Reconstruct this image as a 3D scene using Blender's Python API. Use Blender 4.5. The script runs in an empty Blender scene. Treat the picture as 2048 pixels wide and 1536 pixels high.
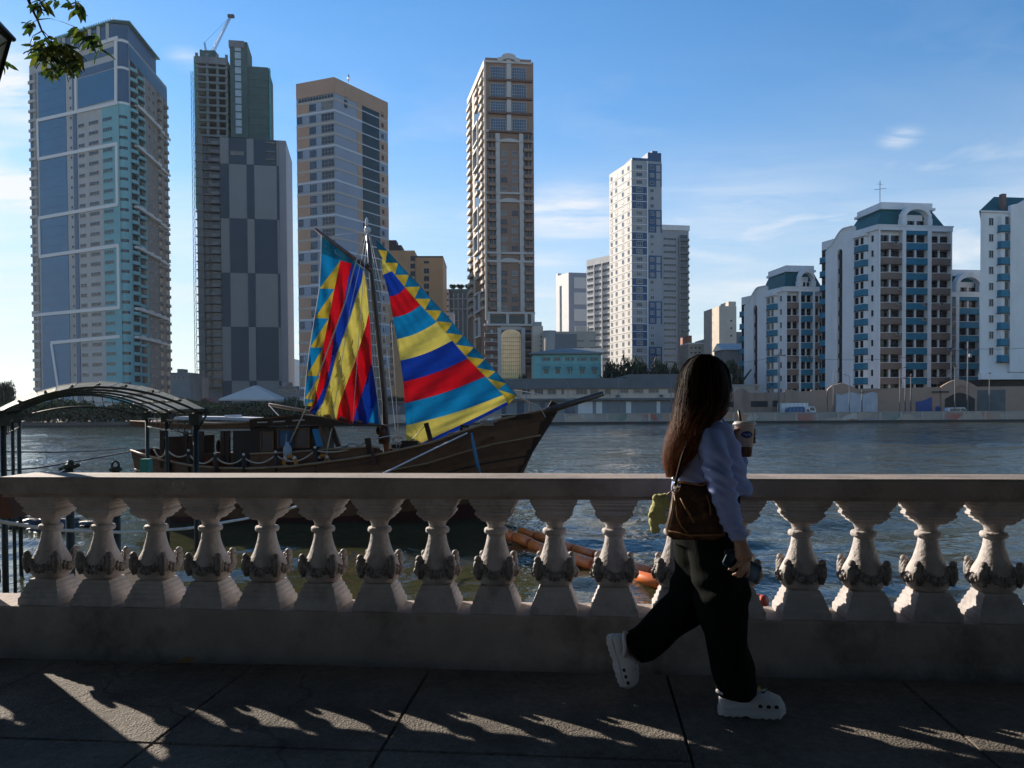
import bpy, bmesh, math, random
import numpy as np
from mathutils import Vector, Matrix, noise as mnoise
R = math.radians
random.seed(7)
rng = np.random.default_rng(7)
scene = bpy.context.scene
COL = scene.collection

# ---------------------------------------------------------------- camera
F = 1593.0; EYE = 1.36; PIT = R(1.15); ROLL = 0.006; CX = 1024.0; CY = 815 + F * math.tan(PIT)
cam_d = bpy.data.cameras.new('camera')
cam = bpy.data.objects.new('camera', cam_d); COL.objects.link(cam)
cam_d.sensor_width = 36.0; cam_d.lens = 36.0 * F / 2048.0
cam_d.shift_y = (CY - 768) / 2048.0
cam_d.clip_start = 0.05; cam_d.clip_end = 20000
cam.matrix_world = Matrix.Translation((0, 0, EYE)) @ Matrix.Rotation(math.pi / 2 - PIT, 4, 'X') @ Matrix.Rotation(-ROLL, 4, 'Z')
scene.camera = cam

# ---------------------------------------------------------------- light
SUN_AZ = R(-45.5)      # from straight ahead (+Y), negative = to the left
SUN_EL = R(22.2)
sun_dir = Vector((math.sin(SUN_AZ) * math.cos(SUN_EL), math.cos(SUN_AZ) * math.cos(SUN_EL), math.sin(SUN_EL)))
world = bpy.data.worlds.new('World'); scene.world = world; world.use_nodes = True
wt = world.node_tree; wn = wt.nodes; wl = wt.links; wn.clear()
w_out = wn.new('ShaderNodeOutputWorld'); w_bg = wn.new('ShaderNodeBackground')
w_bg.inputs['Strength'].default_value = 0.105
wl.new(w_bg.outputs[0], w_out.inputs[0])
sky = wn.new('ShaderNodeTexSky'); sky.sky_type = 'NISHITA'; sky.sun_disc = False
sky.sun_elevation = SUN_EL; sky.sun_rotation = SUN_AZ
sky.air_density = 1.0; sky.dust_density = 0.05; sky.ozone_density = 3.0; sky.altitude = 0

def wmath(op, a, b=None, c=None):
    n = wn.new('ShaderNodeMath'); n.operation = op
    for i, v in enumerate((a, b, c)):
        if v is None: continue
        if isinstance(v, (int, float)): n.inputs[i].default_value = v
        else: wl.new(v, n.inputs[i])
    return n.outputs[0]
def wramp(fac, stops):
    n = wn.new('ShaderNodeValToRGB'); e = n.color_ramp.elements
    while len(e) < len(stops): e.new(0.5)
    for i, (p, c) in enumerate(stops):
        e[i].position = p; e[i].color = (c, c, c, 1)
    wl.new(fac, n.inputs[0]); return n.outputs[0]
def wnoise(vec, scale, detail=6, rough=.55, dist=0.0):
    n = wn.new('ShaderNodeTexNoise'); n.inputs['Scale'].default_value = scale; n.inputs['Detail'].default_value = detail
    n.inputs['Roughness'].default_value = rough; n.inputs['Distortion'].default_value = dist
    wl.new(vec, n.inputs['Vector']); return n.outputs['Fac']
tc = wn.new('ShaderNodeTexCoord'); sep = wn.new('ShaderNodeSeparateXYZ'); wl.new(tc.outputs['Generated'], sep.inputs[0])
dx, dy, dz = sep.outputs
zc = wmath('ADD', wmath('MAXIMUM', dz, 0.0), 0.10)
comb = wn.new('ShaderNodeCombineXYZ')
wl.new(wmath('DIVIDE', dx, zc), comb.inputs[0]); wl.new(wmath('DIVIDE', dy, zc), comb.inputs[1])
cv = wn.new('ShaderNodeVectorMath'); cv.operation = 'ADD'; wl.new(comb.outputs[0], cv.inputs[0]); cv.inputs[1].default_value = (3.1, 7.7, 0)
cp = cv.outputs[0]
stretch = wn.new('ShaderNodeMapping'); stretch.inputs['Rotation'].default_value = (0, 0, R(25)); stretch.inputs['Scale'].default_value = (0.55, 1.5, 1)
wl.new(cp, stretch.inputs[0])
c1 = wramp(wnoise(stretch.outputs[0], 0.9, 9, .62, .6), [(.42, 0), (.70, 1)])
c2 = wramp(wnoise(cp, 1.9, 9, .55, .3), [(.52, 0), (.66, 1)])
cover = wramp(wnoise(cp, 0.42, 2, .5), [(.40, 0), (.62, 1)])
band = wramp(dz, [(.0, .75), (.10, 1.0), (.22, .9), (.30, .25), (.42, .05)])        # cloud belt low over the city
side = wramp(wmath('ADD', wmath('MULTIPLY', dx, 0.5), 0.5), [(.10, .88), (.55, .85), (.85, .66)])
cl = wmath('MULTIPLY', wmath('MULTIPLY', wmath('MAXIMUM', wmath('MULTIPLY', c1, .55), wmath('MULTIPLY', c2, cover)), band), side)
# single clouds where they stand over the city: (azimuth, elevation, half width, half height, strength) in degrees
azn = wmath('ARCTAN2', dx, dy); eln = wmath('ARCSINE', dz)
cn = wramp(wnoise(stretch.outputs[0], 3.2, 9, .6, .5), [(.36, 0), (.64, 1)])
for (a_, e_, w_, h_, k_) in ((-32.4, 18.8, 4.6, 2.0, 1.9), (-32.7, 13.4, 5.0, 1.9, 1.9), (-21.9, 22.0, 1.2, .6, .7), (4.4, 13.6, 4.6, 1.6, 1.25), (2.0, 10.5, 3.0, .8, .6), (16.5, 7.8, 9.0, .9, .75), (25.9, 16.7, 1.0, .5, 1.0), (-33, 7.5, 9, 4.0, .55), (16, 13.5, 9, 3.0, .35), (8.5, 15.0, 3.0, .6, .4), (-15, 12, 4, 3, .4), (30, 6, 8, 2.2, .5)):
    qa = wmath('MULTIPLY', wmath('SUBTRACT', azn, R(a_)), 1 / R(w_)); qe = wmath('MULTIPLY', wmath('SUBTRACT', eln, R(e_)), 1 / R(h_))
    g_ = wmath('POWER', 2.718, wmath('MULTIPLY', wmath('ADD', wmath('MULTIPLY', qa, qa), wmath('MULTIPLY', qe, qe)), -1.0))
    cl = wmath('MAXIMUM', cl, wmath('MULTIPLY', wmath('MULTIPLY', g_, k_), wmath('ADD', wmath('MULTIPLY', cn, .85), .15)))
cl = wmath('MINIMUM', cl, 0.9)
haze = wmath('MULTIPLY', wramp(dz, [(.0, .90), (.13, .74), (.23, .34), (.36, 0.0)]), side)
mixh = wn.new('ShaderNodeMix'); mixh.data_type = 'RGBA'
hsv = wn.new('ShaderNodeHueSaturation'); hsv.inputs['Saturation'].default_value = 1.22; wl.new(sky.outputs[0], hsv.inputs['Color'])
wl.new(haze, mixh.inputs[0]); wl.new(hsv.outputs[0], mixh.inputs[6]); mixh.inputs[7].default_value = (3.8, 4.15, 4.45, 1)
mixc = wn.new('ShaderNodeMix'); mixc.data_type = 'RGBA'
wl.new(cl, mixc.inputs[0]); wl.new(mixh.outputs[2], mixc.inputs[6]); mixc.inputs[7].default_value = (5.4, 5.5, 5.6, 1)
wl.new(mixc.outputs[2], w_bg.inputs[0])

sun_d = bpy.data.lights.new('sun', 'SUN'); sun_d.energy = 5.0; sun_d.angle = R(0.53); sun_d.color = (1.0, .88, .74)
sun = bpy.data.objects.new('sun', sun_d); COL.objects.link(sun)
sun.rotation_euler = sun_dir.to_track_quat('Z', 'Y').to_euler()
vs = scene.view_settings
scene.display_settings.display_device = 'sRGB'
vs.view_transform = 'Standard'; vs.look = 'None'; vs.gamma = 1.0; vs.exposure = 0.75; vs.use_curve_mapping = False
scene.cycles.max_bounces = 8; scene.cycles.transparent_max_bounces = 16
try: scene.cycles.use_denoising = True
except Exception: pass

# ---------------------------------------------------------------- photo pixel -> place
_rot = cam.matrix_world.to_3x3()
def ray(x, y):
    d = _rot @ Vector(((x - CX) / F, (CY - y) / F, -1.0)); return d / d.y
def at(x, y, Y): return Vector((0, 0, EYE)) + ray(x, y) * Y
def on_z(x, y, z):
    d = ray(x, y); return Vector((0, 0, EYE)) + d * ((z - EYE) / d.z)
def on_plane(x, y, p, n):
    d = ray(x, y); o = Vector((0, 0, EYE)); n = Vector(n); return o + d * ((Vector(p) - o).dot(n) / d.dot(n))
WATER = -2.2

# ---------------------------------------------------------------- object helpers
def setp(o, label=None, cat=None, group=None, kind=None):
    if label: o['label'] = label
    if cat: o['category'] = cat
    if group: o['group'] = group
    if kind: o['kind'] = kind
    return o
def thing(name, label, cat, loc=(0, 0, 0), rz=0.0, group=None):
    o = bpy.data.objects.new(name, None); COL.objects.link(o); o.empty_display_size = .2
    o.location = loc; o.rotation_euler = (0, 0, rz)
    return setp(o, label, cat, group)
def obj(name, me, parent=None, loc=None, rz=None):
    o = bpy.data.objects.new(name, me); COL.objects.link(o)
    if parent is not None: o.parent = parent
    if loc is not None: o.location = loc
    if rz is not None: o.rotation_euler = (0, 0, rz)
    return o
def dup_tree(o, loc=None, rz=None, label=None, parent=None):
    c = o.copy(); COL.objects.link(c)
    if parent is not None: c.parent = parent
    if loc is not None: c.location = loc
    if rz is not None: c.rotation_euler[2] = rz
    if label: c['label'] = label
    for ch in list(o.children): dup_tree(ch, parent=c)
    return c

class MB:
    """collects faces; build() links them as one mesh object"""
    def __init__(s): s.v = []; s.f = []; s.m = []; s.sm = []
    def add(s, vs, fs, mi=0, sm=False):
        k = len(s.v); s.v.extend([tuple(p) for p in vs])
        for f in fs: s.f.append(tuple(i + k for i in f)); s.m.append(mi); s.sm.append(sm)
        return s
    def box(s, x0, x1, y0, y1, z0, z1, mi=0, M=None):
        vs = [(x, y, z) for z in (z0, z1) for y in (y0, y1) for x in (x0, x1)]
        if M is not None: vs = [M @ Vector(p) for p in vs]
        return s.add(vs, [(0, 2, 3, 1), (4, 5, 7, 6), (0, 1, 5, 4), (1, 3, 7, 5), (3, 2, 6, 7), (2, 0, 4, 6)], mi)
    def beam(s, a, b, w, h=None, mi=0, up=(0, 0, 1)):
        a = Vector(a); b = Vector(b); h = h or w; d = (b - a); L = d.length
        if L < 1e-6: return s
        d /= L; upv = Vector(up)
        if abs(d.dot(upv)) > .97: upv = Vector((1, 0, 0))
        x = d.cross(upv).normalized(); z = x.cross(d)
        vs = [p + x * (sx * w / 2) + z * (sz * h / 2) for p in (a, b) for sz in (-1, 1) for sx in (-1, 1)]
        return s.add(vs, [(0, 1, 3, 2), (4, 6, 7, 5), (0, 4, 5, 1), (1, 5, 7, 3), (3, 7, 6, 2), (2, 6, 4, 0)], mi)
    def prism(s, poly, z0, z1, mi=0, M=None):
        n = len(poly); vs = [(p[0], p[1], z0) for p in poly] + [(p[0], p[1], z1) for p in poly]
        if M is not None: vs = [M @ Vector(p) for p in vs]
        fs = [(i, (i + 1) % n, n + (i + 1) % n, n + i) for i in range(n)] + [tuple(range(n))[::-1], tuple(range(n, 2 * n))]
        return s.add(vs, fs, mi)
    def tube(s, pts, r, n=6, mi=0, sm=True, cap=True, closed=False):
        pts = [Vector(p) for p in pts]; m = len(pts)
        if not hasattr(r, '__len__'): r = [r] * m
        rings = []; prev = None
        for i, p in enumerate(pts):
            if closed: t = pts[(i + 1) % m] - pts[i - 1]
            else: t = pts[min(i + 1, m - 1)] - pts[max(i - 1, 0)]
            t.normalize()
            if prev is None:
                a = Vector((0, 0, 1)) if abs(t.z) < .9 else Vector((1, 0, 0))
                x = t.cross(a).normalized()
            else:
                x = (prev - t * prev.dot(t)); x = x.normalized() if x.length > 1e-6 else t.orthogonal().normalized()
            prev = x; y = t.cross(x)
            rings.append([p + (x * math.cos(2 * math.pi * k / n) + y * math.sin(2 * math.pi * k / n)) * r[i] for k in range(n)])
        vs = [q for ring in rings for q in ring]
        fs = []
        for i in range(m if closed else m - 1):
            j = (i + 1) % m
            for k in range(n): fs.append((i * n + k, i * n + (k + 1) % n, j * n + (k + 1) % n, j * n + k))
        if cap and not closed: fs += [tuple(range(n))[::-1], tuple(range((m - 1) * n, m * n))]
        return s.add(vs, fs, mi, sm)
    def lathe(s, prof, n=16, c=(0, 0, 0), mi=0, sm=True, M=None):
        vs = [(c[0] + r * math.cos(2 * math.pi * k / n), c[1] + r * math.sin(2 * math.pi * k / n), c[2] + z) for r, z in prof for k in range(n)]
        if M is not None: vs = [M @ Vector(p) for p in vs]
        m = len(prof); fs = [(i * n + k, i * n + (k + 1) % n, (i + 1) * n + (k + 1) % n, (i + 1) * n + k) for i in range(m - 1) for k in range(n)]
        fs += [tuple(range(n))[::-1], tuple(range((m - 1) * n, m * n))]
        return s.add(vs, fs, mi, sm)
    def sqlathe(s, prof, c=(0, 0, 0), mi=0):
        """square cross sections stacked: prof = [(half width, z)]"""
        vs = [(c[0] + sx * r, c[1] + sy * r, c[2] + z) for r, z in prof for sx, sy in ((-1, -1), (1, -1), (1, 1), (-1, 1))]
        m = len(prof); fs = [(i * 4 + k, i * 4 + (k + 1) % 4, (i + 1) * 4 + (k + 1) % 4, (i + 1) * 4 + k) for i in range(m - 1) for k in range(4)]
        fs += [(3, 2, 1, 0), tuple(range((m - 1) * 4, m * 4))]
        return s.add(vs, fs, mi)
    def loft(s, rings, mi=0, sm=True, cap=True, closed_ring=True):
        n = len(rings[0]); vs = [q for ring in rings for q in ring]; fs = []
        for i in range(len(rings) - 1):
            for k in range(n if closed_ring else n - 1):
                fs.append((i * n + k, i * n + (k + 1) % n, (i + 1) * n + (k + 1) % n, (i + 1) * n + k))
        if cap and closed_ring: fs += [tuple(range(n))[::-1], tuple(range((len(rings) - 1) * n, len(rings) * n))]
        return s.add(vs, fs, mi, sm)
    def ball(s, c, r, mi=0, n=8, m=6, M=None, sq=(1, 1, 1)):
        prof = [(max(1e-4, math.sin(math.pi * i / m)) * r, -math.cos(math.pi * i / m) * r) for i in range(m + 1)]
        vs = [(c[0] + sq[0] * q * math.cos(2 * math.pi * k / n), c[1] + sq[1] * q * math.sin(2 * math.pi * k / n), c[2] + sq[2] * z) for q, z in prof for k in range(n)]
        if M is not None: vs = [M @ Vector(p) for p in vs]
        fs = [(i * n + k, i * n + (k + 1) % n, (i + 1) * n + (k + 1) % n, (i + 1) * n + k) for i in range(m) for k in range(n)]
        return s.add(vs, fs, mi, True)
    def mesh(s, name, mats):
        me = bpy.data.meshes.new(name); me.from_pydata(s.v, [], s.f)
        if not isinstance(mats, (list, tuple)): mats = [mats]
        for m in mats: me.materials.append(m)
        if len(mats) > 1: me.polygons.foreach_set('material_index', s.m)
        me.polygons.foreach_set('use_smooth', s.sm)
        me.update(); return me
    def build(s, name, mats, parent=None, loc=None, rz=None):
        return obj(name, s.mesh(name, mats), parent, loc, rz)

# ---------------------------------------------------------------- materials
_mats = {}
def mat(name, col, rough=.7, var=.12, scale=3.0, bump=0.0, bscale=30.0, metal=0.0, spec=.4, stain=0.0, sscale=.6, stain_col=None, trans=None, streak=False):
    """procedural paint/stone/wood: base colour with noise, optional stains and relief"""
    if name in _mats: return _mats[name]
    m = bpy.data.materials.new(name); m.use_nodes = True; _mats[name] = m
    nt = m.node_tree; n = nt.nodes; l = nt.links; b = n['Principled BSDF']
    b.inputs['Roughness'].default_value = rough; b.inputs['Metallic'].default_value = metal
    b.inputs['Specular IOR Level'].default_value = spec
    tcn = n.new('ShaderNodeTexCoord')
    oin = n.new('ShaderNodeObjectInfo'); ors = n.new('ShaderNodeMath'); ors.operation = 'MULTIPLY'; ors.inputs[1].default_value = 61.0; l.new(oin.outputs['Random'], ors.inputs[0])
    oad = n.new('ShaderNodeVectorMath'); oad.operation = 'ADD'; l.new(tcn.outputs['Object'], oad.inputs[0]); l.new(ors.outputs[0], oad.inputs[1]); vec = oad.outputs[0]
    nz = n.new('ShaderNodeTexNoise'); nz.inputs['Scale'].default_value = scale; nz.inputs['Detail'].default_value = 6; nz.inputs['Roughness'].default_value = .6
    l.new(vec, nz.inputs['Vector'])
    mp = n.new('ShaderNodeMapRange'); mp.inputs[1].default_value = .25; mp.inputs[2].default_value = .75; mp.inputs[3].default_value = 1 - var; mp.inputs[4].default_value = 1 + var
    l.new(nz.outputs['Fac'], mp.inputs[0])
    mul = n.new('ShaderNodeMix'); mul.data_type = 'RGBA'; mul.blend_type = 'MULTIPLY'; mul.inputs[0].default_value = 1
    mul.inputs[6].default_value = (*col, 1); l.new(mp.outputs[0], mul.inputs[7]); out = mul.outputs[2]
    if stain:
        n2 = n.new('ShaderNodeTexNoise'); n2.inputs['Scale'].default_value = sscale; n2.inputs['Detail'].default_value = 8; n2.inputs['Roughness'].default_value = .7
        if streak:
            mpp = n.new('ShaderNodeMapping'); mpp.inputs['Scale'].default_value = (1, 1, .12); l.new(vec, mpp.inputs[0]); l.new(mpp.outputs[0], n2.inputs['Vector'])
        else: l.new(vec, n2.inputs['Vector'])
        rp = n.new('ShaderNodeMapRange'); rp.inputs[1].default_value = .5; rp.inputs[2].default_value = .72; rp.inputs[3].default_value = 0; rp.inputs[4].default_value = stain
        l.new(n2.outputs['Fac'], rp.inputs[0])
        mx = n.new('ShaderNodeMix'); mx.data_type = 'RGBA'; l.new(rp.outputs[0], mx.inputs[0]); l.new(out, mx.inputs[6])
        sc_ = stain_col or tuple(c * .35 for c in col); mx.inputs[7].default_value = (*sc_, 1); out = mx.outputs[2]
    l.new(out, b.inputs['Base Color'])
    if bump:
        nb = n.new('ShaderNodeTexNoise'); nb.inputs['Scale'].default_value = bscale; nb.inputs['Detail'].default_value = 5; l.new(vec, nb.inputs['Vector'])
        bp = n.new('ShaderNodeBump'); bp.inputs['Strength'].default_value = min(1, bump); bp.inputs['Distance'].default_value = .01 if bscale > 8 else .05
        l.new(nb.outputs['Fac'], bp.inputs['Height']); l.new(bp.outputs[0], b.inputs['Normal'])
    if trans:
        tr = n.new('ShaderNodeBsdfTranslucent'); l.new(out, tr.inputs[0])
        ms = n.new('ShaderNodeMixShader'); ms.inputs[0].default_value = trans
        l.new(b.outputs[0], ms.inputs[1]); l.new(tr.outputs[0], ms.inputs[2]); l.new(ms.outputs[0], n['Material Output'].inputs[0])
    return m
def glass_mat(name, col, rough=.08, spec=.5, metal=0.0):
    return mat(name, col, rough=rough, var=.25, scale=.35, spec=spec, metal=metal)
# ================================================================ PROMENADE
BAL_RZ = math.atan(-0.095); BAL_O = Vector((0, 4.385, 0))
BALM = Matrix.Translation(BAL_O) @ Matrix.Rotation(BAL_RZ, 4, 'Z')

def stone_ground(name, col):
    m = bpy.data.materials.new(name); m.use_nodes = True; nt = m.node_tree; n = nt.nodes; l = nt.links; b = n['Principled BSDF']
    tcn = n.new('ShaderNodeTexCoord'); v = tcn.outputs['Object']
    oi = n.new('ShaderNodeObjectInfo')
    addv = n.new('ShaderNodeVectorMath'); addv.operation = 'ADD'; l.new(v, addv.inputs[0])
    geo = n.new('ShaderNodeNewGeometry'); v = geo.outputs['Position']
    big = n.new('ShaderNodeTexNoise'); big.inputs['Scale'].default_value = 1.3; big.inputs['Detail'].default_value = 8; big.inputs['Roughness'].default_value = .65; l.new(v, big.inputs['Vector'])
    fine = n.new('ShaderNodeTexVoronoi'); fine.inputs['Scale'].default_value = 95; l.new(v, fine.inputs['Vector'])
    mid = n.new('ShaderNodeTexNoise'); mid.inputs['Scale'].default_value = 26; mid.inputs['Detail'].default_value = 6; mid.inputs['Roughness'].default_value = .75; l.new(v, mid.inputs['Vector'])
    cr = n.new('ShaderNodeTexVoronoi'); cr.feature = 'DISTANCE_TO_EDGE'; cr.inputs['Scale'].default_value = .55
    wob = n.new('ShaderNodeTexNoise'); wob.inputs['Scale'].default_value = 2.2; wob.inputs['Detail'].default_value = 6; l.new(v, wob.inputs['Vector'])
    wmx = n.new('ShaderNodeMix'); wmx.data_type = 'VECTOR'; wmx.inputs[0].default_value = .35; l.new(v, wmx.inputs[4]); l.new(wob.outputs['Color'], wmx.inputs[5]); l.new(wmx.outputs[1], cr.inputs['Vector'])
    crr = n.new('ShaderNodeMapRange'); crr.inputs[1].default_value = 0; crr.inputs[2].default_value = .006; crr.inputs[3].default_value = .55; crr.inputs[4].default_value = 1; l.new(cr.outputs['Distance'], crr.inputs[0])
    r1 = n.new('ShaderNodeMapRange'); r1.inputs[1].default_value = .3; r1.inputs[2].default_value = .7; r1.inputs[3].default_value = .38; r1.inputs[4].default_value = 1.4; l.new(big.outputs['Fac'], r1.inputs[0])
    r2 = n.new('ShaderNodeMapRange'); r2.inputs[1].default_value = .25; r2.inputs[2].default_value = .75; r2.inputs[3].default_value = .6; r2.inputs[4].default_value = 1.4; l.new(mid.outputs['Fac'], r2.inputs[0])
    m1 = n.new('ShaderNodeMath'); m1.operation = 'MULTIPLY'; l.new(r1.outputs[0], m1.inputs[0]); l.new(r2.outputs[0], m1.inputs[1])
    m2 = n.new('ShaderNodeMath'); m2.operation = 'MULTIPLY'; l.new(m1.outputs[0], m2.inputs[0]); l.new(crr.outputs[0], m2.inputs[1])
    mul = n.new('ShaderNodeMix'); mul.data_type = 'RGBA'; mul.blend_type = 'MULTIPLY'; mul.inputs[0].default_value = 1; mul.inputs[6].default_value = (*col, 1); l.new(m2.outputs[0], mul.inputs[7])
    l.new(mul.outputs[2], b.inputs['Base Color']); b.inputs['Roughness'].default_value = .82; b.inputs['Specular IOR Level'].default_value = .35
    h = n.new('ShaderNodeMath'); h.operation = 'MULTIPLY_ADD'; l.new(mid.outputs['Fac'], h.inputs[0]); h.inputs[1].default_value = 1.6; l.new(fine.outputs['Distance'], h.inputs[2])
    h2 = n.new('ShaderNodeMath'); h2.operation = 'MULTIPLY_ADD'; l.new(crr.outputs[0], h2.inputs[0]); h2.inputs[1].default_value = 1.2; l.new(h.outputs[0], h2.inputs[2])
    bp = n.new('ShaderNodeBump'); bp.inputs['Strength'].default_value = .9; bp.inputs['Distance'].default_value = .012; l.new(h2.outputs[0], bp.inputs['Height']); l.new(bp.outputs[0], b.inputs['Normal'])
    return m
M_PAVE = stone_ground('paving_stone', (.18, .16, .14))
M_JOINT = mat('joint_soil', (.085, .078, .07), rough=.95, var=.4, scale=20)
M_STONE = mat('balustrade_stone', (.46, .425, .41), rough=.75, var=.2, scale=7, bump=.8, bscale=42, stain=.75, sscale=4.5, stain_col=(.19, .17, .16))
M_RAIL = mat('rail_stone', (.33, .285, .26), rough=.72, var=.2, scale=5, bump=.5, bscale=45, stain=.7, sscale=2.6, stain_col=(.10, .085, .075))
M_PLINTH = mat('plinth_stone', (.37, .31, .275), rough=.85, var=.22, scale=4, bump=.8, bscale=30, stain=.9, sscale=1.7, stain_col=(.10, .085, .075))
M_GARLAND = mat('garland_bronze_paint', (.22, .20, .19), rough=.6, var=.6, scale=40, spec=.6, bump=.4, bscale=120)

pave = thing('promenade', None, None); setp(pave, kind='structure')
sub = MB(); sub.box(-60, 60, -60, -.30, -.35, -.03); sub.box(-60, 60, -.299, .22, -.36, -.07); sub.build('paving_bed', M_JOINT, pave, BAL_O, BAL_RZ)
jx = [-9.0, -7.8, -6.7, -5.6, -4.55, -3.5, -2.45, -1.36, -.41, .81, 1.95, 3.1, 4.3, 5.5, 6.7, 7.9]
jy = [-.285, -1.29, -2.45, -3.6, -4.8, -6.0]
for i in range(len(jx) - 1):
    for j in range(len(jy) - 1):
        off = 0 if j == 0 else (.0 if j % 2 else .35)
        x0, x1 = jx[i] + .0026 + off, jx[i + 1] - .0026 + off; y0, y1 = jy[j + 1] + .0026, jy[j] - .0026
        mb = MB(); t = [random.uniform(-.004, .003) for _ in range(4)]
        e = .006
        cs = [(x0, y0), (x1, y0), (x1, y1), (x0, y1)]
        ins = [(x0 + e, y0 + e), (x1 - e, y0 + e), (x1 - e, y1 - e), (x0 + e, y1 - e)]
        vs = [(*c, -.03) for c in cs] + [(*c, -.012) for c in cs] + [(*c, t[k]) for k, c in enumerate(ins)]
        fs = [(0, 1, 5, 4), (1, 2, 6, 5), (2, 3, 7, 6), (3, 0, 4, 7), (4, 5, 9, 8), (5, 6, 10, 9), (6, 7, 11, 10), (7, 4, 8, 11), (8, 9, 10, 11)]
        mb.add(vs, fs); mb.build('paving_slab', M_PAVE, pave, BAL_O, BAL_RZ)
# rest of the promenade behind the camera and to the sides
far = MB(); far.box(-60, -9.0, -6.0, -.285, -.03, -.004); far.box(8.3, 60, -6.0, -.285, -.03, -.004); far.box(-60, 60, -60, -6.0, -.03, -.004)
far.build('paving_sheet', M_PAVE, pave, BAL_O, BAL_RZ)

quay = MB(); quay.box(-60, 60, -.16, .17, -6, -.06); q = quay.build('quay_wall', mat('quay_stone', (.12, .11, .10), rough=.9, var=.3, scale=2, bump=.6, bscale=12, stain=.7, sscale=1.1), None, BAL_O, BAL_RZ)
setp(q, kind='structure')

# ---------------------------------------------------------------- balustrade
bal = thing('balustrade', 'grey stone balustrade with vase shaped balusters along the riverside promenade', 'balustrade', BAL_O, BAL_RZ)
def slab_mb(prof, x0, x1, seg=.5, jit=.0015):
    """a long moulding: prof = [(y, z)] closed, swept in x with a little unevenness"""
    mb = MB(); n = max(2, int((x1 - x0) / seg)); rings = []
    for i in range(n + 1):
        x = x0 + (x1 - x0) * i / n
        rings.append([(x, y + random.uniform(-jit, jit), z + random.uniform(-jit, jit)) for y, z in prof])
    return mb.loft(rings, sm=False)
plinth_prof = [(-.155, -.16), (-.155, .02), (-.150, .235), (-.143, .248), (.143, .25), (.155, .24), (.155, -.16)]
slab_mb(plinth_prof, -14, 14).build('plinth', M_PLINTH, bal)
rail_prof = [(-.140, .868), (-.140, .886), (-.166, .889), (-.167, .972), (-.156, .984), (0, .987), (.156, .984), (.167, .972), (.167, .889), (.140, .886), (.140, .868)]
slab_mb(rail_prof, -2.90, 9.5).build('top_rail', M_RAIL, bal)
slab_mb(rail_prof, -9.0, -3.33).build('top_rail', M_RAIL, bal)
mb = MB(); mb.sqlathe([(.065, .25), (.065, .86), (.075, .88), (.075, .98), (.02, 1.02)]); mb.build('end_post', M_STONE, bal, (-3.18, 0, 0))
# baluster
bb = MB()
bb.sqlathe([(.124, .247), (.124, .284), (.118, .292), (.114, .296), (.112, .312), (.109, .317), (.104, .321), (.102, .337), (.099, .342), (.095, .346), (.093, .362), (.089, .367), (.084, .371), (.080, .388)])
bb.lathe([(.066, .384), (.084, .390), (.101, .406), (.112, .430), (.115, .455), (.110, .482), (.099, .508), (.086, .532), (.074, .557), (.064, .587), (.055, .618), (.050, .65), (.0475, .668)], 28)
bb.lathe([(.046, .665), (.062, .668), (.0665, .676), (.0665, .688), (.062, .696), (.046, .70)], 24)
bb.lathe([(.0455, .697), (.046, .712), (.052, .728), (.062, .740), (.07, .746)], 24)
bb.sqlathe([(.058, .738), (.072, .748), (.074, .756), (.088, .764), (.09, .773), (.101, .780), (.101, .792), (.095, .796), (.097, .806), (.108, .816), (.109, .826), (.121, .838), (.121, .846), (.127, .852), (.127, .872)])
def weathered(seed):
    # the same casting with worn edges and small chips of its own
    keep = bb.v; o3 = Vector((seed * 5.3, seed * 2.1, 0)); bb.v = []
    for p in keep:
        v = Vector(p); d = .0022 * mnoise.noise(v * 14 + o3); ch = mnoise.noise(v * 9 - o3)
        k = 1 + (d - (.010 * (ch - .45) if ch > .45 else 0)) / max(.04, math.hypot(v.x, v.y)); bb.v.append((v.x * k, v.y * k, v.z + .0015 * mnoise.noise(v * 10 + o3)))
    me = bb.mesh('baluster', M_STONE); bb.v = keep; return me
me_bals = [weathered(q) for q in range(6)]
gg = MB()
def bowl_r(z):
    return float(np.interp(z, [.392, .41, .432, .455, .48, .505, .53, .555], [.086, .104, .113, .115, .110, .099, .087, .075]))
for k in range(4):
    a0 = math.pi / 4 + k * math.pi / 2
    ca, sa = math.cos(a0), math.sin(a0)
    rr = .112
    gg.ball((ca * (rr + .012), sa * (rr + .012), .535), .021, n=8, m=6)
    gg.tube([(ca * (rr + .008), sa * (rr + .008), .54), (ca * (rr + .018), sa * (rr + .018), .515), (ca * (rr + .016), sa * (rr + .016), .47), (ca * (rr + .006), sa * (rr + .006), .425)], [.010, .019, .022, .013], 8)
    for dd in (-.16, .16):
        c2, s2 = math.cos(a0 + dd), math.sin(a0 + dd)
        gg.tube([(c2 * (rr - .004), s2 * (rr - .004), .53), (c2 * (rr + .010), s2 * (rr + .010), .50), (c2 * (rr + .010), s2 * (rr + .010), .445)], [.008, .012, .010], 6)
    for q in range(1, 8):
        t = q / 8; a = a0 + t * math.pi / 2; z = .505 - .052 * math.sin(math.pi * t); r = bowl_r(z) + .002
        gg.ball((math.cos(a) * r, math.sin(a) * r, z), .0155 + .005 * (q % 2), n=7, m=5)
        gg.ball((math.cos(a + .06) * r, math.sin(a + .06) * r, z + .017), .0105, n=6, m=4)
        gg.ball((math.cos(a + .03) * r, math.sin(a + .03) * r, z - .018), .0105, n=6, m=4)
me_gar = gg.mesh('garland', M_GARLAND)
for i in range(-5, 21):
    x = -2.715 + i * .3275
    if i in (-1, -2): continue
    if i < 0: x += .33
    o = obj('baluster', me_bals[i % 6], bal, (x + random.uniform(-.006, .006), random.uniform(-.003, .003), 0), random.uniform(-.045, .045))
    obj('garland', me_gar, o)
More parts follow.
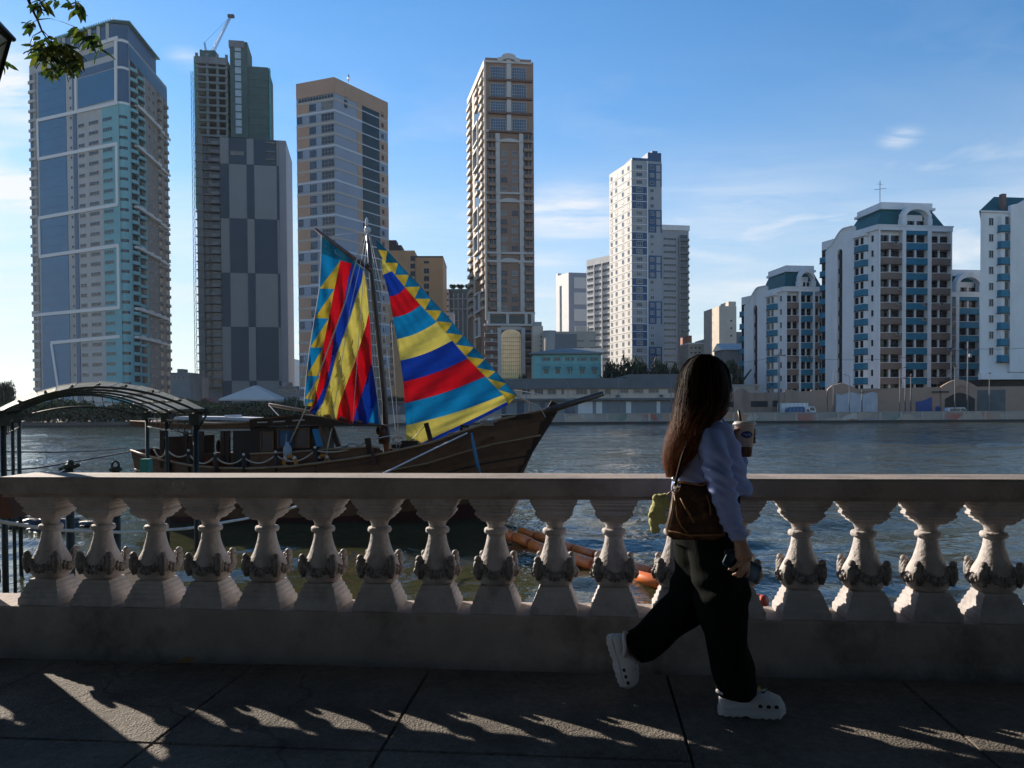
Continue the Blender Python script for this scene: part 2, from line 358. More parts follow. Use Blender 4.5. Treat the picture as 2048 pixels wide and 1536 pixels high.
# scratched white writing on the rail front
wr = MB()
def stroke(mb, pts, r=.0022): mb.tube(pts, r, 5)
def rp(x, y):
    p = BALM.inverted() @ on_plane(x, y, BALM @ Vector((0, -.1675, 0)), BALM.to_3x3() @ Vector((0, -1, 0))); return p
for poly in ([(351, 963), (347, 965), (346, 974)], [(345, 968), (350, 968)], [(356, 968), (352, 970), (352, 973), (356, 973)], [(356, 967), (356, 974)],
             [(369, 963), (365, 966), (369, 968), (366, 972), (370, 973)], [(361, 976), (363, 980)], [(366, 976), (361, 986)], [(367, 980), (371, 979), (368, 977), (367, 981), (371, 982)]):
    stroke(wr, [rp(*p) for p in poly])
wr.build('scratched_writing', mat('white_scratch', (.62, .60, .58), rough=.9), bal)

# ---------------------------------------------------------------- fallen leaf
lf = MB(); p = on_z(372, 1321, .012)
lf.add([(p.x - .05, p.y - .012, .006), (p.x - .01, p.y + .022, .022), (p.x + .05, p.y + .018, .02), (p.x + .012, p.y - .02, .008), (p.x, p.y, .016)], [(0, 4, 1), (1, 4, 2), (2, 4, 3), (3, 4, 0)])
setp(lf.build('fallen_leaf', mat('dry_leaf', (.30, .17, .05), rough=.8)), 'dry brown leaf lying on the pavement by the plinth', 'leaf')

# ================================================================ STREET LANTERN (top corner of the picture)
M_IRON = mat('black_iron', (.02, .02, .024), rough=.45, var=.2, metal=.6)
tip = at(25, 46, 6.2)
lant = thing('street_lantern', 'black street lantern with sloping cap beside the hanging branch', 'street lamp', (tip.x - .36, tip.y, 0), R(8))
zt = tip.z
hb = MB(); hb.sqlathe([(.24, zt - .02), (.25, zt - .005), (.25, zt + .012), (.15, zt + .13), (.10, zt + .20), (.10, zt + .23), (.03, zt + .27), (.012, zt + .36)]); hb.build('cap', M_IRON, lant)
fr = MB()
for sx, sy in ((-1, -1), (1, -1), (1, 1), (-1, 1)):
    fr.beam((sx * .215, sy * .215, zt - .02), (sx * .12, sy * .12, zt - .55), .025)
fr.sqlathe([(.13, zt - .58), (.14, zt - .55), (.13, zt - .53)]); fr.build('lamp_frame', M_IRON, lant)
gl = MB(); gl.sqlathe([(.115, zt - .54), (.205, zt - .03)]); gl.build('lamp_glass', mat('frosted_glass', (.55, .58, .6), rough=.25, var=.05), lant)
ps = MB(); ps.lathe([(.16, 0), (.16, .1), (.10, .16), (.09, .9), (.06, 1.0), (.05, zt - .75), (.08, zt - .7), (.05, zt - .58)], 14); ps.build('post', M_IRON, lant)

# ================================================================ SHADE TREE (its hanging branch shows at the top)
def leaf_material(name, col, trans=.45):
    return mat(name, col, rough=.5, var=.35, scale=9, spec=.35, trans=trans)
M_LEAF = leaf_material('leaf_green', (.05, .095, .016), .35); M_LEAF2 = leaf_material('leaf_yellow_green', (.13, .155, .022), .4); M_LEAF3 = leaf_material('leaf_dark', (.02, .05, .015), .3)
M_BARK = mat('bark', (.07, .055, .045), rough=.9, var=.35, scale=14, bump=.8, bscale=30)
tree = thing('shade_tree', 'shade tree whose leafy branch hangs at the top, its broad unseen crown added to block skylight', 'tree', (-5.2, -3.2, 0))
tO = Vector((-5.2, -3.2, 0))
tk = MB(); tk.tube([(0, 0, -.1), (.02, 0, .5), (.1, .05, 1.6), (.25, .1, 2.8), (.5, .2, 3.9)], [.48, .36, .30, .27, .22], 12)
ends = []
for k in range(9):
    a = 2 * math.pi * k / 9 + .2; L = random.uniform(5, 8.5)
    e = Vector((math.cos(a) * L + 2.5, math.sin(a) * L * .55 - .8, random.uniform(6.2, 7.6)))
    mid_ = Vector((e.x * .45, e.y * .45, 5.2)); tk.tube([(.5, .2, 3.8), mid_, e], [.16, .10, .03], 7); ends.append(e)
stem_px = [(48, -60), (57, 0), (66, 22), (75, 40), (84, 62), (92, 75), (104, 84)]
BD = 6.6
stem = [at(x, y, BD + .1 * math.sin(i)) - tO for i, (x, y) in enumerate(stem_px)]
tk.tube([(.5, .2, 3.8), (.2, 5.5, 5.8), Vector(stem[0]) + Vector((0, -.4, .5)), stem[0]], [.14, .07, .03, .016], 7)
tk.build('trunk', M_BARK, tree)
cr = MB(); n_leaf = 0
while n_leaf < 52000:
    # unseen crown added to block skylight, underside rising clear of the view
    c = Vector((random.uniform(-16, 18), random.uniform(-10.5, 15), random.uniform(3.6, 12)))
    e = ((c.x - 1) / 17) ** 2 + ((c.y - 2) / 13.0) ** 2
    if e > 1 or c.z > 11.5 - 2.0 * e or c.z < max(4.2, 1.75 + .58 * max(0, c.y) + .09 * abs(c.x)) + (1.2 * mnoise.noise(c * .5) if c.y < 0 else .35 * abs(mnoise.noise(c * .5))): continue
    n_leaf += 1; c = c - tO
    n = Vector((random.gauss(0, .6), random.gauss(0, .6), 1)).normalized(); x = n.orthogonal().normalized(); x = Matrix.Rotation(random.uniform(0, 6.28), 3, n) @ x; y = n.cross(x); s_ = random.uniform(.14, .34)
    cr.add([c - x * s_, c - y * s_ * .45, c + x * s_, c + y * s_ * .45], [(0, 1, 2, 3)], mi=random.choice((0, 0, 1, 2)))
M_CROWN = mat('crown_leaf', (.035, .06, .015), rough=.6, var=.4, scale=1.5, trans=.15)
cr.build('crown', [M_CROWN, M_LEAF3, M_CROWN], tree)
# unseen shrub screen added behind the camera to cut the skylight
sh = MB()
for k in range(14000):
    x = random.uniform(-34, 34); hh = 5.5 + 1.5 * mnoise.noise(Vector((x * .2, 1, 0))); c = Vector((x, -11.5 + random.uniform(-1.2, 1.2), random.uniform(0, hh))); n = Vector((random.gauss(0, .7), 1, random.gauss(.2, .6))).normalized()
    x_ = n.orthogonal().normalized(); x_ = Matrix.Rotation(random.uniform(0, 6.28), 3, n) @ x_; y_ = n.cross(x_); s_ = random.uniform(.18, .38); sh.add([c - x_ * s_, c - y_ * s_ * .6, c + x_ * s_, c + y_ * s_ * .6], [(0, 1, 2, 3)])
setp(sh.build('added_shrub_screen', M_CROWN), kind='stuff')
br = MB(); br.tube(stem, [.016, .013, .011, .009, .007, .005, .004], 6)
twigs = [[(75, 39), (100, 37), (125, 44), (150, 54), (166, 66), (182, 74)], [(84, 60), (96, 72), (110, 90), (128, 105), (146, 122)], [(92, 75), (84, 92), (90, 115), (94, 138)], [(66, 22), (80, 10), (94, 12)], [(57, 0), (76, -6), (96, 14)], [(104, 84), (120, 82), (138, 92), (156, 112)], [(150, -10), (152, 10), (160, 26)], [(84, 62), (66, 72), (58, 92)], [(75, 40), (66, 44), (60, 50)], [(-8, 80), (8, 76), (18, 86)], [(-8, 112), (4, 122), (14, 130)]]
for tw in twigs:
    br.tube([at(x, y, BD + .25 * math.sin(i * 1.7 + x)) - tO for i, (x, y) in enumerate(tw)], [.006] + [.0026] * (len(tw) - 1), 5)
branch = br.build('branch', M_BARK, tree)
def leaf_mesh(m, L, W):
    mb = MB(); pr = [(0, 0), (.18, .35), (.42, .5), (.7, .36), (1, 0)]
    vs = []
    for t, w in pr: vs += [(t * L, -w * W, .10 * W - .10 * L * t * t), (t * L, 0, -.12 * L * t * t), (t * L, w * W, .10 * W - .10 * L * t * t)]
    fs = []
    for i in range(4): fs += [(3 * i, 3 * i + 3, 3 * i + 4, 3 * i + 1), (3 * i + 1, 3 * i + 4, 3 * i + 5, 3 * i + 2)]
    mb.add(vs, fs, sm=True); return mb.mesh('leaf', m)
leaf_ms = [leaf_mesh(M_LEAF, .085, .030), leaf_mesh(M_LEAF2, .08, .028), leaf_mesh(M_LEAF3, .085, .032), leaf_mesh(M_LEAF, .065, .024)]
def put_leaf(x, y, d, droop=.6):
    o = obj('leaf', random.choice(leaf_ms), branch, at(x, y, d) - tO)
    o.rotation_euler = (random.uniform(-.9, .9), random.uniform(.2, 1.3) * droop + .1, random.uniform(0, 6.28)); s_ = random.uniform(1.05, 1.65); o.scale = (s_, s_, s_)
def leaf_blob(cx, cy, rx, ry, n):
    for _ in range(n):
        a = random.uniform(0, 6.28); r = math.sqrt(random.random()); put_leaf(cx + rx * r * math.cos(a), cy + ry * r * math.sin(a), BD + random.uniform(-.3, .3))
leaf_blob(112, 106, 42, 24, 108); leaf_blob(92, 88, 30, 16, 26); leaf_blob(142, 126, 20, 16, 42); leaf_blob(98, 140, 12, 9, 16); leaf_blob(76, 98, 16, 12, 11)
leaf_blob(182, 76, 18, 12, 18); leaf_blob(158, 60, 12, 11, 10); leaf_blob(200, 90, 6, 10, 7); leaf_blob(66, 46, 11, 8, 11); leaf_blob(84, 9, 14, 10, 15); leaf_blob(152, 12, 14, 12, 17)
leaf_blob(112, -2, 20, 5, 7); leaf_blob(14, 84, 5, 7, 5); leaf_blob(8, 126, 7, 5, 6)
# ================================================================ RIVER
def water_mat():
    m = bpy.data.materials.new('river_water'); m.use_nodes = True; nt = m.node_tree; n = nt.nodes; l = nt.links; b = n['Principled BSDF']
    b.inputs['Base Color'].default_value = (.046, .048, .022, 1); b.inputs['Roughness'].default_value = .045; b.inputs['IOR'].default_value = 1.40
    geo = n.new('ShaderNodeNewGeometry')
    def nz(sx, sy, sc, det, rz=0):
        mp = n.new('ShaderNodeMapping'); mp.inputs['Scale'].default_value = (sx, sy, 1); mp.inputs['Rotation'].default_value = (0, 0, rz); l.new(geo.outputs['Position'], mp.inputs[0])
        t = n.new('ShaderNodeTexNoise'); t.inputs['Scale'].default_value = sc; t.inputs['Detail'].default_value = det; t.inputs['Roughness'].default_value = .5; t.inputs['Distortion'].default_value = .4
        l.new(mp.outputs[0], t.inputs['Vector']); return t.outputs['Fac']
    a = nz(1.25, 1.0, 2.4, 4, .25); c = nz(.9, 1.0, .55, 3, -.2); c3 = nz(.42, 1.0, .17, 3, .12)
    pa = n.new('ShaderNodeMath'); pa.operation = 'MULTIPLY_ADD'; l.new(c, pa.inputs[0]); pa.inputs[1].default_value = 2.2; l.new(a, pa.inputs[2])
    pb_ = n.new('ShaderNodeMath'); pb_.operation = 'MULTIPLY_ADD'; l.new(c3, pb_.inputs[0]); pb_.inputs[1].default_value = 3.6; l.new(pa.outputs[0], pb_.inputs[2]); pa = pb_
    # calmer and rougher patches
    pat = nz(.25, 1.0, .05, 3, .1); pr = n.new('ShaderNodeMapRange'); pr.inputs[1].default_value = .35; pr.inputs[2].default_value = .65; pr.inputs[3].default_value = .45; pr.inputs[4].default_value = 1.25; l.new(pat, pr.inputs[0])
    # the mesh itself carries the waves close by; relief takes over farther out
    sp = n.new('ShaderNodeSeparateXYZ'); l.new(geo.outputs['Position'], sp.inputs[0])
    fr = n.new('ShaderNodeMapRange'); fr.inputs[1].default_value = 8; fr.inputs[2].default_value = 60; fr.inputs[3].default_value = .25; fr.inputs[4].default_value = 1.0; l.new(sp.outputs[1], fr.inputs[0])
    st = n.new('ShaderNodeMath'); st.operation = 'MULTIPLY'; l.new(pr.outputs[0], st.inputs[0]); l.new(fr.outputs[0], st.inputs[1])
    bp = n.new('ShaderNodeBump'); bp.inputs['Distance'].default_value = .17; l.new(st.outputs[0], bp.inputs['Strength']); l.new(pa.outputs[0], bp.inputs['Height']); l.new(bp.outputs[0], b.inputs['Normal'])
    return m
M_WATER = water_mat()
ys = [3.0]
while ys[-1] < 172: ys.append(ys[-1] + max(.075, .0105 * ys[-1]))
ys = np.array(ys); NC = 560
tt = np.linspace(-1, 1, NC)
Yg = np.repeat(ys[:, None], NC, 1); Xg = tt[None, :] * (ys[:, None] * .86 + 8)
dxl = np.repeat(((ys * .86 + 8) * 2 / NC)[:, None], NC, 1); dyl = np.repeat(np.gradient(ys)[:, None], NC, 1)
sp_ = np.maximum(dxl, dyl); Z = np.zeros_like(Xg)
wr_ = np.random.default_rng(3)
for k in range(76):
    lam = .28 * (24.0 ** (wr_.random())); ang = wr_.normal(R(100), .55); kx = 2 * math.pi / lam * math.cos(ang) * .75; ky = 2 * math.pi / lam * math.sin(ang)
    amp = .0040 * lam * (1.0 if lam < 1.5 else .85)
    fade = np.clip((lam / sp_ - 2.2) / 2.0, 0, 1)
    ph = kx * Xg + ky * Yg + wr_.random() * 6.28 + .8 * np.sin(.31 * Xg + .23 * Yg + k)
    Z += amp * fade * np.sin(ph)
grp = .55 + .6 * (.5 + .5 * np.sin(.21 * Xg + .9 * np.sin(.17 * Yg)) * np.sin(.33 * Yg + .7 * np.sin(.13 * Xg)))
Z *= grp
me = bpy.data.meshes.new('river')
nv = Xg.size; co = np.stack([Xg, Yg, Z + WATER], -1).reshape(-1).astype(np.float32)
nr = len(ys); idx = np.arange(nv).reshape(nr, NC)
q = np.stack([idx[:-1, :-1], idx[:-1, 1:], idx[1:, 1:], idx[1:, :-1]], -1).reshape(-1).astype(np.int32); nq = q.size // 4
me.vertices.add(nv); me.vertices.foreach_set('co', co); me.loops.add(q.size); me.loops.foreach_set('vertex_index', q)
me.polygons.add(nq); me.polygons.foreach_set('loop_start', np.arange(0, q.size, 4, dtype=np.int32)); me.polygons.foreach_set('loop_total', np.full(nq, 4, np.int32)); me.polygons.foreach_set('use_smooth', np.ones(nq, bool))
me.materials.append(M_WATER); me.update(); me.validate()
river = setp(obj('river', me), kind='structure')
side_w = MB()
for sx in (-1, 1):
    side_w.add([(sx * (3 * .86 + 8), 3, WATER), (sx * 700, 3, WATER), (sx * 700, 172, WATER), (sx * (172 * .86 + 8), 172, WATER)][::sx], [(0, 1, 2, 3)])
side_w.build('river_surface', M_WATER, river)

# ================================================================ FAR BANK
BANK_Y = 167.0; BANK_Z = -1.2
M_BANK = mat('bank_earth', (.12, .11, .09), rough=.95, var=.3, scale=.2)
bk = MB(); bk.box(-900, 900, BANK_Y + .6, 4500, -8, BANK_Z); setp(bk.build('far_bank', M_BANK), kind='structure')
hz = MB(); hz.add([(-9000, 4400, -3), (9000, 4400, -3), (9000, 15000, -3), (-9000, 15000, -3)], [(0, 1, 2, 3)]); setp(hz.build('far_ground', M_BANK), kind='structure')

def mural_mat():
    m = bpy.data.materials.new('mural_paint'); m.use_nodes = True; nt = m.node_tree; n = nt.nodes; l = nt.links; b = n['Principled BSDF']; b.inputs['Roughness'].default_value = .85
    tcn = n.new('ShaderNodeTexCoord'); mp = n.new('ShaderNodeMapping'); mp.inputs['Scale'].default_value = (.5, 1, 1.0); l.new(tcn.outputs['Object'], mp.inputs[0])
    wob = n.new('ShaderNodeTexNoise'); wob.inputs['Scale'].default_value = 1.2; wob.inputs['Detail'].default_value = 4; l.new(mp.outputs[0], wob.inputs['Vector'])
    mx = n.new('ShaderNodeMix'); mx.data_type = 'VECTOR'; mx.inputs[0].default_value = .4; l.new(mp.outputs[0], mx.inputs[4]); l.new(wob.outputs['Color'], mx.inputs[5])
    vo = n.new('ShaderNodeTexVoronoi'); vo.inputs['Scale'].default_value = 1.1; l.new(mx.outputs[1], vo.inputs['Vector'])
    sp = n.new('ShaderNodeSeparateColor'); l.new(vo.outputs['Color'], sp.inputs[0])
    rp_ = n.new('ShaderNodeValToRGB'); rp_.color_ramp.interpolation = 'CONSTANT'; e = rp_.color_ramp.elements
    cols = [(0, (.34, .27, .22)), (.22, (.45, .22, .12)), (.36, (.24, .24, .22)), (.5, (.48, .36, .27)), (.62, (.13, .22, .17)), (.70, (.52, .46, .40)), (.82, (.40, .13, .09)), (.9, (.16, .18, .28))]
    while len(e) < len(cols): e.new(.5)
    for i, (p, c) in enumerate(cols): e[i].position = p; e[i].color = (*c, 1)
    l.new(sp.outputs[0], rp_.inputs[0])
    big = n.new('ShaderNodeTexNoise'); big.inputs['Scale'].default_value = .12; big.inputs['Detail'].default_value = 5; l.new(tcn.outputs['Object'], big.inputs['Vector'])
    br_ = n.new('ShaderNodeMapRange'); br_.inputs[1].default_value = .4; br_.inputs[2].default_value = .62; l.new(big.outputs['Fac'], br_.inputs[0])
    fm = n.new('ShaderNodeMix'); fm.data_type = 'RGBA'; l.new(br_.outputs[0], fm.inputs[0]); fm.inputs[6].default_value = (.36, .31, .26, 1); l.new(rp_.outputs[0], fm.inputs[7])
    l.new(fm.outputs[2], b.inputs['Base Color']); return m
M_MURAL = mural_mat(); M_WETWALL = mat('wet_wall', (.035, .033, .03), rough=.5, var=.4, scale=.8)
rw = thing('river_wall', 'long low river wall painted with faded murals along the far bank', 'wall', (0, BANK_Y, 0))
mb = MB(); mb.box(-48, 420, 0, .5, -1.75, -.12); mb.build('mural_panel', M_MURAL, rw)
mb = MB(); mb.box(-420, 420, -.25, .55, -5, -1.75); mb.build('footing', M_WETWALL, rw)
mb = MB(); mb.box(-48, 420, -.08, .58, -.12, .02); mb.build('coping', mat('coping', (.36, .31, .26), var=.25, scale=1), rw)
mb = MB(); mb.box(-.22, .22, -.1, 0, -1.74, -.12); pm = mb.mesh('pilaster', mat('pilaster', (.42, .36, .31), var=.2))
for i in range(40):
    obj('pilaster', pm, rw, (-46 + i * 4.4, 0, 0))

# ---------------------------------------------------------------- building helpers
def vp_corner(P, vpx, xpx):
    """from plan point P go along the direction of a vanishing point until the photo column xpx (at the horizon)"""
    ux = (vpx - CX) / F; u = (xpx - CX) / F
    t = (u * P[1] - P[0]) / (ux - u)
    return (P[0] + ux * t, P[1] + t)
def col_pt(xpx, Y): return ((xpx - CX) / F * Y, Y)
class Face:
    """vertical plane from A to B (left to right seen from outside); s along, h up from z = 0, o outward"""
    def __init__(f, A, B, root):
        f.A = Vector((A[0], A[1], 0)); f.B = Vector((B[0], B[1], 0)); f.root = root; d = f.B - f.A; f.L = d.length; f.ang = math.atan2(d.y, d.x)
        f.M = Matrix.Translation(f.A - root.location) @ Matrix.Rotation(f.ang, 4, 'Z'); f.n = Vector((math.sin(f.ang), -math.cos(f.ang), 0))
        f.d = d.normalized()
    def sh(f, x, y):
        p = on_plane(x, y, f.A, f.n); return ((p - f.A).dot(f.d), p.z)
    def s(f, x, y=500): return f.sh(x, y)[0]
    def h(f, x, y): return f.sh(x, y)[1]
    def box(f, mb, s0, s1, h0, h1, o0, o1, mi=0):
        return mb.box(min(s0, s1), max(s0, s1), -o1, -o0, min(h0, h1), max(h0, h1), mi, f.M)
    def put(f, name, me, s, h, o=0.0):
        p = f.M @ Vector((s, -o, h)); return obj(name, me, f.root, p, f.ang)
def win_mesh(name, w, h, M_f, M_g, nx=1, ny=1, fw=.09, proud=.10, sill=True, cross=None):
    """a window: frame bars, glass set back inside them, sill"""
    mb = MB()
    mb.box(-w / 2, w / 2, -.03, .02, 0, h, 1)
    p0, p1 = -proud, .02
    mb.box(-w / 2 - fw, -w / 2, p0, p1, -fw, h + fw, 0); mb.box(w / 2, w / 2 + fw, p0, p1, -fw, h + fw, 0)
    mb.box(-w / 2, w / 2, p0, p1, h, h + fw, 0); mb.box(-w / 2, w / 2, p0, p1, -fw, 0, 0)
    for i in range(1, nx): x = -w / 2 + w * i / nx; mb.box(x - fw / 3, x + fw / 3, -proud * .7, -.031, 0, h, 0)
    for j in range(1, ny): z = h * j / ny; mb.box(-w / 2, w / 2, -proud * .65, -.033, z - fw / 3, z + fw / 3, 0)
    if sill: mb.box(-w / 2 - fw * 1.6, w / 2 + fw * 1.6, -proud * 1.8, p0 - .002, -fw * 1.5, -fw * .3, 0)
    return mb.mesh(name, [M_f, M_g])
M_GLASS = mat('window_glass_dark', (.035, .045, .055), rough=.12, var=.5, scale=.25, spec=.5)
M_GLASSB = mat('window_glass_blue', (.05, .085, .13), rough=.12, var=.4, scale=.25, spec=.5)
M_PANE = mat('window_curtain', (.16, .16, .15), rough=.4, var=.5, scale=.4)
M_WHITE = mat('white_paint', (.66, .66, .64), rough=.7, var=.08, scale=.3, stain=.22, sscale=.25, streak=True)
M_GREYF = mat('grey_frame', (.30, .30, .30), rough=.6, var=.1)
M_DARKF = mat('dark_frame', (.05, .05, .055), rough=.5, var=.1)
def prism_root(root, pts, z0, z1, m, name='wall'):
    mb = MB(); mb.prism([(p[0] - root.location.x, p[1] - root.location.y) for p in pts], z0, z1); return mb.build(name, m, root)
def back_corner(A, B, C): return (A[0] + C[0] - B[0], A[1] + C[1] - B[1])
# ================================================================ TOWERS
# ---------------------------------------------------------------- teal, white and blue tower with rounded corner
B = col_pt(243, 248); A = vp_corner(B, -2200, 71); B2 = vp_corner(col_pt(268, 249.5), 874, 268); B2 = col_pt(268, 249.5); C = vp_corner(B2, 874, 343)
t1 = thing('apartment_tower', 'tall white and teal tower with blue glass panels and white frame lines', 'tower', (B[0], B[1], 0))
D = back_corner(A, B, C)
M_T1 = mat('tower_pale_wall', (.40, .40, .39), rough=.75, var=.08, scale=.12, stain=.3, sscale=.12, streak=True)
M_T1S = mat('tower_beige_wall', (.26, .25, .24), rough=.8, var=.1, scale=.12)
M_TEAL = mat('tower_teal_wall', (.17, .37, .40), rough=.7, var=.1, scale=.15)
M_BLUE = mat('tower_blue_panel', (.018, .125, .24), rough=.35, var=.16, scale=.12, spec=.5, bump=.25, bscale=.4)
M_BLUED = mat('tower_blue_strip', (.045, .10, .18), rough=.4, var=.12, scale=.2)
M_FRAME = mat('tower_frame_white', (.62, .62, .61), rough=.7, var=.05)
f1 = Face(A, B, t1); f2 = Face(B2, C, t1)
ztop = f1.h(236, 76)
pts = [A, B]
bd = (Vector(B2) - Vector(B)); nrm = Vector((bd.y, -bd.x)).normalized()
if nrm.y > 0: nrm = -nrm
arc = []
for k in range(1, 6):
    t = k / 6; arc.append(tuple(Vector(B) + bd * t + nrm * (.9 * math.sin(math.pi * t))))
pts += arc + [B2, C, D]
prism_root(t1, pts, BANK_Z, ztop, M_T1)
yref = 499
cols = {k: (f1.s(a, yref), f1.s(b, yref)) for k, (a, b) in dict(balc=(66, 80), blue=(82.5, 137), sq=(144.5, 148), strip=(150.5, 158), w1=(161.5, 172.5), w2=(182, 200), teal=(208.5, 242), w3=(210.5, 228.5)).items()}
fh = (f1.h(166, 571.3) - f1.h(166, 750)) / 9.0
hw0 = f1.h(166, 750)                       # a window centre
floors = [hw0 + fh * k for k in range(-3, 40)]
htop_frame = f1.h(233, 206); hA = f1.h(233, 78)
p = MB(); f1.box(p, cols['blue'][0], cols['blue'][1], BANK_Z, ztop - 3, 0, .12)
for k in range(-2, 38):
    h = hw0 + fh * k + 1.2
    if h < ztop - 4: f1.box(p, cols['blue'][0], cols['blue'][1], h, h + .10, .121, .15, 1)
    # small vent rows
p.build('blue_glass_panel', [M_BLUE, M_BLUED], t1)
p = MB(); f1.box(p, cols['strip'][0], cols['strip'][1], BANK_Z, ztop - 1, 0, .15); p.build('blue_strip', M_BLUED, t1)
p = MB(); f1.box(p, cols['teal'][0], cols['teal'][1] - .02, BANK_Z, htop_frame, 0, .10)
p.build('teal_panel', M_TEAL, t1)
# rounded teal corner
p = MB(); rp2 = [(Vector((q[0], q[1])) - Vector((t1.location.x, t1.location.y))) for q in [B] + arc + [B2]]
ctr = sum(rp2, Vector((0, 0))) / len(rp2) - nrm * 6
outp = [q + (q - ctr).normalized() * .12 for q in rp2]
ring = outp + [q - nrm * .8 for q in reversed(rp2)]
p.prism([tuple(q) for q in ring], BANK_Z, htop_frame); p.build('rounded_corner', M_TEAL, t1)
p = MB(); p.prism([tuple(q) for q in ring], htop_frame, ztop - .8); p.build('rounded_corner', M_BLUED, t1)
wo = [q + (q - ctr).normalized() * .16 for q in rp2]; wi = [q + (q - ctr).normalized() * .05 for q in rp2]
mbw = MB(); mbw.prism([tuple(q) for q in wo[1:-1] + wi[1:-1][::-1]], -.45, .45); cw = mbw.mesh('corner_window', M_GLASS)
for h in floors:
    if h < htop_frame - 1.4 and h > 1: obj('corner_window', cw, t1, (0, 0, h))
for k, hh in ((0, htop_frame), (1, htop_frame + .55 * (ztop - htop_frame)), (2, ztop - .6)):
    mbr = MB(); mbr.prism([tuple(q + (q - ctr).normalized() * .12) for q in outp] + [tuple(q) for q in rp2[::-1]], hh - .35, hh + .35); mbr.build('corner_band', M_FRAME, t1)
wm1 = win_mesh('window', cols['w1'][1] - cols['w1'][0], .95, M_GREYF, M_GLASS, 2, 1); wm2 = win_mesh('window', cols['w2'][1] - cols['w2'][0], .95, M_GREYF, M_GLASS, 4, 1)
wm3 = win_mesh('window', cols['w3'][1] - cols['w3'][0], .95, M_TEAL, M_GLASS, 4, 1); wmq = win_mesh('window', .7, .75, M_GREYF, M_GLASS, 1, 1, fw=.06)
hbar = {}
bars = [((236, 206), (74, 242)), ((236, 288), (77, 319)), ((237, 409), (78, 437)), ((239, 491), (80, 514)), ((241, 615), (66, 631)), ((241, 673), (103, 686))]
for (a, b) in bars:
    pass
def clear_of_bars(h): return all(abs(h - (f1.h(*a) + f1.h(*b)) / 2) > .95 for a, b in bars)
for h in floors:
    if 0 < h < htop_frame - 1.2 and clear_of_bars(h):
        f1.put('window', wm1, sum(cols['w1']) / 2, h - .47); f1.put('window', wm2, sum(cols['w2']) / 2, h - .47); f1.put('window', wm3, sum(cols['w3']) / 2, h - .47, .1)
    if 0 < h < ztop - 3: f1.put('window', wmq, sum(cols['sq']) / 2, h - .3)
# left balcony column
bm_ = MB(); w = cols['balc'][1] - cols['balc'][0]
bm_.box(0, w, -.55, 0, 0, .95, 0); bm_.box(.1, w * .55, -.05, 0, .96, fh - .1, 1); bm_.box(w * .62, w, -.35, 0, .95, fh - .002, 2)
bme = bm_.mesh('balcony', [M_T1, M_GLASS, M_T1S])
for h in floors:
    if -1 < h < ztop - 3.5: f1.put('balcony', bme, cols['balc'][0] - .4, h - 1.4)
# white frame lines
def bar(fc, a, b, wd=1.05, o=.35, name='white_frame'):
    (s0, h0), (s1, h1) = fc.sh(*a), fc.sh(*b); mbx = MB()
    mbx.beam(fc.M @ Vector((s0, -o / 2, h0)), fc.M @ Vector((s1, -o / 2, h1)), o if abs(h1 - h0) > abs(s1 - s0) else o, wd, up=(0, 0, 1)) if abs(s1 - s0) > abs(h1 - h0) else mbx.beam(fc.M @ Vector((s0, -o / 2, h0)), fc.M @ Vector((s1, -o / 2, h1)), wd, o, up=tuple(fc.n))
    mbx.build(name, M_FRAME, t1)
for a, b in bars: bar(f1, a, b, o=.40)
for a, b in [((232.5, 76), (232.5, 206)), ((75.5, 241), (78, 319)), ((234, 288), (235.5, 409)), ((79, 437), (81, 514)), ((237, 491), (239, 615)), ((104, 687), (121, 800)), ((151.5, 108), (153, 222))]: bar(f1, a, b, o=.34)
bar(f1, (236, 76), (70, 128), o=.40)
# top panels between the frame lines
p = MB(); s0, s1 = f1.s(156, 160), f1.s(228, 160); f1.box(p, s0, s1, f1.h(192, 208), f1.h(192, 148), 0, .13); p.build('blue_glass_panel', M_BLUE, t1)
p = MB(); f1.box(p, s0, s1, f1.h(192, 118), f1.h(192, 104), 0, .14); f1.box(p, s0, s1, f1.h(192, 146), f1.h(192, 131), 0, .14); p.build('dark_glass_band', M_BLUED, t1)
# right side: rounded balconies and staggered windows
L2 = f2.L
bal_m = MB(); npt = 8
prof_b = [(L2 * .02 + L2 * .16 * k / npt, -(.15 + 1.1 * math.sin(math.pi * k / npt))) for k in range(npt + 1)]
bal_m.prism(prof_b + [(L2 * .18, 0), (L2 * .02, 0)], -.5, .55, 0); bal_m.box(L2 * .03, L2 * .16, -.06, 0, .56, fh - .55, 1)
prof_b2 = [(L2 * .20 + L2 * .16 * k / npt, -(.12 + .9 * math.sin(math.pi * k / npt))) for k in range(npt + 1)]
bal_m.prism(prof_b2 + [(L2 * .36, 0), (L2 * .20, 0)], -.5, .45, 0); bal_m.box(L2 * .21, L2 * .35, -.06, 0, .46, fh - .55, 1)
bal_me = bal_m.mesh('balcony', [M_TEAL, M_GLASS])
p = MB(); f2.box(p, L2 * .40, L2, BANK_Z, ztop - 3, 0, .1); p.build('beige_panel', M_T1S, t1)
p = MB(); f2.box(p, .05, L2 * .40, BANK_Z, htop_frame, 0, .08); p.build('teal_panel', M_TEAL, t1)
p = MB(); f2.box(p, .3, L2 * .99, ztop - 5.5, ztop - 1.0, .1, .2); p.build('blue_glass_panel', M_BLUE, t1)
wms = win_mesh('window', 1.7, 1.0, M_GREYF, M_GLASS, 2, 1); wmd = MB(); wmd.box(-1.5, 1.5, -.9, 0, -.5, .5, 0); wmd.box(-1.3, 1.3, -.06, 0, .51, 2.3, 1); wmd = wmd.mesh('balcony', [M_T1S, M_GLASS])
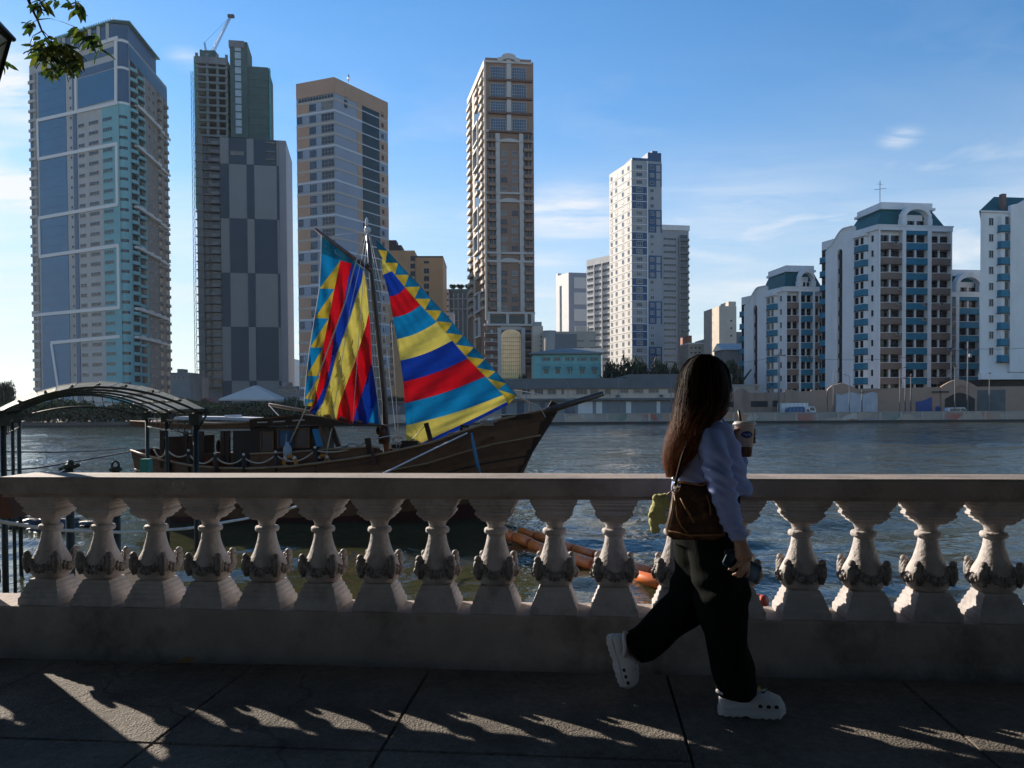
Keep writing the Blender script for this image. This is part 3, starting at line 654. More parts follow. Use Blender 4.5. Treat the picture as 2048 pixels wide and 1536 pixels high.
for i, h in enumerate(floors):
    if not (0 < h < ztop - 7): continue
    f2.put('balcony', bal_me, 0, h, .08)
    for t in (.48, .60): f2.put('window', wms, L2 * t, h - .4, .1)
    f2.put('balcony', wmd, L2 * .74, h, .1)
    f2.put('balcony', wmd, L2 * .92, h, .1)
def f2line(yl, yr):
    mbx = MB(); (s0, h0) = f2.sh(268, yl); (s1, h1) = f2.sh(338, yr)
    n_ = 9
    for k in range(n_):
        a = k / n_; b = (k + 1) / n_; f2.box(mbx, s0 + (s1 - s0) * a, s0 + (s1 - s0) * b, h0 - .4, h0 + .4 + .35 * (k % 2), .1, 1.25 if k < 6 else .6)
    mbx.build('white_band', M_FRAME, t1)
for yl in (210, 291, 413, 494, 617, 674): f2line(yl, yl + 60)
# penthouse and louvred roof
ph = [tuple(Vector(A) * .62 + Vector(B) * .38), tuple(Vector(B) * .97 + Vector(A) * .03), B2, tuple(Vector(B2) * .3 + Vector(C) * .7)]
ph.append(tuple(Vector(ph[0]) + (Vector(ph[3]) - Vector(ph[1])) * .7))
zph = f1.h(232, 45)
prism_root(t1, ph, ztop - .2, zph, M_BLUED, 'penthouse')
cen = sum((Vector(q) for q in ph), Vector((0, 0))) / len(ph)
over = [tuple(cen + (Vector(q) - cen) * 1.10) for q in ph]
prism_root(t1, over, zph + .5, zph + .75, M_TEAL, 'roof')
lv = MB()
for k in range(26):
    a = Vector(over[0]).lerp(Vector(over[1]), k / 25); b = Vector(ph[0]).lerp(Vector(ph[1]), k / 25); b = b + (b - a) * .6
    lo = Vector((t1.location.x, t1.location.y))
    lv.beam((*(a - lo), zph + .95), (*(b - lo), zph + .95), .25, .5)
lv.build('roof_louvre', M_TEAL, t1)
for k in range(6):
    col_ = MB()
    a = Vector(ph[0]).lerp(Vector(ph[1]), (k + .5) / 6) - Vector((t1.location.x, t1.location.y)) + Vector((0, -.25)); col_.box(a.x - .5, a.x + .5, a.y - .2, a.y + .1, ztop, zph + .4); col_.build('penthouse_pier', M_T1, t1)

# ---------------------------------------------------------------- dark checkered tower under construction, with crane
dB = 290.0
def flat_pt(xpx, Yc=dB, xc=490, slope=.185):
    # point on the slightly turned front plane
    P0 = Vector(((xc - CX) / F * Yc, Yc)); d = Vector((1, slope)); u = (xpx - CX) / F; t = (u * P0.y - P0.x) / (1 - u * slope); return tuple(P0 + d * t)
t2 = thing('checkered_tower', 'dark grey checkered tower still under construction with open concrete floors', 'tower', (*flat_pt(490), 0))
A2, E2 = flat_pt(397), flat_pt(578)
g = Face(A2, E2, t2)
M_CONC = mat('raw_concrete', (.165, .175, .185), rough=.9, var=.25, scale=.25, stain=.5, sscale=.3)
M_CHD = mat('panel_slate_blue', (.026, .052, .082), rough=.55, var=.08, scale=.2, bump=.2, bscale=1.5)
M_CHL = mat('panel_grey', (.20, .215, .22), rough=.6, var=.06, scale=.2, bump=.2, bscale=1.5)
M_CHS = mat('panel_pale', (.30, .30, .33), rough=.6, var=.06, scale=.2)
M_NET = mat('green_netting', (.055, .10, .10), rough=.8, var=.3, scale=.4)
M_NETB = mat('cyan_netting', (.12, .42, .45), rough=.8, var=.35, scale=.5, trans=.4)
hh = lambda y, x=480: g.h(x, y)
ss = lambda x, y=650: g.s(x, y)
dep = 26.0
mb = MB(); g.box(mb, ss(444), g.L, BANK_Z, hh(276), -dep, -.3); mb.build('wall', M_CHS, t2)
mb = MB(); g.box(mb, 0.6, ss(444) - .01, BANK_Z, hh(276), -dep, -1.4); mb.build('wall', M_CONC, t2)
cx_ = [444, 462, 497.5, 512, 557, 561.5]
rows = [BANK_Z, hh(761.5), hh(654), hh(546), hh(437.5), hh(329), hh(277)]
for c in range(5):
    for r_ in range(6):
        dark = (c + r_) % 2 == (0 if c < 4 else 0)
        mb = MB(); o = .0 if c in (0, 2) else .25
        if c == 2: o = .5
        g.box(mb, ss(cx_[c]) + .03, ss(cx_[c + 1]) - .03, rows[r_] + .04, rows[r_ + 1] - .04, -.35, o); mb.build('dark_panel' if dark else 'grey_panel', M_CHD if dark else M_CHL, t2)
mb = MB(); n_ = 8; sA, sB = ss(562), g.L
for k in range(n_): g.box(mb, sA + (sB - sA) * k / n_ + .05, sA + (sB - sA) * (k + 1) / n_ - .05, BANK_Z, hh(277), -.35, -.05)
mb.build('fluted_side', M_CHS, t2)
# openings at the top right and the dark window strip
mb = MB(); g.box(mb, ss(537), ss(553), hh(327), hh(290), .26, .3); mb.build('dark_opening', M_GLASS, t2)
mb = MB()
for y in (285, 303, 318): g.box(mb, ss(536), ss(555), hh(y), hh(y) + .5, .3, .8)
mb.build('floor_slab', M_CONC, t2)
mb = MB(); g.box(mb, ss(466), ss(492), hh(311), hh(303), .26, .45); mb.build('window', M_PANE, t2)
# left strip: concrete floors with balconies
fhh = (hh(276) - hh(774)) / 30.0
slab = MB(); Ls = ss(444)
slab.box(0, Ls, -.2, 1.3, 0, .35, 0); slab.box(Ls * .62, Ls - .1, -.9, -.2, 0, 1.15, 0); slab.box(Ls * .63, Ls * .97, .9, 1.39, 1.16, fhh - .1, 1); slab.box(Ls * .05, Ls * .3, .2, 1.39, .35, fhh, 0); slab.box(Ls * .36, Ls * .5, 1.2, 1.39, .8, fhh - .4, 1)
slab_me = slab.mesh('balcony_floor', [M_CONC, M_GLASS])
for k in range(30): g.put('balcony_floor', slab_me, 0.0, hh(774) + fhh * k)
# upper open floors
zt2 = hh(114, 425); fl = (zt2 - hh(276)) / 10.5
mb = MB(); g.box(mb, 1.2, ss(461), hh(276), zt2 - 3.2, -dep + 4, -4.5); mb.build('dark_core', mat('dark_interior', (.03, .03, .032), rough=.9), t2)
us = MB(); Lu = ss(461) - .6
us.box(0, Lu, 0, 12, 0, .75, 0)
for t in (.03, .36, .68, .97): us.box(Lu * t - .45, Lu * t + .45, .4, 1.3, .75, fl, 0)
us_me = us.mesh('open_floor', mat('new_concrete', (.15, .185, .19), rough=.9, var=.2, scale=.4))
for k in range(11): g.put('open_floor', us_me, .6, hh(276) + fl * k, 0)
mb = MB(); g.box(mb, .5, ss(461), zt2 - 2.5, zt2, -14, .1); mb.build('top_beam', M_CONC, t2)
# lift core with its windows, netted block
mb = MB(); g.box(mb, ss(461, 180), ss(496, 180), hh(276), hh(84, 475), -12, .4); mb.build('lift_core', M_NET, t2)
mb = MB(); g.box(mb, ss(459, 180), ss(490, 180), hh(96, 475), hh(83, 475), -11, .8); mb.build('core_head', M_CONC, t2)
lw = MB(); wI = ss(483, 180) - ss(471, 180); lw.box(0, wI, -.08, 0, 0, fl - .55); lwm = lw.mesh('core_window', mat('pale_core_glass', (.32, .40, .45), rough=.3, var=.2, scale=.5))
for k in range(12): g.put('core_window', lwm, ss(471, 180), hh(268) + fl * .995 * k, .42)
mb = MB(); g.box(mb, ss(496, 200), ss(537, 200), hh(277), hh(133, 515), -16, -.2); mb.build('netted_block', M_NET, t2)
mb = MB()
for k in range(9): g.box(mb, ss(496, 200), ss(537, 200), hh(277) + fl * k, hh(277) + fl * k + .3, -.199, .0)
mb.build('scaffold_ledge', mat('scaffold_board', (.07, .12, .11), rough=.8, var=.3), t2)
mb = MB(); g.box(mb, ss(538, 200), ss(540, 200), hh(277), hh(133, 515), -3, -.6); g.box(mb, ss(389.5, 300) , ss(391.5, 300), hh(420), zt2, -2, -.3); mb.build('netting', M_NETB, t2)
# hoist mast on the left edge
mb = MB(); sA = -.9
for k in range(46):
    h0 = .5 + k * (zt2 - 6) / 46; h1 = .5 + (k + 1) * (zt2 - 6) / 46
    for a_ in (0, .7): mb.beam(g.M @ Vector((sA + a_, -.2, h0)), g.M @ Vector((sA + a_, -.2, h1)), .14)
    mb.beam(g.M @ Vector((sA, -.2, h0)), g.M @ Vector((sA + .7, -.2, h1)), .09); mb.beam(g.M @ Vector((sA, -.2, h0)), g.M @ Vector((sA + 1.4, -.2, h0)), .09)
mb.build('hoist_mast', mat('mast_green', (.10, .24, .20), rough=.6, var=.2), t2)
# crane
cr0 = at(420, 110, dB + 5); crane = thing('luffing_crane', 'small luffing crane with raised lattice boom on the unfinished tower roof', 'crane', cr0)
M_CR = mat('crane_steel', (.16, .20, .24), rough=.5, var=.1, metal=.3)
def latt(a, b, w, n, name):
    a = Vector(a); b = Vector(b); d = (b - a).normalized(); sx = Vector((0, 1, 0)); sz = d.cross(sx).normalized(); mbx = MB()
    cs = [(-w, -w), (w, -w), (w, w), (-w, w)]
    for p_, q_ in cs: mbx.beam(a + sx * p_ + sz * q_, b + sx * p_ * .5 + sz * q_ * .5, .09)
    for k in range(n):
        t0, t1_ = k / n, (k + 1) / n; c0 = a.lerp(b, t0); c1 = a.lerp(b, t1_); s0 = 1 - .5 * t0; s1 = 1 - .5 * t1_
        for i in range(4):
            p0_, q0_ = cs[i]; p1_, q1_ = cs[(i + 1) % 4]; mbx.beam(c0 + (sx * p0_ + sz * q0_) * s0, c1 + (sx * p1_ + sz * q1_) * s1, .08)
    return mbx.build(name, M_CR, crane)
pb = at(421, 112, dB + 5) - cr0; tipc = at(461, 33, dB + 5) - cr0; mt = at(409, 85, dB + 5) - cr0; mbse = at(414, 113, dB + 5) - cr0
latt(pb, tipc, .5, 16, 'boom'); latt(mbse, mt, .35, 6, 'mast')
mb = MB(); mb.beam(mt, tipc, .07); mb.build('stay_cable', M_CR, crane)
mb = MB(); mb.box(-2.5, 2.2, -1.2, 1.2, -1.6, 1.2); mb.box(-3.4, -2.6, -1, 1, -.6, 1.6); mb.build('crane_house', M_NET, crane)
mb = MB(); mb.box(tipc.x - .9, tipc.x + 1.3, -.6, .6, tipc.z - .4, tipc.z + .6); mb.build('boom_head', M_DARKF, crane)

# ---------------------------------------------------------------- orange and grey banded tower
B = col_pt(675, 217); A = vp_corner(B, -2970, 600); C = vp_corner(B, 2045, 781)
t3 = thing('banded_tower', 'grey tower with orange panels, pale floor bands and a dark glass strip', 'tower', (B[0], B[1], 0))
f1 = Face(A, B, t3); f2 = Face(B, C, t3); D = back_corner(A, B, C)
M_T3 = mat('tower_grey_paint', (.27, .31, .38), rough=.75, var=.07, scale=.15, stain=.15, sscale=.2, streak=True)
M_OR = mat('tower_orange_paint', (.42, .27, .19), rough=.75, var=.07, scale=.2, stain=.2, sscale=.3)
M_BND = mat('floor_band_beige', (.42, .37, .33), rough=.75, var=.05); M_BNW = mat('floor_band_white', (.50, .52, .56), rough=.75, var=.05)
M_DG = mat('dark_green_glass', (.012, .028, .035), rough=.15, var=.2, scale=.2)
zt = f1.h(669, 154)
prism_root(t3, [A, B, C, D], BANK_Z, zt - 4.2, M_T3)
pr = MB(); lo = Vector((t3.location.x, t3.location.y))
for P, Q in ((A, B), (B, C)):
    fc = Face(P, Q, t3); fc.box(pr, 0, fc.L if P is A else fc.L, zt - 4.2, zt if P is A else zt, -.5, .12)
pr.build('parapet', M_OR, t3)
hb0 = f1.h(645, 140 + 430 / 5.118)     # a floor band (white)
fp = (f1.h(645, 140 + 430 / 5.118) - f1.h(645, 140 + 1140 / 5.118)) / 6.0
X = lambda cx: 580 + cx / 5.118
ci = {k: (f1.s(X(a), 280), f1.s(X(b), 280)) for k, (a, b) in dict(orng=(78, 202), wl=(80, 124), ws=(206, 264), wb=(326, 452)).items()}
cr_ = {k: (f2.s(X(a), 280), f2.s(X(b), 280)) for k, (a, b) in dict(orng=(690, 738), dk=(741, 912), end=(916, 996), wt=(935, 955)).items()}
wsm = win_mesh('window', ci['ws'][1] - ci['ws'][0], fp * .5, M_DARKF, M_GLASSB, 2, 1); wbm = win_mesh('window', ci['wb'][1] - ci['wb'][0], fp * .62, M_GREYF, M_GLASS, 4, 2)
wlm = win_mesh('window', ci['wl'][1] - ci['wl'][0], fp * .5, M_DARKF, M_GLASSB, 2, 1); wtm = win_mesh('window', .7, 1.1, M_DARKF, M_GLASS, 1, 1, fw=.06)
wbm2 = win_mesh('window', ci['wb'][1] - ci['wb'][0], fp * .62, M_GREYF, M_PANE, 3, 2)
nfl = int((hb0 - BANK_Z) / fp) + 1
for j in range(-1, nfl):
    hb = hb0 - fp * j                 # band at the bottom of this storey
    if hb < BANK_Z: break
    phase = j % 3                      # 0: white band
    m_b = M_BNW if phase == 0 else M_BND
    mb = MB(); f1.box(mb, -.03, f1.L + .1, hb - .28, hb + .28, -.3, .10); f2.box(mb, -.02, cr_['dk'][0], hb - .28, hb + .28, -.3, .10); mb.build('floor_band', m_b, t3); mb = MB(); f2.box(mb, cr_['end'][0], f2.L, hb - .28, hb + .28, -.3, .10); mb.build('floor_band', m_b, t3)
    mb = MB(); f2.box(mb, cr_['dk'][0] + .002, cr_['end'][0] - .002, hb - .14, hb + .14, .05, .16); mb.build('strip_mullion', M_BNW, t3)
    grey = phase == 1
    if j >= 0:
        if not grey or j == 1:
            mb = MB(); f1.box(mb, 0.02, ci['orng'][1], hb + .29, hb + fp - .29, 0, .06)
            if not (j % 3 == 1): mb.build('orange_panel', M_OR, t3)
        if j % 3 == 2:
            pass
        if j % 3 == 1: f1.put('window', wlm, sum(ci['wl']) / 2, hb + fp * .32)
        f1.put('window', wsm, sum(ci['ws']) / 2, hb + fp * .27)
        f1.put('window', random.choice((wbm, wbm, wbm2)), sum(ci['wb']) / 2, hb + fp * .20)
    if j % 3 != 1: mb = MB(); f2.box(mb, cr_['orng'][0], cr_['orng'][1] - .01, hb + .29, hb + fp - .29, 0, .06); mb.build('orange_panel', M_OR, t3)
    if j % 3 != 1: mb = MB(); f2.box(mb, cr_['end'][0], f2.L - .02, hb + .29, hb + fp - .29, 0, .06); mb.build('orange_panel', M_OR, t3)
    f2.put('window', wtm, sum(cr_['wt']) / 2, hb + fp * .3, .06)
mb = MB(); f2.box(mb, cr_['dk'][0], cr_['dk'][1], BANK_Z, f2.h(724, 198), 0, .06); mb.build('dark_glass_strip', M_DG, t3)
hbt = hb0 + fp
gb = MB(); f1.box(gb, .8, f1.L - .1, hbt + .4, zt - 4.3, .02, .12); gb.build('top_window_band', M_GLASS, t3)
gb = MB()
for k in range(13): s_ = .8 + (f1.L - .9) * k / 12; f1.box(gb, s_ - .06, s_ + .06, hbt + .4, zt - 4.3, .12, .2)
f1.box(gb, .8, f1.L, hbt + 1.1, hbt + 1.2, .12, .22); gb.build('top_mullion', M_GREYF, t3)
for y in (187, 208): f2.put('window', win_mesh('window', .9, 1.9, M_DARKF, M_GLASS, 1, 1), f2.s(691, y), f2.h(691, y) - .9, .02)
mb = MB(); P = Vector(B).lerp(Vector(C), .42) - lo; Q = Vector(C) - lo; w_ = (Vector(D) - Vector(C)) * .6
mb.prism([tuple(P + w_ * .05), tuple(Q * .97 + w_ * .05), tuple(Q * .97 + w_), tuple(P + w_)], zt - 4.2, zt - 1.0, 0)
mb.build('roof_house', mat('roof_house', (.22, .22, .21), var=.15), t3)
mb = MB(); mb.prism([tuple(P + w_ * .0), tuple(Q + w_ * .0), tuple(Q + w_), tuple(P + w_)], zt - 1.0, zt - .5, 0); mb.build('roof', M_NET, t3)
an = MB(); pa = at(697, 160, 226) - t3.location; an.tube([pa - Vector((0, 0, 2)), pa + Vector((0, 0, .3))], .06, 5); an.lathe([(.05, 0), (.35, .4), (.4, 1.0), (.2, 1.7), (.03, 2.0)], 8, (pa.x, pa.y, pa.z - .3)); an.build('antenna', mat('bright_metal', (.85, .85, .85), rough=.15, metal=.9), t3)

# ---------------------------------------------------------------- slender brown tower with arched top
B = col_pt(975, 280); A = vp_corner(B, 675, 941); C = vp_corner(B, 13000, 1070.5)
t4 = thing('brown_tower', 'slender brown brick tower with pale pilasters, arches and a curved pediment', 'tower', (B[0], B[1], 0))
f1 = Face(A, B, t4); f2 = Face(B, C, t4); D = back_corner(A, B, C)
M_BR = mat('tower_brown_brick', (.25, .165, .125), rough=.8, var=.12, scale=.4); M_ST = mat('tower_pale_stone', (.46, .44, .42), rough=.7, var=.08, scale=.3, stain=.15, sscale=.4, streak=True)
M_BRD = mat('tower_brown_ledge', (.13, .075, .06), rough=.8, var=.12); M_CREAM = mat('tower_cream_side', (.50, .44, .37), rough=.75, var=.1, scale=.3)
zt = f2.h(1010, 122); zc = f2.h(1010, 265)
XX = lambda cx: 920 + cx / 6.676
S2 = lambda x, y=300: f2.s(x, y)
prism_root(t4, [A, B, C, D], BANK_Z, zt, M_BR)
H4 = lambda y, x=1018: f2.h(x, y)
def strip(name, x0, x1, y0, y1, o, m, fc=f2, xr=None):
    mbx = MB(); ym = (y0 + y1) / 2; fc.box(mbx, fc.s(x0, ym), fc.s(x1, ym), fc.h((x0 + x1) / 2, y1), fc.h((x0 + x1) / 2, y0), 0, o); return mbx.build(name, m, t4)
strip('centre_pilaster', 1013, 1022, 120, 266, .5, M_ST); strip('corner_pilaster', 969, 973, 124, 640, .55, M_CREAM)
strip('cornice', 969, 1063, 124, 128, .7, M_ST); strip('parapet', 970, 1062, 118, 123.5, .3, M_BR)
tw4 = MB()
for i, (y0, y1) in enumerate(((135, 159), (169, 195), (204, 225), (238, 262))):
    hh0, hh1 = H4(y1), H4(y0)
    for (xa, xb) in ((981, 1010.5), (1024.5, 1052)):
        w_ = f2.s(xb, 200) - f2.s(xa, 200); wmx = win_mesh('window', w_, hh1 - hh0, M_ST, M_GLASSB, 6, 4, fw=.12)
        f2.put('window', wmx, (f2.s(xa, 200) + f2.s(xb, 200)) / 2, hh0)
    strip('ledge', 977, 1064, y1 + 1, y1 + 5, .9, M_BRD)
for y in (264, 283, 387, 403, 506.5, 523, 626): strip('cornice', 969.5 + (y - 120) * .01, 1064.5 + (y - 120) * .01, y - 1.8, y + 2.2, .75, M_ST)
fh4 = 17.6
for (ya, yb) in ((285, 387), (404, 506), (524, 626)):
    for (xa, xb) in ((991, 999.4), (1038, 1046.2)):
        dx_ = (ya - 280) * .01; strip('pilaster', xa + dx_, xb + dx_, ya - 18, yb, .55, M_ST)
    # arch
    mbx = MB(); xl, xr = f2.s(999.6, ya), f2.s(1038, ya); cxs = (xl + xr) / 2; rad = (xr - xl) / 2; hA = H4(ya + 4)
    for k in range(12):
        a0, a1 = math.pi * (1 - k / 12), math.pi * (1 - (k + 1) / 12)
        q = [(cxs + (rad + e) * math.cos(a), hA + (rad * .36 + e) * math.sin(a)) for a in (a0, a1) for e in (0, .8)]
        vs = [f2.M @ Vector((s_, -o_, h_)) for o_ in (0.0, .4) for s_, h_ in (q[0], q[1], q[3], q[2])]
        mbx.add(vs, [(3, 2, 1, 0), (4, 5, 6, 7), (0, 1, 5, 4), (1, 2, 6, 5), (2, 3, 7, 6), (3, 0, 4, 7)])
    mbx.build('arch', M_ST, t4)
    wv = win_mesh('window', 2.0, 1.5, M_ST, M_PANE, 2, 1, fw=.08); wv2 = win_mesh('window', 2.0, 1.5, M_BRD, M_GLASS, 2, 1, fw=.08)
    y = yb - 9
    while y > ya + 6:
        for xw in (1008, 1030): f2.put('window', random.choice((wv, wv, wv2)), f2.s(xw, y), H4(y) - .7)
        y -= fh4
for side_, (xa, xb) in enumerate(((975.5, 990.5), (1047, 1063.5))):
    y = 278
    wB = f2.s(xb, 300) - f2.s(xa, 300)
    mbx = MB(); mbx.box(0, wB, -1.2, 0, -.5, .6, 0); mbx.box(.3, wB - .3, -.05, 0, .61, 2.5, 1); mbx.box(wB * .5, wB * .62, -.6, -.06, .61, 2.55, 0); bmx = mbx.mesh('balcony', [M_BR, M_GLASS])
    while y < 626:
        f2.put('balcony', bmx, f2.s(xa + (y - 280) * .01, y), H4(y) - .9); y += fh4
# left lit side: stacked balconies and pale frames
L1 = f1.L
strip_h = [(H4(266) - 3.1 * k) for k in range(int((H4(266) - H4(640)) / 3.1))]
mbx = MB(); mbx.box(0, L1 * .22, -1.0, 0, -.5, .7, 0); mbx.box(L1 * .03, L1 * .2, -.05, 0, .71, 2.5, 1); b1 = mbx.mesh('balcony', [M_CREAM, M_GLASS])
mbx = MB(); mbx.box(0, L1 * .16, -.8, 0, -.5, .6, 0); mbx.box(L1 * .02, L1 * .14, -.05, 0, .61, 2.5, 1); b2 = mbx.mesh('balcony', [M_CREAM, M_GLASS])
k = 0
hcur = zt - 5
while hcur > H4(620):
    f1.put('balcony', b1, L1 * .02, hcur); f1.put('balcony', b2, L1 * .74, hcur)
    if k % 10 not in (3, 4, 5, 6, 7, 8): f1.put('balcony', b2, L1 * .47, hcur)
    hcur -= 3.1; k += 1
for hc in [zt - 5 - 3.1 * q for q in (4.0, 7.0, 14.0, 17.0, 24.0, 27.0, 34)]:
    mbx = MB(); s0, s1 = L1 * .40, L1 * .68
    f1.box(mbx, s0, s1, hc - 6.6, hc - 6.1, 0, 1.0); f1.box(mbx, s0, s1, hc + .1, hc + .6, 0, 1.0); f1.box(mbx, s0, s0 + .5, hc - 6.1, hc + .1, 0, 1.0); f1.box(mbx, s1 - .5, s1, hc - 6.1, hc + .1, 0, 1.0)
    mbx.build('bay_frame', M_WHITE, t4)
mbx = MB(); f1.box(mbx, L1 * .40, L1 * .68, 20, zt - 10, -.02, .12); mbx.build('dark_bay', M_GLASS, t4)
mbx = MB(); f1.box(mbx, L1 * .28, L1 * .38, 5, zt - 1, 0, .15); f1.box(mbx, 0, L1, zt - 2.2, zt, 0, .5); mbx.build('cream_wall', M_CREAM, t4)
# pediment
mbx = MB(); s0, s1 = f2.s(996, 118), f2.s(1038, 118); cS = (s0 + s1) / 2; hw = (s1 - s0) / 2; hbase = zt - 2.2; hp = H4(108.5)
poly = [(s0 - .2, H4(126.5)), (s0 - .3, H4(121)), (s0, H4(117.5)), (s0 + hw * .25, H4(117))]
for k in range(9):
    a = math.pi * (1 - k / 8); poly.append((cS + hw * .70 * math.cos(a), H4(116.5) + (hp - H4(116.5)) * math.sin(a)))
poly += [(s1 - hw * .25, H4(117)), (s1, H4(117.5)), (s1 + .3, H4(121)), (s1 + .2, H4(126.5)), (s1 - hw * .30, H4(127))]
poly += [(cS + hw * .66 * math.cos(math.pi * k / 8), H4(127) + (H4(119) - H4(127)) * math.sin(math.pi * k / 8)) for k in range(1, 8)] + [(s0 + hw * .30, H4(127))]
n_ = len(poly); vs = [f2.M @ Vector((p_[0], -.9, p_[1])) for p_ in poly] + [f2.M @ Vector((p_[0], .5, p_[1])) for p_ in poly]
mbx.add(vs, [tuple(range(n_)), tuple(range(n_, 2 * n_))[::-1]] + [(i, n_ + i, n_ + (i + 1) % n_, (i + 1) % n_) for i in range(n_)]); mbx.build('pediment', M_ST, t4)
# podium: open storey, cornices, parking floors, tall arched window
strip('cornice', 968, 1072, 648, 652, 1.0, M_ST)
mbx = MB(); f2.box(mbx, f2.s(980), f2.s(1066), H4(648), H4(631), .0, .06); mbx.build('open_storey', M_DG, t4)
for xa in (974, 1012, 1049, 1062): strip('column', xa, xa + 5.5, 628, 649, .8, M_ST)
for (xa, xb) in ((969, 995), (1050, 1071)):
    for y in (668, 684.5, 701, 717, 733):
        strip('parking_parapet', xa, xb, y, y + 7, 1.2, M_BRD); strip('parking_edge', xa, xb, y - 1.2, y, 1.3, M_ST); strip('parking_opening', xa + 1, xb - 1, y - 8, y - 1.3, .08, M_GLASS)
        if xa == 969: strip('parking_pier', xa + 12, xa + 16, y - 8, y - 1, .5, M_ST)
for (xa, xb) in ((994.5, 1002), (1042, 1049.5)): strip('pilaster', xa, xb, 656, 760, 1.4, M_ST)
M_GOLD = mat('golden_glass', (.52, .38, .24), rough=.22, var=.18, scale=.5, metal=.55)
mbx = MB(); xl, xr = f2.s(1002, 700), f2.s(1042, 700); hA = H4(673); poly = [(xl, H4(765)), (xr, H4(765))] + [((xl + xr) / 2 + (xr - xl) / 2 * math.cos(math.pi * k / 12), hA + (H4(659) - hA) * math.sin(math.pi * k / 12)) for k in range(13)]
n_ = len(poly); vs = [f2.M @ Vector((p_[0], -.5, p_[1])) for p_ in poly] + [f2.M @ Vector((p_[0], 0, p_[1])) for p_ in poly]
mbx.add(vs, [tuple(range(n_)), tuple(range(n_, 2 * n_))[::-1]] + [(i, n_ + i, n_ + (i + 1) % n_, (i + 1) % n_) for i in range(n_)]); aw = mbx.build('arched_window', M_GOLD, t4)
mbx = MB()
for k in range(1, 10): s_ = xl + (xr - xl) * k / 10; f2.box(mbx, s_ - .05, s_ + .05, H4(765), H4(664 if 1 < k < 9 else 670), .501, .6)
for y in range(676, 765, 8): f2.box(mbx, xl, xr, H4(y), H4(y) + .10, .501, .58)
mbx.build('mullion', M_BRD, aw)
strip('window_head', 1002, 1042, 653, 660, .35, M_ST)

# ---------------------------------------------------------------- white and blue tower with two slabs
B = col_pt(1265, 314); A = vp_corner(B, 500, 1221); Bm = vp_corner(B, 9000, 1296.5); C = vp_corner(B, 9000, 1324.5)
t5 = thing('white_blue_tower', 'white tower with blocks of dark blue panels and rows of small windows', 'tower', (B[0], B[1], 0))
f1 = Face(A, B, t5); f2 = Face(B, C, t5); D = back_corner(A, B, C)
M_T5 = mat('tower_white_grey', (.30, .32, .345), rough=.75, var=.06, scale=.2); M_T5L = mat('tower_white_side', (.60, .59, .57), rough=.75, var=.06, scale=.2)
M_T5B = mat('tower_deep_blue', (.028, .085, .18), rough=.6, var=.08, scale=.2); M_T5W = mat('tower_line_white', (.62, .62, .62), rough=.7, var=.04)
X5 = lambda cx: 1100 + cx / 3.0725
Y5 = lambda cy: 280 + cy / 3.0725
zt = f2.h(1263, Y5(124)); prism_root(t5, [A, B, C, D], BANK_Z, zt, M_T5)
fp = (f2.h(1278, Y5(310)) - f2.h(1278, Y5(1250))) / 20.0
h_top = f2.h(1278, Y5(165))        # centre of the top storey
sa0, sa1 = 0.15, f2.s(X5(595), 500); sb0, sb1 = f2.s(X5(602), 500), f2.L; sbm = f2.s(X5(653), 500)
wA = win_mesh('window', (sa1 - sa0) * .40, fp * .5, M_T5W, M_GLASS, 3, 1, fw=.08); wA2 = win_mesh('window', (sa1 - sa0) * .40, fp * .5, M_T5W, M_PANE, 3, 1, fw=.08)
wB_ = win_mesh('window', (sbm - sb0) * .42, fp * .45, M_T5W, M_GLASS, 2, 1, fw=.06); wB2_ = win_mesh('window', (sbm - sb0) * .42, fp * .45, M_T5W, M_PANE, 2, 1, fw=.06)
wS = win_mesh('window', 1.5, fp * .5, M_T5W, M_GLASSB, 2, 1, fw=.08); wS2 = win_mesh('window', 1.5, fp * .5, M_T5W, M_PANE, 2, 1, fw=.08)
k = 0; h = h_top
mbL = MB()
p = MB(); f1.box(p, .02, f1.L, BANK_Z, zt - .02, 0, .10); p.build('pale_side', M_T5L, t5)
while h > 1:
    blueA = (k // 3) % 2 == 1; blueB = not blueA
    if blueA: mb = MB(); f2.box(mb, sa0, sa1, h - fp / 2 + .12, h + fp / 2 - .12, 0, .1); mb.build('blue_panel', M_T5B, t5)
    if blueB:
        mb = MB(); f2.box(mb, sb0, sbm, h - fp / 2 + .02, h + fp / 2 - .02, 0, .1); mb.build('blue_panel', M_T5B, t5)
        mb = MB(); f2.box(mb, sbm + .01, sb1, h + fp / 2 - .45, h + fp / 2, 0, .11); f2.box(mb, sb1 - .5, sb1, h - fp / 2, h + fp / 2 - .46, 0, .11); mb.build('blue_edge', M_T5B, t5)
    mb = MB(); f2.box(mb, 0, sa1 + .25, h - fp / 2 - .14, h - fp / 2 + .14, 0, .22); f1.box(mb, 0, f1.L + .2, h - fp / 2 - .16, h - fp / 2 + .16, .1, .26); mb.build('floor_band', M_T5W, t5)
    f2.put('window', random.choice((wA, wA, wA2)), (sa0 + sa1) / 2 - .1, h - fp * .25, .1 if blueA else 0); f2.put('window', random.choice((wB_, wB2_)), (sb0 + sbm) / 2, h - fp * .25, .1 if blueB else 0)
    for t in (.10, .32, .62, .87): f1.put('window', random.choice((wS, wS2)), f1.L * t, h - fp * .25, .1)
    h -= fp; k += 1
mb = MB(); f2.box(mb, sa1, sb0, BANK_Z, zt, 0, .3); mb.build('pier', M_T5W, t5)
mb = MB(); f2.box(mb, .1, sa1 + .4, zt, zt + 1.0, -8, .15); mb.build('parapet', M_T5B, t5)
mb = MB(); f2.box(mb, sa1 + .45, f2.L - .2, zt, zt + 3.4, -9, .1); f2.box(mb, sb0 + 2, f2.L - 1.5, zt + 3.4, zt + 4.3, -7, -.5); mb.build('roof_block', M_T5B, t5)

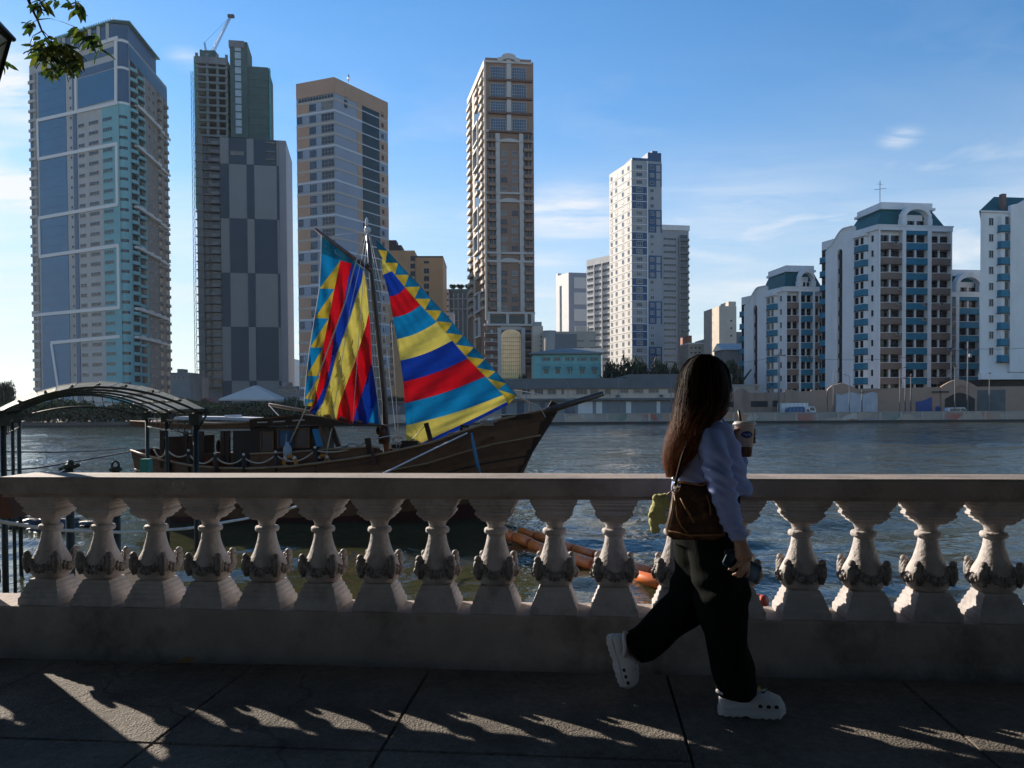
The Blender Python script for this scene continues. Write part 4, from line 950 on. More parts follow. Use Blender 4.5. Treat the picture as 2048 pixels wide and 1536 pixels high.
def slab_block(name, label, xa, xb, Y, slope, ytop, group=None, pitch_px=12.9, left=True):
    P = Vector(col_pt(xa, Y)); d = Vector((1, slope)); u = (xb - CX) / F; t = (u * P.y - P.x) / (1 - u * slope); Q = P + d * t
    r = thing(name, label, 'building', (P.x, P.y, 0)); fc = Face(tuple(P), tuple(Q), r); zt_ = fc.h(xa + 2, ytop); nb = Vector((-fc.n.x, -fc.n.y)) * 22
    prism_root(r, [tuple(P), tuple(Q), tuple(Q + nb), tuple(P + nb)], BANK_Z, zt_, M_WHITE if left else M_T5); return r, fc, zt_
r, fc, z_ = slab_block('slab_block', 'pale slab block with long dark window strips, standing behind and right of the blue panelled tower', 1322, 1378, 345, .18, 459, left=False)
r['label'] = 'grey slab block with long dark window strips adjoining the blue panelled tower'
p3 = fc.L * .62; wst = win_mesh('window_strip', p3 * .72, 1.15, M_T5W, M_GLASS, 5, 1, fw=.08); mb = MB(); mb.box(0, fc.L * .34, -1.1, 0, -.4, .6, 0); mb.box(.3, fc.L * .3, -.05, 0, .62, 2.3, 1); wbl = mb.mesh('balcony', [M_CONC, M_GLASS])
hpt = 12.9 / F * 345; h = z_ - 4
while h > 1: fc.put('window_strip', wst, p3 * .52, h - .6); fc.put('balcony', wbl, fc.L * .655, h - .4); h -= hpt
mb = MB(); fc.box(mb, fc.L * .64, fc.L * .655, 0, z_ - 3, 0, 1.3); fc.box(mb, p3 * .06, p3 * .10, 0, z_ - 6, 0, .3); mb.build('pier', M_T5, r)
mb = MB(); fc.box(mb, -.2, fc.L + .3, z_ - .2, z_ + 2, -6, .5); mb.build('parapet', M_WHITE, r)
r, fc, z_ = slab_block('slab_block', 'bright white slab block with dark window strips beside the blue panelled tower', 1174.5, 1222, 372, -1.35, 520, left=True)
wst = win_mesh('window_strip', fc.L * .28, 1.25, M_WHITE, M_GLASS, 4, 1, fw=.08); h = fc.h(1178, 535)
hp_ = 12.9 / F * 355
while h > 1:
    for t in (.17, .50, .83): fc.put('window_strip', wst, fc.L * t, h - .6)
    h -= hp_
mb = MB()
for t in (.335, .665): fc.box(mb, fc.L * t - .2, fc.L * t + .2, 0, z_ - 3, 0, .5)
mb.build('pier', M_WHITE, r)

# ---------------------------------------------------------------- far white and grey tower
B = col_pt(1139, 430); A = vp_corner(B, 300, 1114); C = vp_corner(B, 9000, 1180)
t6 = thing('grey_tower', 'pale tower with large light panels on a slate grey face', 'tower', (B[0], B[1], 0)); f1 = Face(A, B, t6); f2 = Face(B, C, t6)
zt = f2.h(1140, 545); prism_root(t6, [A, B, C, back_corner(A, B, C)], BANK_Z, zt, mat('slate_grey_paint', (.20, .23, .29), var=.05))
mb = MB(); f1.box(mb, 0, f1.L, BANK_Z, zt, 0, .2); f1.box(mb, 0, f1.L * .15, zt, zt + 1.5, -2, .2); mb.build('white_side', M_WHITE, t6)
mb = MB(); f1.box(mb, f1.L * .30, f1.L * .45, 0, zt - 6, .2, .3); mb.build('window_strip', M_GLASS, t6)
for (y0, y1) in ((555, 577), (585, 609), (618, 642), (652, 676), (686, 710)):
    mb = MB(); f2.box(mb, f2.s(1148, 600), f2.s(1176.5, 600), f2.h(1160, y1), f2.h(1160, y0), 0, .3); mb.build('pale_panel', mat('pale_panel', (.44, .45, .46), var=.05), t6)
# ================================================================ CONDOS ON THE RIGHT OF THE FAR BANK
M_CW = mat('condo_white', (.67, .68, .68), rough=.75, var=.07, scale=.25, stain=.3, sscale=.22, streak=True)
M_CB = mat('condo_blue', (.020, .165, .26), rough=.6, var=.12, scale=.5, stain=.2, sscale=.6)
M_CT = mat('condo_tan', (.19, .145, .12), rough=.75, var=.12, scale=.4, stain=.25, sscale=.6)
M_CD = mat('condo_dark_inside', (.022, .020, .020), rough=.6, var=.5, scale=.6)
M_TR = mat('teal_roof', (.018, .10, .11), rough=.6, var=.15, scale=.6, bump=.4, bscale=6)
M_LED = mat('dark_ledge', (.045, .042, .045), rough=.8, var=.2)
M_CWIN = mat('condo_window', (.008, .009, .011), rough=.15, var=.5, scale=.5)
fm = None
def condo(name, label, xB, Y, xA, xC, ytop_front, ybase=800, nfl=11, pitch=None, group=None, arch=True, front_only=False, cap=True):
    B = col_pt(xB, Y); A = vp_corner(B, 480, xA); C = vp_corner(B, 13000, xC)
    r = thing(name, label, 'apartment block', (B[0], B[1], 0), 0, group); f1 = Face(A, B, r); f2 = Face(B, C, r); D = back_corner(A, B, C)
    zt = f2.h(xB + 3, ytop_front); L1, L2 = f1.L, f2.L; fp = pitch
    # body, set back on the front for the loggias
    inset = 1.3; e2 = Vector((-f2.n.x, -f2.n.y)) * inset
    prism_root(r, [A, tuple(Vector(B) + Vector((f1.n.x, f1.n.y)) * -.02), tuple(Vector(B) + e2), tuple(Vector(C) + e2), D], BANK_Z, zt - .3, M_CW)
    # front: piers, spandrels, window pairs
    bays = [(.015, .315, M_CT), (.365, .665, M_CB), (.715, .985, M_CT)]
    for (a, b) in ((-.005, .015), (.315, .365), (.665, .715), (.985, 1.0)):
        mb = MB(); f2.box(mb, L2 * a, L2 * b, BANK_Z, zt if a in (-.005, .985) else zt + (2.8 if arch else 0), -inset - .01, .18); mb.build('pier', M_CW, r)
    hsp = zt - 2.2 - fp
    for bi, (a, b, m_) in enumerate(bays):
        w = L2 * (b - a) - .02; sp = MB(); n_ = 6
        prof = [(w * k / n_, -(.05 + (.5 if m_ is M_CT else .0) * math.sin(math.pi * k / n_))) for k in range(n_ + 1)] + [(w, .9), (0, .9)]
        sp.prism(prof, 0, fp * .43); sme = sp.mesh('spandrel', m_)
        ledge = MB(); ledge.prism([(q[0], q[1] - (.14 if q[1] < .5 else 0)) for q in prof], 0, .12); lme = ledge.mesh('spandrel_ledge', M_CW)
        ow = MB(); ow.box(.0, w * .49, -.03, .02, 0, fp * .56, 0); ow.box(.0, w * .49, -.055, -.031, fp * .27, fp * .295, 1); ow.box(w * .22, w * .235, -.055, -.031, 0, fp * .269, 1); owm = ow.mesh('window', [M_CWIN, M_DARKF])
        iw = MB(); iw.box(0, w * .52, -.2, 0, 0, fp * .57); iwm = iw.mesh('window_pier', M_CW)
        pw = MB(); pw.box(0, w * .07, -.35, 0, 0, fp * .57); pwm = pw.mesh('window_post', M_CW)
        for k in range(nfl + (1 if (bi == 1 and arch) else 0)):
            h = hsp + fp * (1 if bi == 1 and arch else 0) - fp * k
            if h < BANK_Z - 1: break
            o = f2.put('spandrel', sme, L2 * a + .01, h); f2.put('spandrel_ledge', lme, L2 * a + .01, h + fp * .43 + .002)
            f2.put('window', owm, L2 * a + .02, h + fp * .44, -inset); f2.put('window', owm, L2 * a + .01 + w * .505, h + fp * .44, -inset)
            f2.put('window_post', pwm, L2 * a + w * (.44 if bi != 2 else .40), h + fp * .43, -.55)
            if random.random() < .22:
                ac = f2.put('air_conditioner', AC_ME, L2 * a + w * random.uniform(.3, .8), h + fp * .25, .05 if m_ is M_CB else .5)
    mb = MB(); f2.box(mb, -.3, L2 + .3, zt - .3, zt, -inset, .35); f2.box(mb, -.15, L2 + .15, zt - 1.3, zt - .3, -.6, .2); mb.build('cornice', M_CW, r)
    if arch:       # curved gable over the blue bay
        s0, s1 = L2 * .325, L2 * .705; mb = MB(); n_ = 14; hA = zt + 1.6; cs = (s0 + s1) / 2
        outer = [(s0 - .3, zt + .2), (s0 - .3, hA)] + [(cs + (s1 - s0) * .5 * math.cos(math.pi * (1 - k / n_)), hA + fp * .95 * math.sin(math.pi * k / n_) ** .8) for k in range(n_ + 1)] + [(s1 + .3, hA), (s1 + .3, zt + .2)]
        inner = [(s0 + .9, zt + .2), (s0 + .9, hA)] + [(cs + (s1 - s0) * .42 * math.cos(math.pi * (1 - k / n_)), hA + fp * .62 * math.sin(math.pi * k / n_)) for k in range(n_ + 1)] + [(s1 - .9, hA), (s1 - .9, zt + .2)]
        m2_ = len(outer)
        for i in range(m2_ - 1):
            q4 = [outer[i], outer[i + 1], inner[i + 1], inner[i]]
            vs = [f2.M @ Vector((p_[0], -o_, p_[1])) for o_ in (-1.5, .3) for p_ in q4]
            mb.add(vs, [(0, 1, 2, 3), (7, 6, 5, 4), (0, 4, 5, 1), (1, 5, 6, 2), (2, 6, 7, 3), (3, 7, 4, 0)])
        mb.build('curved_gable', M_CW, r)
        mb = MB(); f2.box(mb, s0 + 1, s1 - 1, zt, zt + fp * .8, -3, -1.6); mb.build('gable_wall', M_CW, r)
    # teal mansard roof and white cap
    mb = MB(); P = [f2.M @ Vector((L2 * .02, 1.5, 0)), f2.M @ Vector((L2 * .98, 1.5, 0)), f2.M @ Vector((L2 * .98, L1 * .8, 0)), f2.M @ Vector((L2 * .02, L1 * .8, 0))]
    c_ = sum(P, Vector()) / 4; T = [c_ + (q - c_) * .72 for q in P]
    vs = [(q.x, q.y, zt - .2) for q in P] + [(q.x, q.y, zt + fp * 1.25) for q in T]
    mb.add(vs, [(0, 1, 5, 4), (1, 2, 6, 5), (2, 3, 7, 6), (3, 0, 4, 7), (4, 5, 6, 7)]); mb.build('roof', M_TR, r)
    if cap:
        mb = MB(); T2 = [c_ + (q - c_) * .80 for q in P]; T3 = [c_ + (q - c_) * .74 for q in P]
        mb.prism([(q.x, q.y) for q in T2], zt + fp * 1.25 + .01, zt + fp * 1.42); mb.prism([(q.x, q.y) for q in T3], zt + fp * 1.42, zt + fp * 1.75); mb.build('roof_cap', M_CW, r)
    if front_only: return r, f1, f2, zt
    # side: gabled white wall with a slot, blue box bays, small windows
    t = lambda x: fm_frac(x)
    sG0, sG1, sS0, sS1, sB0, sB1, sW = (L1 * q for q in COND_FR)
    zg = zt + 1.2
    mb = MB(); n_ = 16; poly = [(sG0, BANK_Z), (sG0, zt - 3.2), (sG0 + .8, zt - 2.6)]
    for k in range(n_ + 1):
        u = k / n_; poly.append((sG0 + .8 + (sG1 - sG0 - .8) * u, zt - 2.6 + (zg - zt + 2.6) * (.5 - .5 * math.cos(math.pi * min(1, u * 1.55))) - .25 * max(0, u - .65)))
    poly += [(sG1, BANK_Z)]
    i0 = len(poly)
    # leave the slot open: build the wall as two halves and a head
    def clip(pa, x0, x1):
        top = [(x, z) for x, z in pa[1:-1] if x0 <= x <= x1]
        zz = lambda x: float(np.interp(x, [q[0] for q in pa[1:-1]], [q[1] for q in pa[1:-1]]))
        return [(x0, BANK_Z), (x0, zz(x0))] + [q for q in top if x0 < q[0] < x1] + [(x1, zz(x1)), (x1, BANK_Z)]
    def wallpoly(pp, o0, o1, name='gable_wall', m_=M_CW):
        mb = MB(); k_ = len(pp); vs = [f1.M @ Vector((q[0], -o1, q[1])) for q in pp] + [f1.M @ Vector((q[0], -o0, q[1])) for q in pp]
        mb.add(vs, [tuple(range(k_)), tuple(range(k_, 2 * k_))[::-1]] + [(i, k_ + i, k_ + (i + 1) % k_, (i + 1) % k_) for i in range(k_)]); return mb.build(name, m_, r)
    wallpoly(clip(poly, sG0, sS0), .02, .7); wallpoly(clip(poly, sS1, sG1), .02, .7)
    head = clip(poly, sS0 + .001, sS1 - .001); zs = zt - 4.4; hd = [(sS0 + .001, zs - 1)] + [((sS0 + sS1) / 2 + (sS1 - sS0 - .002) / 2 * math.cos(math.pi * (1 - k / 8)), zs + (sS1 - sS0) / 2 * math.sin(math.pi * k / 8)) for k in range(9)] + [(sS1 - .001, zs - 1)]
    wallpoly(head[1:-1] + hd[::-1], .02, .7)
    mb = MB(); f1.box(mb, sS0, sS1, BANK_Z, zs + 1, .0, .08); mb.build('slot_recess', M_CD, r)
    mb = MB()
    for k in range(nfl): f1.box(mb, sS0, sS1, zt - 6 - fp * k, zt - 6 - fp * k + fp * .35, .081, .4)
    mb.build('slot_parapet', M_LED, r)
    wpoly = clip(poly, sG0, sG1)
    mb = MB()
    for i in range(2, len(wpoly) - 3):
        a_, b_ = wpoly[i], wpoly[i + 1]; mb.beam(f1.M @ Vector((a_[0], -.45, a_[1] + .15)), f1.M @ Vector((b_[0], -.45, b_[1] + .15)), 1.0, .3)
    mb.build('gable_coping', M_CW, r)
    wB = sB1 - sB0; bay = MB(); bay.prism([(0, 0), (wB * .12, -.9), (wB * .88, -.9), (wB, 0)], 0, fp * .42, 0)
    bay.prism([(-.1, .0), (wB * .10, -1.15), (wB * .90, -1.15), (wB + .1, 0)], -.14, 0, 1); bay.prism([(-.05, .0), (wB * .11, -1.0), (wB * .89, -1.0), (wB + .05, 0)], fp * .42, fp * .46, 2)
    bay.prism([(0.04, 0), (wB * .14, -.82), (wB * .86, -.82), (wB - .04, 0)], fp * .46, fp * .98, 2)
    bay.box(wB * .16, wB * .44, -.86, -.821, fp * .47, fp * .93, 3); bay.box(wB * .60, wB * .84, -.86, -.821, fp * .47, fp * .93, 3)
    bme_ = bay.mesh('bay_window', [M_CB, M_LED, M_CW, M_CWIN])
    bayL = MB(); wl_ = sG0 - .1; bayL.box(0, wl_, -.7, 0, 0, fp * .42, 0); bayL.box(0, wl_ + .15, -.95, 0, -.14, -.001, 1); bayL.box(.1, wl_ - .1, -.04, 0, fp * .43, fp * .97, 2); blm = bayL.mesh('bay_window', [M_CB, M_LED, M_CWIN])
    sw = win_mesh('window', L1 * .038, fp * .42, M_CW, M_CWIN, 1, 1, fw=.08)
    for k in range(nfl + 1):
        h = zt - 2.0 - fp - fp * k
        if h < BANK_Z: break
        f1.put('bay_window', bme_, sB0, h); f1.put('window', sw, sW, h + fp * .52)
        if h < zt - 5.5: f1.put('bay_window', blm, .05, h - .4)
    mb = MB(); f1.box(mb, sB0 - .2, sB1 + .2, zt - 2.0, zt - 1.2, 0, 1.3); f1.box(mb, sB0, L1, zt - 1.2, zt, 0, .5); mb.build('bay_cap', M_CW, r)
    return r, f1, f2, zt
am = MB(); am.box(0, 1.0, -.55, 0, 0, .7, 0); am.box(.12, .7, -.57, -.551, .1, .6, 1); AC_ME = am.mesh('air_conditioner', [M_GREYF, M_DARKF])
B = col_pt(1757, 190); A = vp_corner(B, 480, 1643); tmpr = bpy.data.objects.new('probe', None); ff = Face(A, B, tmpr)
COND_FR = [ff.s(x, 653) / ff.L for x in (1655, 1712, 1679, 1689, 1712, 1736, 1745)]
bpy.data.objects.remove(tmpr)
GC = 'apartment blocks with teal roofs on the far bank'
r1, cf1, cf2, czt = condo('apartment_block', 'largest white apartment block with blue bays, tan spandrels and antenna on its teal roof', 1757, 190, 1643, 1902, 449, pitch=3.57, group=GC)
an = MB(); pa = at(1760, 405, 200) - r1.location; an.tube([pa - Vector((0, 0, 1)), pa + Vector((0, 0, 5.4))], .09, 5); an.tube([pa + Vector((-1.4, 0, 3.2)), pa + Vector((1.6, 0, 3.5))], .06, 4); an.tube([pa + Vector((-.8, 0, 4.6)), pa + Vector((.7, 0, 4.5))], .05, 4); an.build('antenna', M_GREYF, r1)
# lettering-like row of white marks above a tan spandrel
condo('apartment_block', 'smaller white apartment block with teal roof next to the dark trees', 1572, 213, 1483, 1652, 573, pitch=3.57, group=GC)
condo('apartment_block', 'shaded apartment block with curved gable wedged between two white blocks', 1868, 207, 1790, 2001, 583, pitch=3.57, group=GC, front_only=True)
# white block at the picture's edge
P = Vector(col_pt(1959, 176)); Q = P + Vector((7.5, 1)).normalized() * 24
r4 = thing('apartment_block', 'white apartment block with plain gable wall at the end of the row', 'apartment block', (P.x, P.y, 0), 0, GC); fc = Face(tuple(P), tuple(Q), r4)
zt = fc.h(1975, 425); nb = Vector((.64, 1)) * 16; prism_root(r4, [tuple(P), tuple(Q), tuple(Q + nb), tuple(P + nb)], fc.h(1975, 759), zt, M_CW)
lowz = fc.h(1975, 759)
mb = MB(); fc.box(mb, 1.5, 22, BANK_Z, lowz, -16, -1.5); mb.build('ground_floor', M_CD, r4)
mb = MB(); fc.box(mb, -.3, 24.3, lowz, fc.h(1975, 746), 0, .8); mb.build('ledge', M_CW, r4)
pit = 32.4 / F * 176; wmr = win_mesh('window', 1.05, 1.6, M_CW, M_CWIN, 2, 1, fw=.07)
sb0, sb1 = fc.s(1994, 600), fc.s(2014, 600); wB = sb1 - sb0; bay = MB(); fp = pit
bay.prism([(0, 0), (wB * .12, -.9), (wB * .88, -.9), (wB, 0)], 0, fp * .42, 0); bay.prism([(-.2, .0), (wB * .10, -1.2), (wB * .90, -1.2), (wB + .1, 0)], -.14, 0, 1)
bay.prism([(0.04, 0), (wB * .14, -.82), (wB * .86, -.82), (wB - .04, 0)], fp * .43, fp * .98, 2); bay.box(wB * .5, wB * .84, -.86, -.821, fp * .44, fp * .93, 3); bmr = bay.mesh('bay_window', [M_CB, M_LED, M_CW, M_CWIN])
for k in range(10):
    y = 443.5 + 32.4 * k
    if y > 730: break
    fc.put('window', wmr, fc.s(1982, y), fc.h(1982, y) - .8); fc.put('bay_window', bmr, sb0, fc.h(2003, y + 16) - .6)
sg0 = sb1 + .1; zg = fc.h(2047, 392); poly = [(sg0, lowz + 1.6), (sg0, fc.h(2016, 412)), (sg0 + .8, fc.h(2018, 410))] + [(sg0 + .8 + 5.2 * k / 8, fc.h(2018, 410) + (zg - fc.h(2018, 410)) * (.5 - .5 * math.cos(math.pi * k / 8))) for k in range(1, 9)] + [(sg0 + 9, zg + .1), (sg0 + 15, zg - 2.5), (sg0 + 15, lowz + 1.6)]
k_ = len(poly); vs = [fc.M @ Vector((q[0], -.8, q[1])) for q in poly] + [fc.M @ Vector((q[0], -.02, q[1])) for q in poly]
mb = MB(); mb.add(vs, [tuple(range(k_)), tuple(range(k_, 2 * k_))[::-1]] + [(i, k_ + i, k_ + (i + 1) % k_, (i + 1) % k_) for i in range(k_)]); mb.build('gable_wall', M_CW, r4)
mb = MB(); mb.prism([tuple(Vector((q.x, q.y))) for q in (fc.M @ Vector((-.3, -.4, 0)), fc.M @ Vector((20, -.4, 0)), fc.M @ Vector((20, -.4, 0)) + Vector((9.0, 14, 0)), fc.M @ Vector((-.3, -.4, 0)) + Vector((9.0, 14, 0)))], zt, zt + .35); mb.build('cornice', M_CW, r4)
mb = MB(); q0, q1 = fc.M @ Vector((.1, .6, 0)), fc.M @ Vector((20, .6, 0)); q2, q3 = q1 + Vector((7.5, 12, 0)), q0 + Vector((7.5, 12, 0))
mb.add([(q0.x, q0.y, zt + .4), (q1.x, q1.y, zt + .4), (q2.x, q2.y, zt + .4), (q3.x, q3.y, zt + .4)] + [((fc.M @ Vector((8, 6, 0))).x, (fc.M @ Vector((8, 6, 0))).y, zt + 5.2), ((fc.M @ Vector((16, 6, 0))).x, (fc.M @ Vector((16, 6, 0))).y, zt + 5.2)], [(0, 1, 5, 4), (1, 2, 5), (2, 3, 4, 5), (3, 0, 4)]); mb.build('roof', M_TR, r4)
mb = MB(); fc.box(mb, 6.2, 7.2, zt + .3, zt + 4.6, -2.2, -1.2); mb.build('chimney', mat('chimney_brick', (.16, .10, .08), var=.2), r4)

# ================================================================ LOW BUILDINGS OF THE FAR BANK
def block(name, label, cat, xa, xb, Y, ytop, m, slope=.03, depth=12, group=None, base=BANK_Z):
    P = Vector(col_pt(xa, Y)); u = (xb - CX) / F; t = (u * P.y - P.x) / (1 - u * slope); Q = P + Vector((1, slope)) * t
    r = thing(name, label, cat, (P.x, P.y, 0), 0, group); fc = Face(tuple(P), tuple(Q), r); z1 = fc.h((xa + xb) / 2, ytop); nb = Vector((-fc.n.x, -fc.n.y)) * depth
    prism_root(r, [tuple(P), tuple(Q), tuple(Q + nb), tuple(P + nb)], base, z1, m); return r, fc, z1
def wins(fc, items, M_f=M_GREYF, M_g=M_GLASS, nx=3, ny=1, o=0.0, name='window'):
    for (xa, xb, ya, yb) in items:
        s0, s1 = fc.s(xa, ya), fc.s(xb, ya); h0, h1 = fc.h((xa + xb) / 2, yb), fc.h((xa + xb) / 2, ya)
        fc.put(name, win_mesh(name, s1 - s0, h1 - h0, M_f, M_g, nx, ny, fw=.07), (s0 + s1) / 2, h0, o)
# long warehouse
M_WH = mat('warehouse_beige', (.58, .47, .37), rough=.8, var=.1, scale=.3, stain=.4, sscale=.4, streak=True); M_WR = mat('warehouse_grey_roof', (.13, .135, .14), rough=.7, var=.12, scale=.3)
wh, fc, z1 = block('warehouse', 'long low warehouse with grey roof band and bay doors along the far bank', 'warehouse', 985, 1462, 181, 777, M_WH, slope=.02, depth=25)
mb = MB(); fc.box(mb, -.3, fc.L * .57, z1, fc.h(1100, 757), -24, .9); fc.box(mb, fc.L * .57 + .02, fc.L + .1, z1, fc.h(1400, 748), -24, .6); mb.build('roof_band', M_WR, wh)
mb = MB(); fc.box(mb, -.3, fc.L, fc.h(1100, 801), fc.h(1100, 797), 0, 1.6); mb.build('canopy', M_WR, wh)
X8 = lambda c: 920 + c / 5.12
Xw = lambda c: 1200 + c / 3.6575
wins(fc, [(X8(a), X8(b), 779, 788) for a, b in ((640, 715), (765, 848), (900, 980), (1040, 1062), (1190, 1300), (1335, 1415), (1485, 1540))])
wins(fc, [(Xw(a), Xw(b), 776, 785) for a, b in ((150, 205), (247, 315), (358, 427), (500, 556))])
mb = MB(); fc.box(mb, 0, fc.L, BANK_Z, fc.h(1100, 802), .01, .12); mb.build('lower_wall', mat('warehouse_grey_wall', (.22, .24, .26), var=.15, scale=.3, stain=.4, sscale=.5), wh)
for a, b, m_ in ((1003, 1012, 0), (1015, 1030, 1), (1034, 1048, 0), (1052, 1062, 1), (1080, 1090, 0), (1106, 1126, 1), (1130, 1150, 0), (1156, 1185, 2), (1192, 1204, 2), (1215, 1250, 1), (1252, 1262, 2), (1274, 1311, 1), (1313, 1320, 2), (1330, 1352, 1), (1380, 1410, 1)):
    s0, s1 = fc.s(a, 812), fc.s(b, 812); dr = MB(); m__ = [M_GLASSB, M_CHL, M_WHITE][m_]
    n_ = 7; hd = fc.h(1100, 804) - BANK_Z
    for k in range(n_): dr.box(0, s1 - s0, -.06 - .04 * (k % 2), 0, hd * k / n_, hd * (k + 1) / n_)
    fc.put('bay_door', dr.mesh('bay_door', m__), s0, BANK_Z, .12)
for a in (1232, 1318): fc.put('air_conditioner', AC_ME, fc.s(a, 793), fc.h(a, 795), .05)
# teal house
M_TQ = mat('turquoise_paint', (.19, .43, .43), rough=.75, var=.12, scale=.4, stain=.35, sscale=.5, streak=True)
th, fc, z1 = block('turquoise_house', 'two storey turquoise building with grey roof behind the warehouse', 'building', 1066, 1203, 212, 710, M_TQ, slope=-.06, depth=14)
wins(fc, [(X8(a), X8(b), 715, 721.5) for a, b in ((835, 920), (960, 1040), (1080, 1165), (1205, 1295), (1335, 1425))], nx=4, M_f=M_TQ)
aw_ = [(X8(a), X8(b), 738, 747) for a, b in ((862, 905), (980, 1022), (1103, 1145), (1230, 1275), (1355, 1398))]
wins(fc, aw_, nx=2, M_f=M_TQ)
for (xa, xb, ya, yb) in aw_:
    mb = MB(); s0, s1 = fc.s(xa - 2, ya), fc.s(xb + 2, ya); h_ = fc.h(xa, ya) + .3
    vs = [fc.M @ Vector(v) for v in ((s0, -.05, h_ + .4), (s1, -.05, h_ + .4), (s1, -1.1, h_ - .2), (s0, -1.1, h_ - .2), (s0, -.05, h_ + .3), (s1, -.05, h_ + .3), (s1, -1.1, h_ - .3), (s0, -1.1, h_ - .3))]
    mb.add(vs, [(3, 2, 1, 0), (4, 5, 6, 7), (0, 1, 5, 4), (1, 2, 6, 5), (2, 3, 7, 6), (3, 0, 4, 7)]); mb.build('awning', mat('awning_green', (.10, .22, .22), var=.1), th)
mb = MB()
for k in range(8): s_ = fc.L * (k + .02) / 7.3; fc.box(mb, s_ - .12, s_ + .12, BANK_Z, z1, 0, .14)
fc.box(mb, 0, fc.L, fc.h(1130, 729), fc.h(1130, 727), .141, .3); mb.build('wall_rib', M_TQ, th)
ze = fc.h(1070, 709); mb = MB(); q = [fc.M @ Vector(v) for v in ((-1, -1.2, 0), (fc.L + .6, -1.2, 0), (fc.L + .6, 13, 0), (-1, 13, 0))]; rg = [fc.M @ Vector(v) for v in ((7, 6, 0), (fc.L + .6, 6, 0))]; zr = fc.h(1150, 701) + 1.0
mb.add([(v.x, v.y, ze + .3) for v in q] + [(v.x, v.y, zr) for v in rg] + [(v.x, v.y, ze) for v in q], [(0, 1, 5, 4), (1, 2, 5), (2, 3, 4, 5), (3, 0, 4), (6, 7, 1, 0), (9, 6, 0, 3)]); mb.build('roof', mat('grey_tin_roof', (.16, .18, .18), rough=.6, var=.15, scale=.5), th)
# beige parking block
M_BG = mat('beige_render', (.36, .32, .28), rough=.8, var=.08, scale=.3, stain=.2, sscale=.4)
pb_, fc, z1 = block('parking_block', 'beige car park block with rounded corners and a grey panel', 'building', 1086, 1192, 262, 663, M_BG, slope=.02, depth=20)
mb = MB(); fc.box(mb, fc.s(1110), fc.s(1152.5), fc.h(1130, 703), fc.h(1130, 668), 0, .3); mb.build('grey_panel', mat('grey_panel_paint', (.15, .155, .18), var=.06), pb_)
mb = MB()
for y in (682, 696):
    for a, b in ((1088, 1108), (1153.5, 1167), (1179, 1191)): fc.box(mb, fc.s(a), fc.s(b), fc.h(1130, y + .8), fc.h(1130, y - .8), 0, .04)
mb.build('slot_opening', M_CD, pb_)
mb = MB(); mb.lathe([(fc.s(1098) - 0, BANK_Z), (fc.s(1098), z1 + .3)], 20, (fc.s(1098) * 1.0, 1.0, 0)); mb.build('round_corner', M_BG, pb_)
mb = MB()
for k in range(7): fc.box(mb, fc.s(1156 + k * 4), fc.s(1158 + k * 4), z1, z1 + 2.4, -8, -7)
mb.build('roof_fin', M_CREAM, pb_)
bt, fc, z1 = block('stair_block', 'cream stair block standing beside the slender brown tower', 'building', 1066, 1087, 268, 652, M_CREAM, slope=.02, depth=10)
wins(fc, [(1081, 1086, y, y + 3.5) for y in (672, 681, 690, 699)], nx=1)
mb = MB(); fc.box(mb, fc.L * .1, fc.L * .9, z1, z1 + 1.5, -6, -1); mb.build('roof_tank', M_GREYF, bt)
# tan building behind the sails
M_TAN = mat('tan_render', (.40, .27, .16), rough=.8, var=.08, scale=.2, stain=.2, sscale=.3)
tb, fc, z1 = block('tan_building', 'tan building with dark window columns seen between the sails', 'building', 770, 832, 322, 501, M_TAN, slope=.02, depth=25)
wins(fc, [(821, 830, y, y + 10) for y in np.arange(512, 760, 15.2)], nx=2); wins(fc, [(780, 787, y, y + 9) for y in np.arange(640, 770, 15.2)], nx=2)
mb = MB(); fc.box(mb, fc.s(776, 520), fc.s(802, 520), z1, z1 + 2.6, -12, -2); fc.box(mb, fc.s(776, 520), fc.s(791, 520), z1 + 2.6, z1 + 4.8, -10, -3); mb.build('roof_house', M_LED, tb)
tb2, fc, z1 = block('tan_building', 'lower tan building with one dark window column next to the blue zigzag sail edge', 'building', 833, 888, 323, 515, M_TAN, slope=.02, depth=25)
wins(fc, [(848, 858, y, y + 10) for y in np.arange(537, 760, 15.2)], nx=2); wins(fc, [(848, 858, 522, 527)], nx=2)
mb = MB(); fc.box(mb, -.1, fc.L + .1, z1, z1 + .6, -25, .1); mb.build('parapet', M_LED, tb2)
# garden-roofed glass building
gb_, fc, z1 = block('glass_building', 'dark blue glass building with plants growing on its roof', 'building', 899, 944, 352, 578, mat('dark_teal_glass', (.04, .075, .085), rough=.2, var=.3, scale=.15), slope=.02, depth=20)
mb = MB()
for k in range(5): fc.box(mb, fc.L * k / 5, fc.L * k / 5 + .5, BANK_Z, z1 - 2, 0, .3)
mb.build('pier', M_T3, gb_)
mb = MB()
for y in (598, 618): fc.box(mb, 0, fc.L, fc.h(920, y + 1), fc.h(920, y - 1), .31, .6)
mb.build('ledge', M_T3, gb_)
mb = MB()
for y in (641.5, 654.5): fc.box(mb, 0, fc.L * .5, fc.h(920, y + .6), fc.h(920, y - .6), .61, .9)
mb.build('painted_sunlit_ledge', M_OR, gb_)  # orange colour stands in for sunlight on these ledges
gl_, fc2, z2 = block('narrow_block', 'narrow pale block next to the building with roof plants', 'building', 889, 899.5, 350, 578, M_T3, slope=.02, depth=12)
wins(fc2, [(891, 897, y, y + 4) for y in range(586, 700, 12)], nx=1)
gl2, fc2, z2 = block('white_block', 'small white flat roofed block below the building with roof plants', 'building', 889, 909, 338, 625, M_CW, slope=.02, depth=10)
wins(fc2, [(892, 898, y, y + 4) for y in (632, 645, 658)], nx=1)
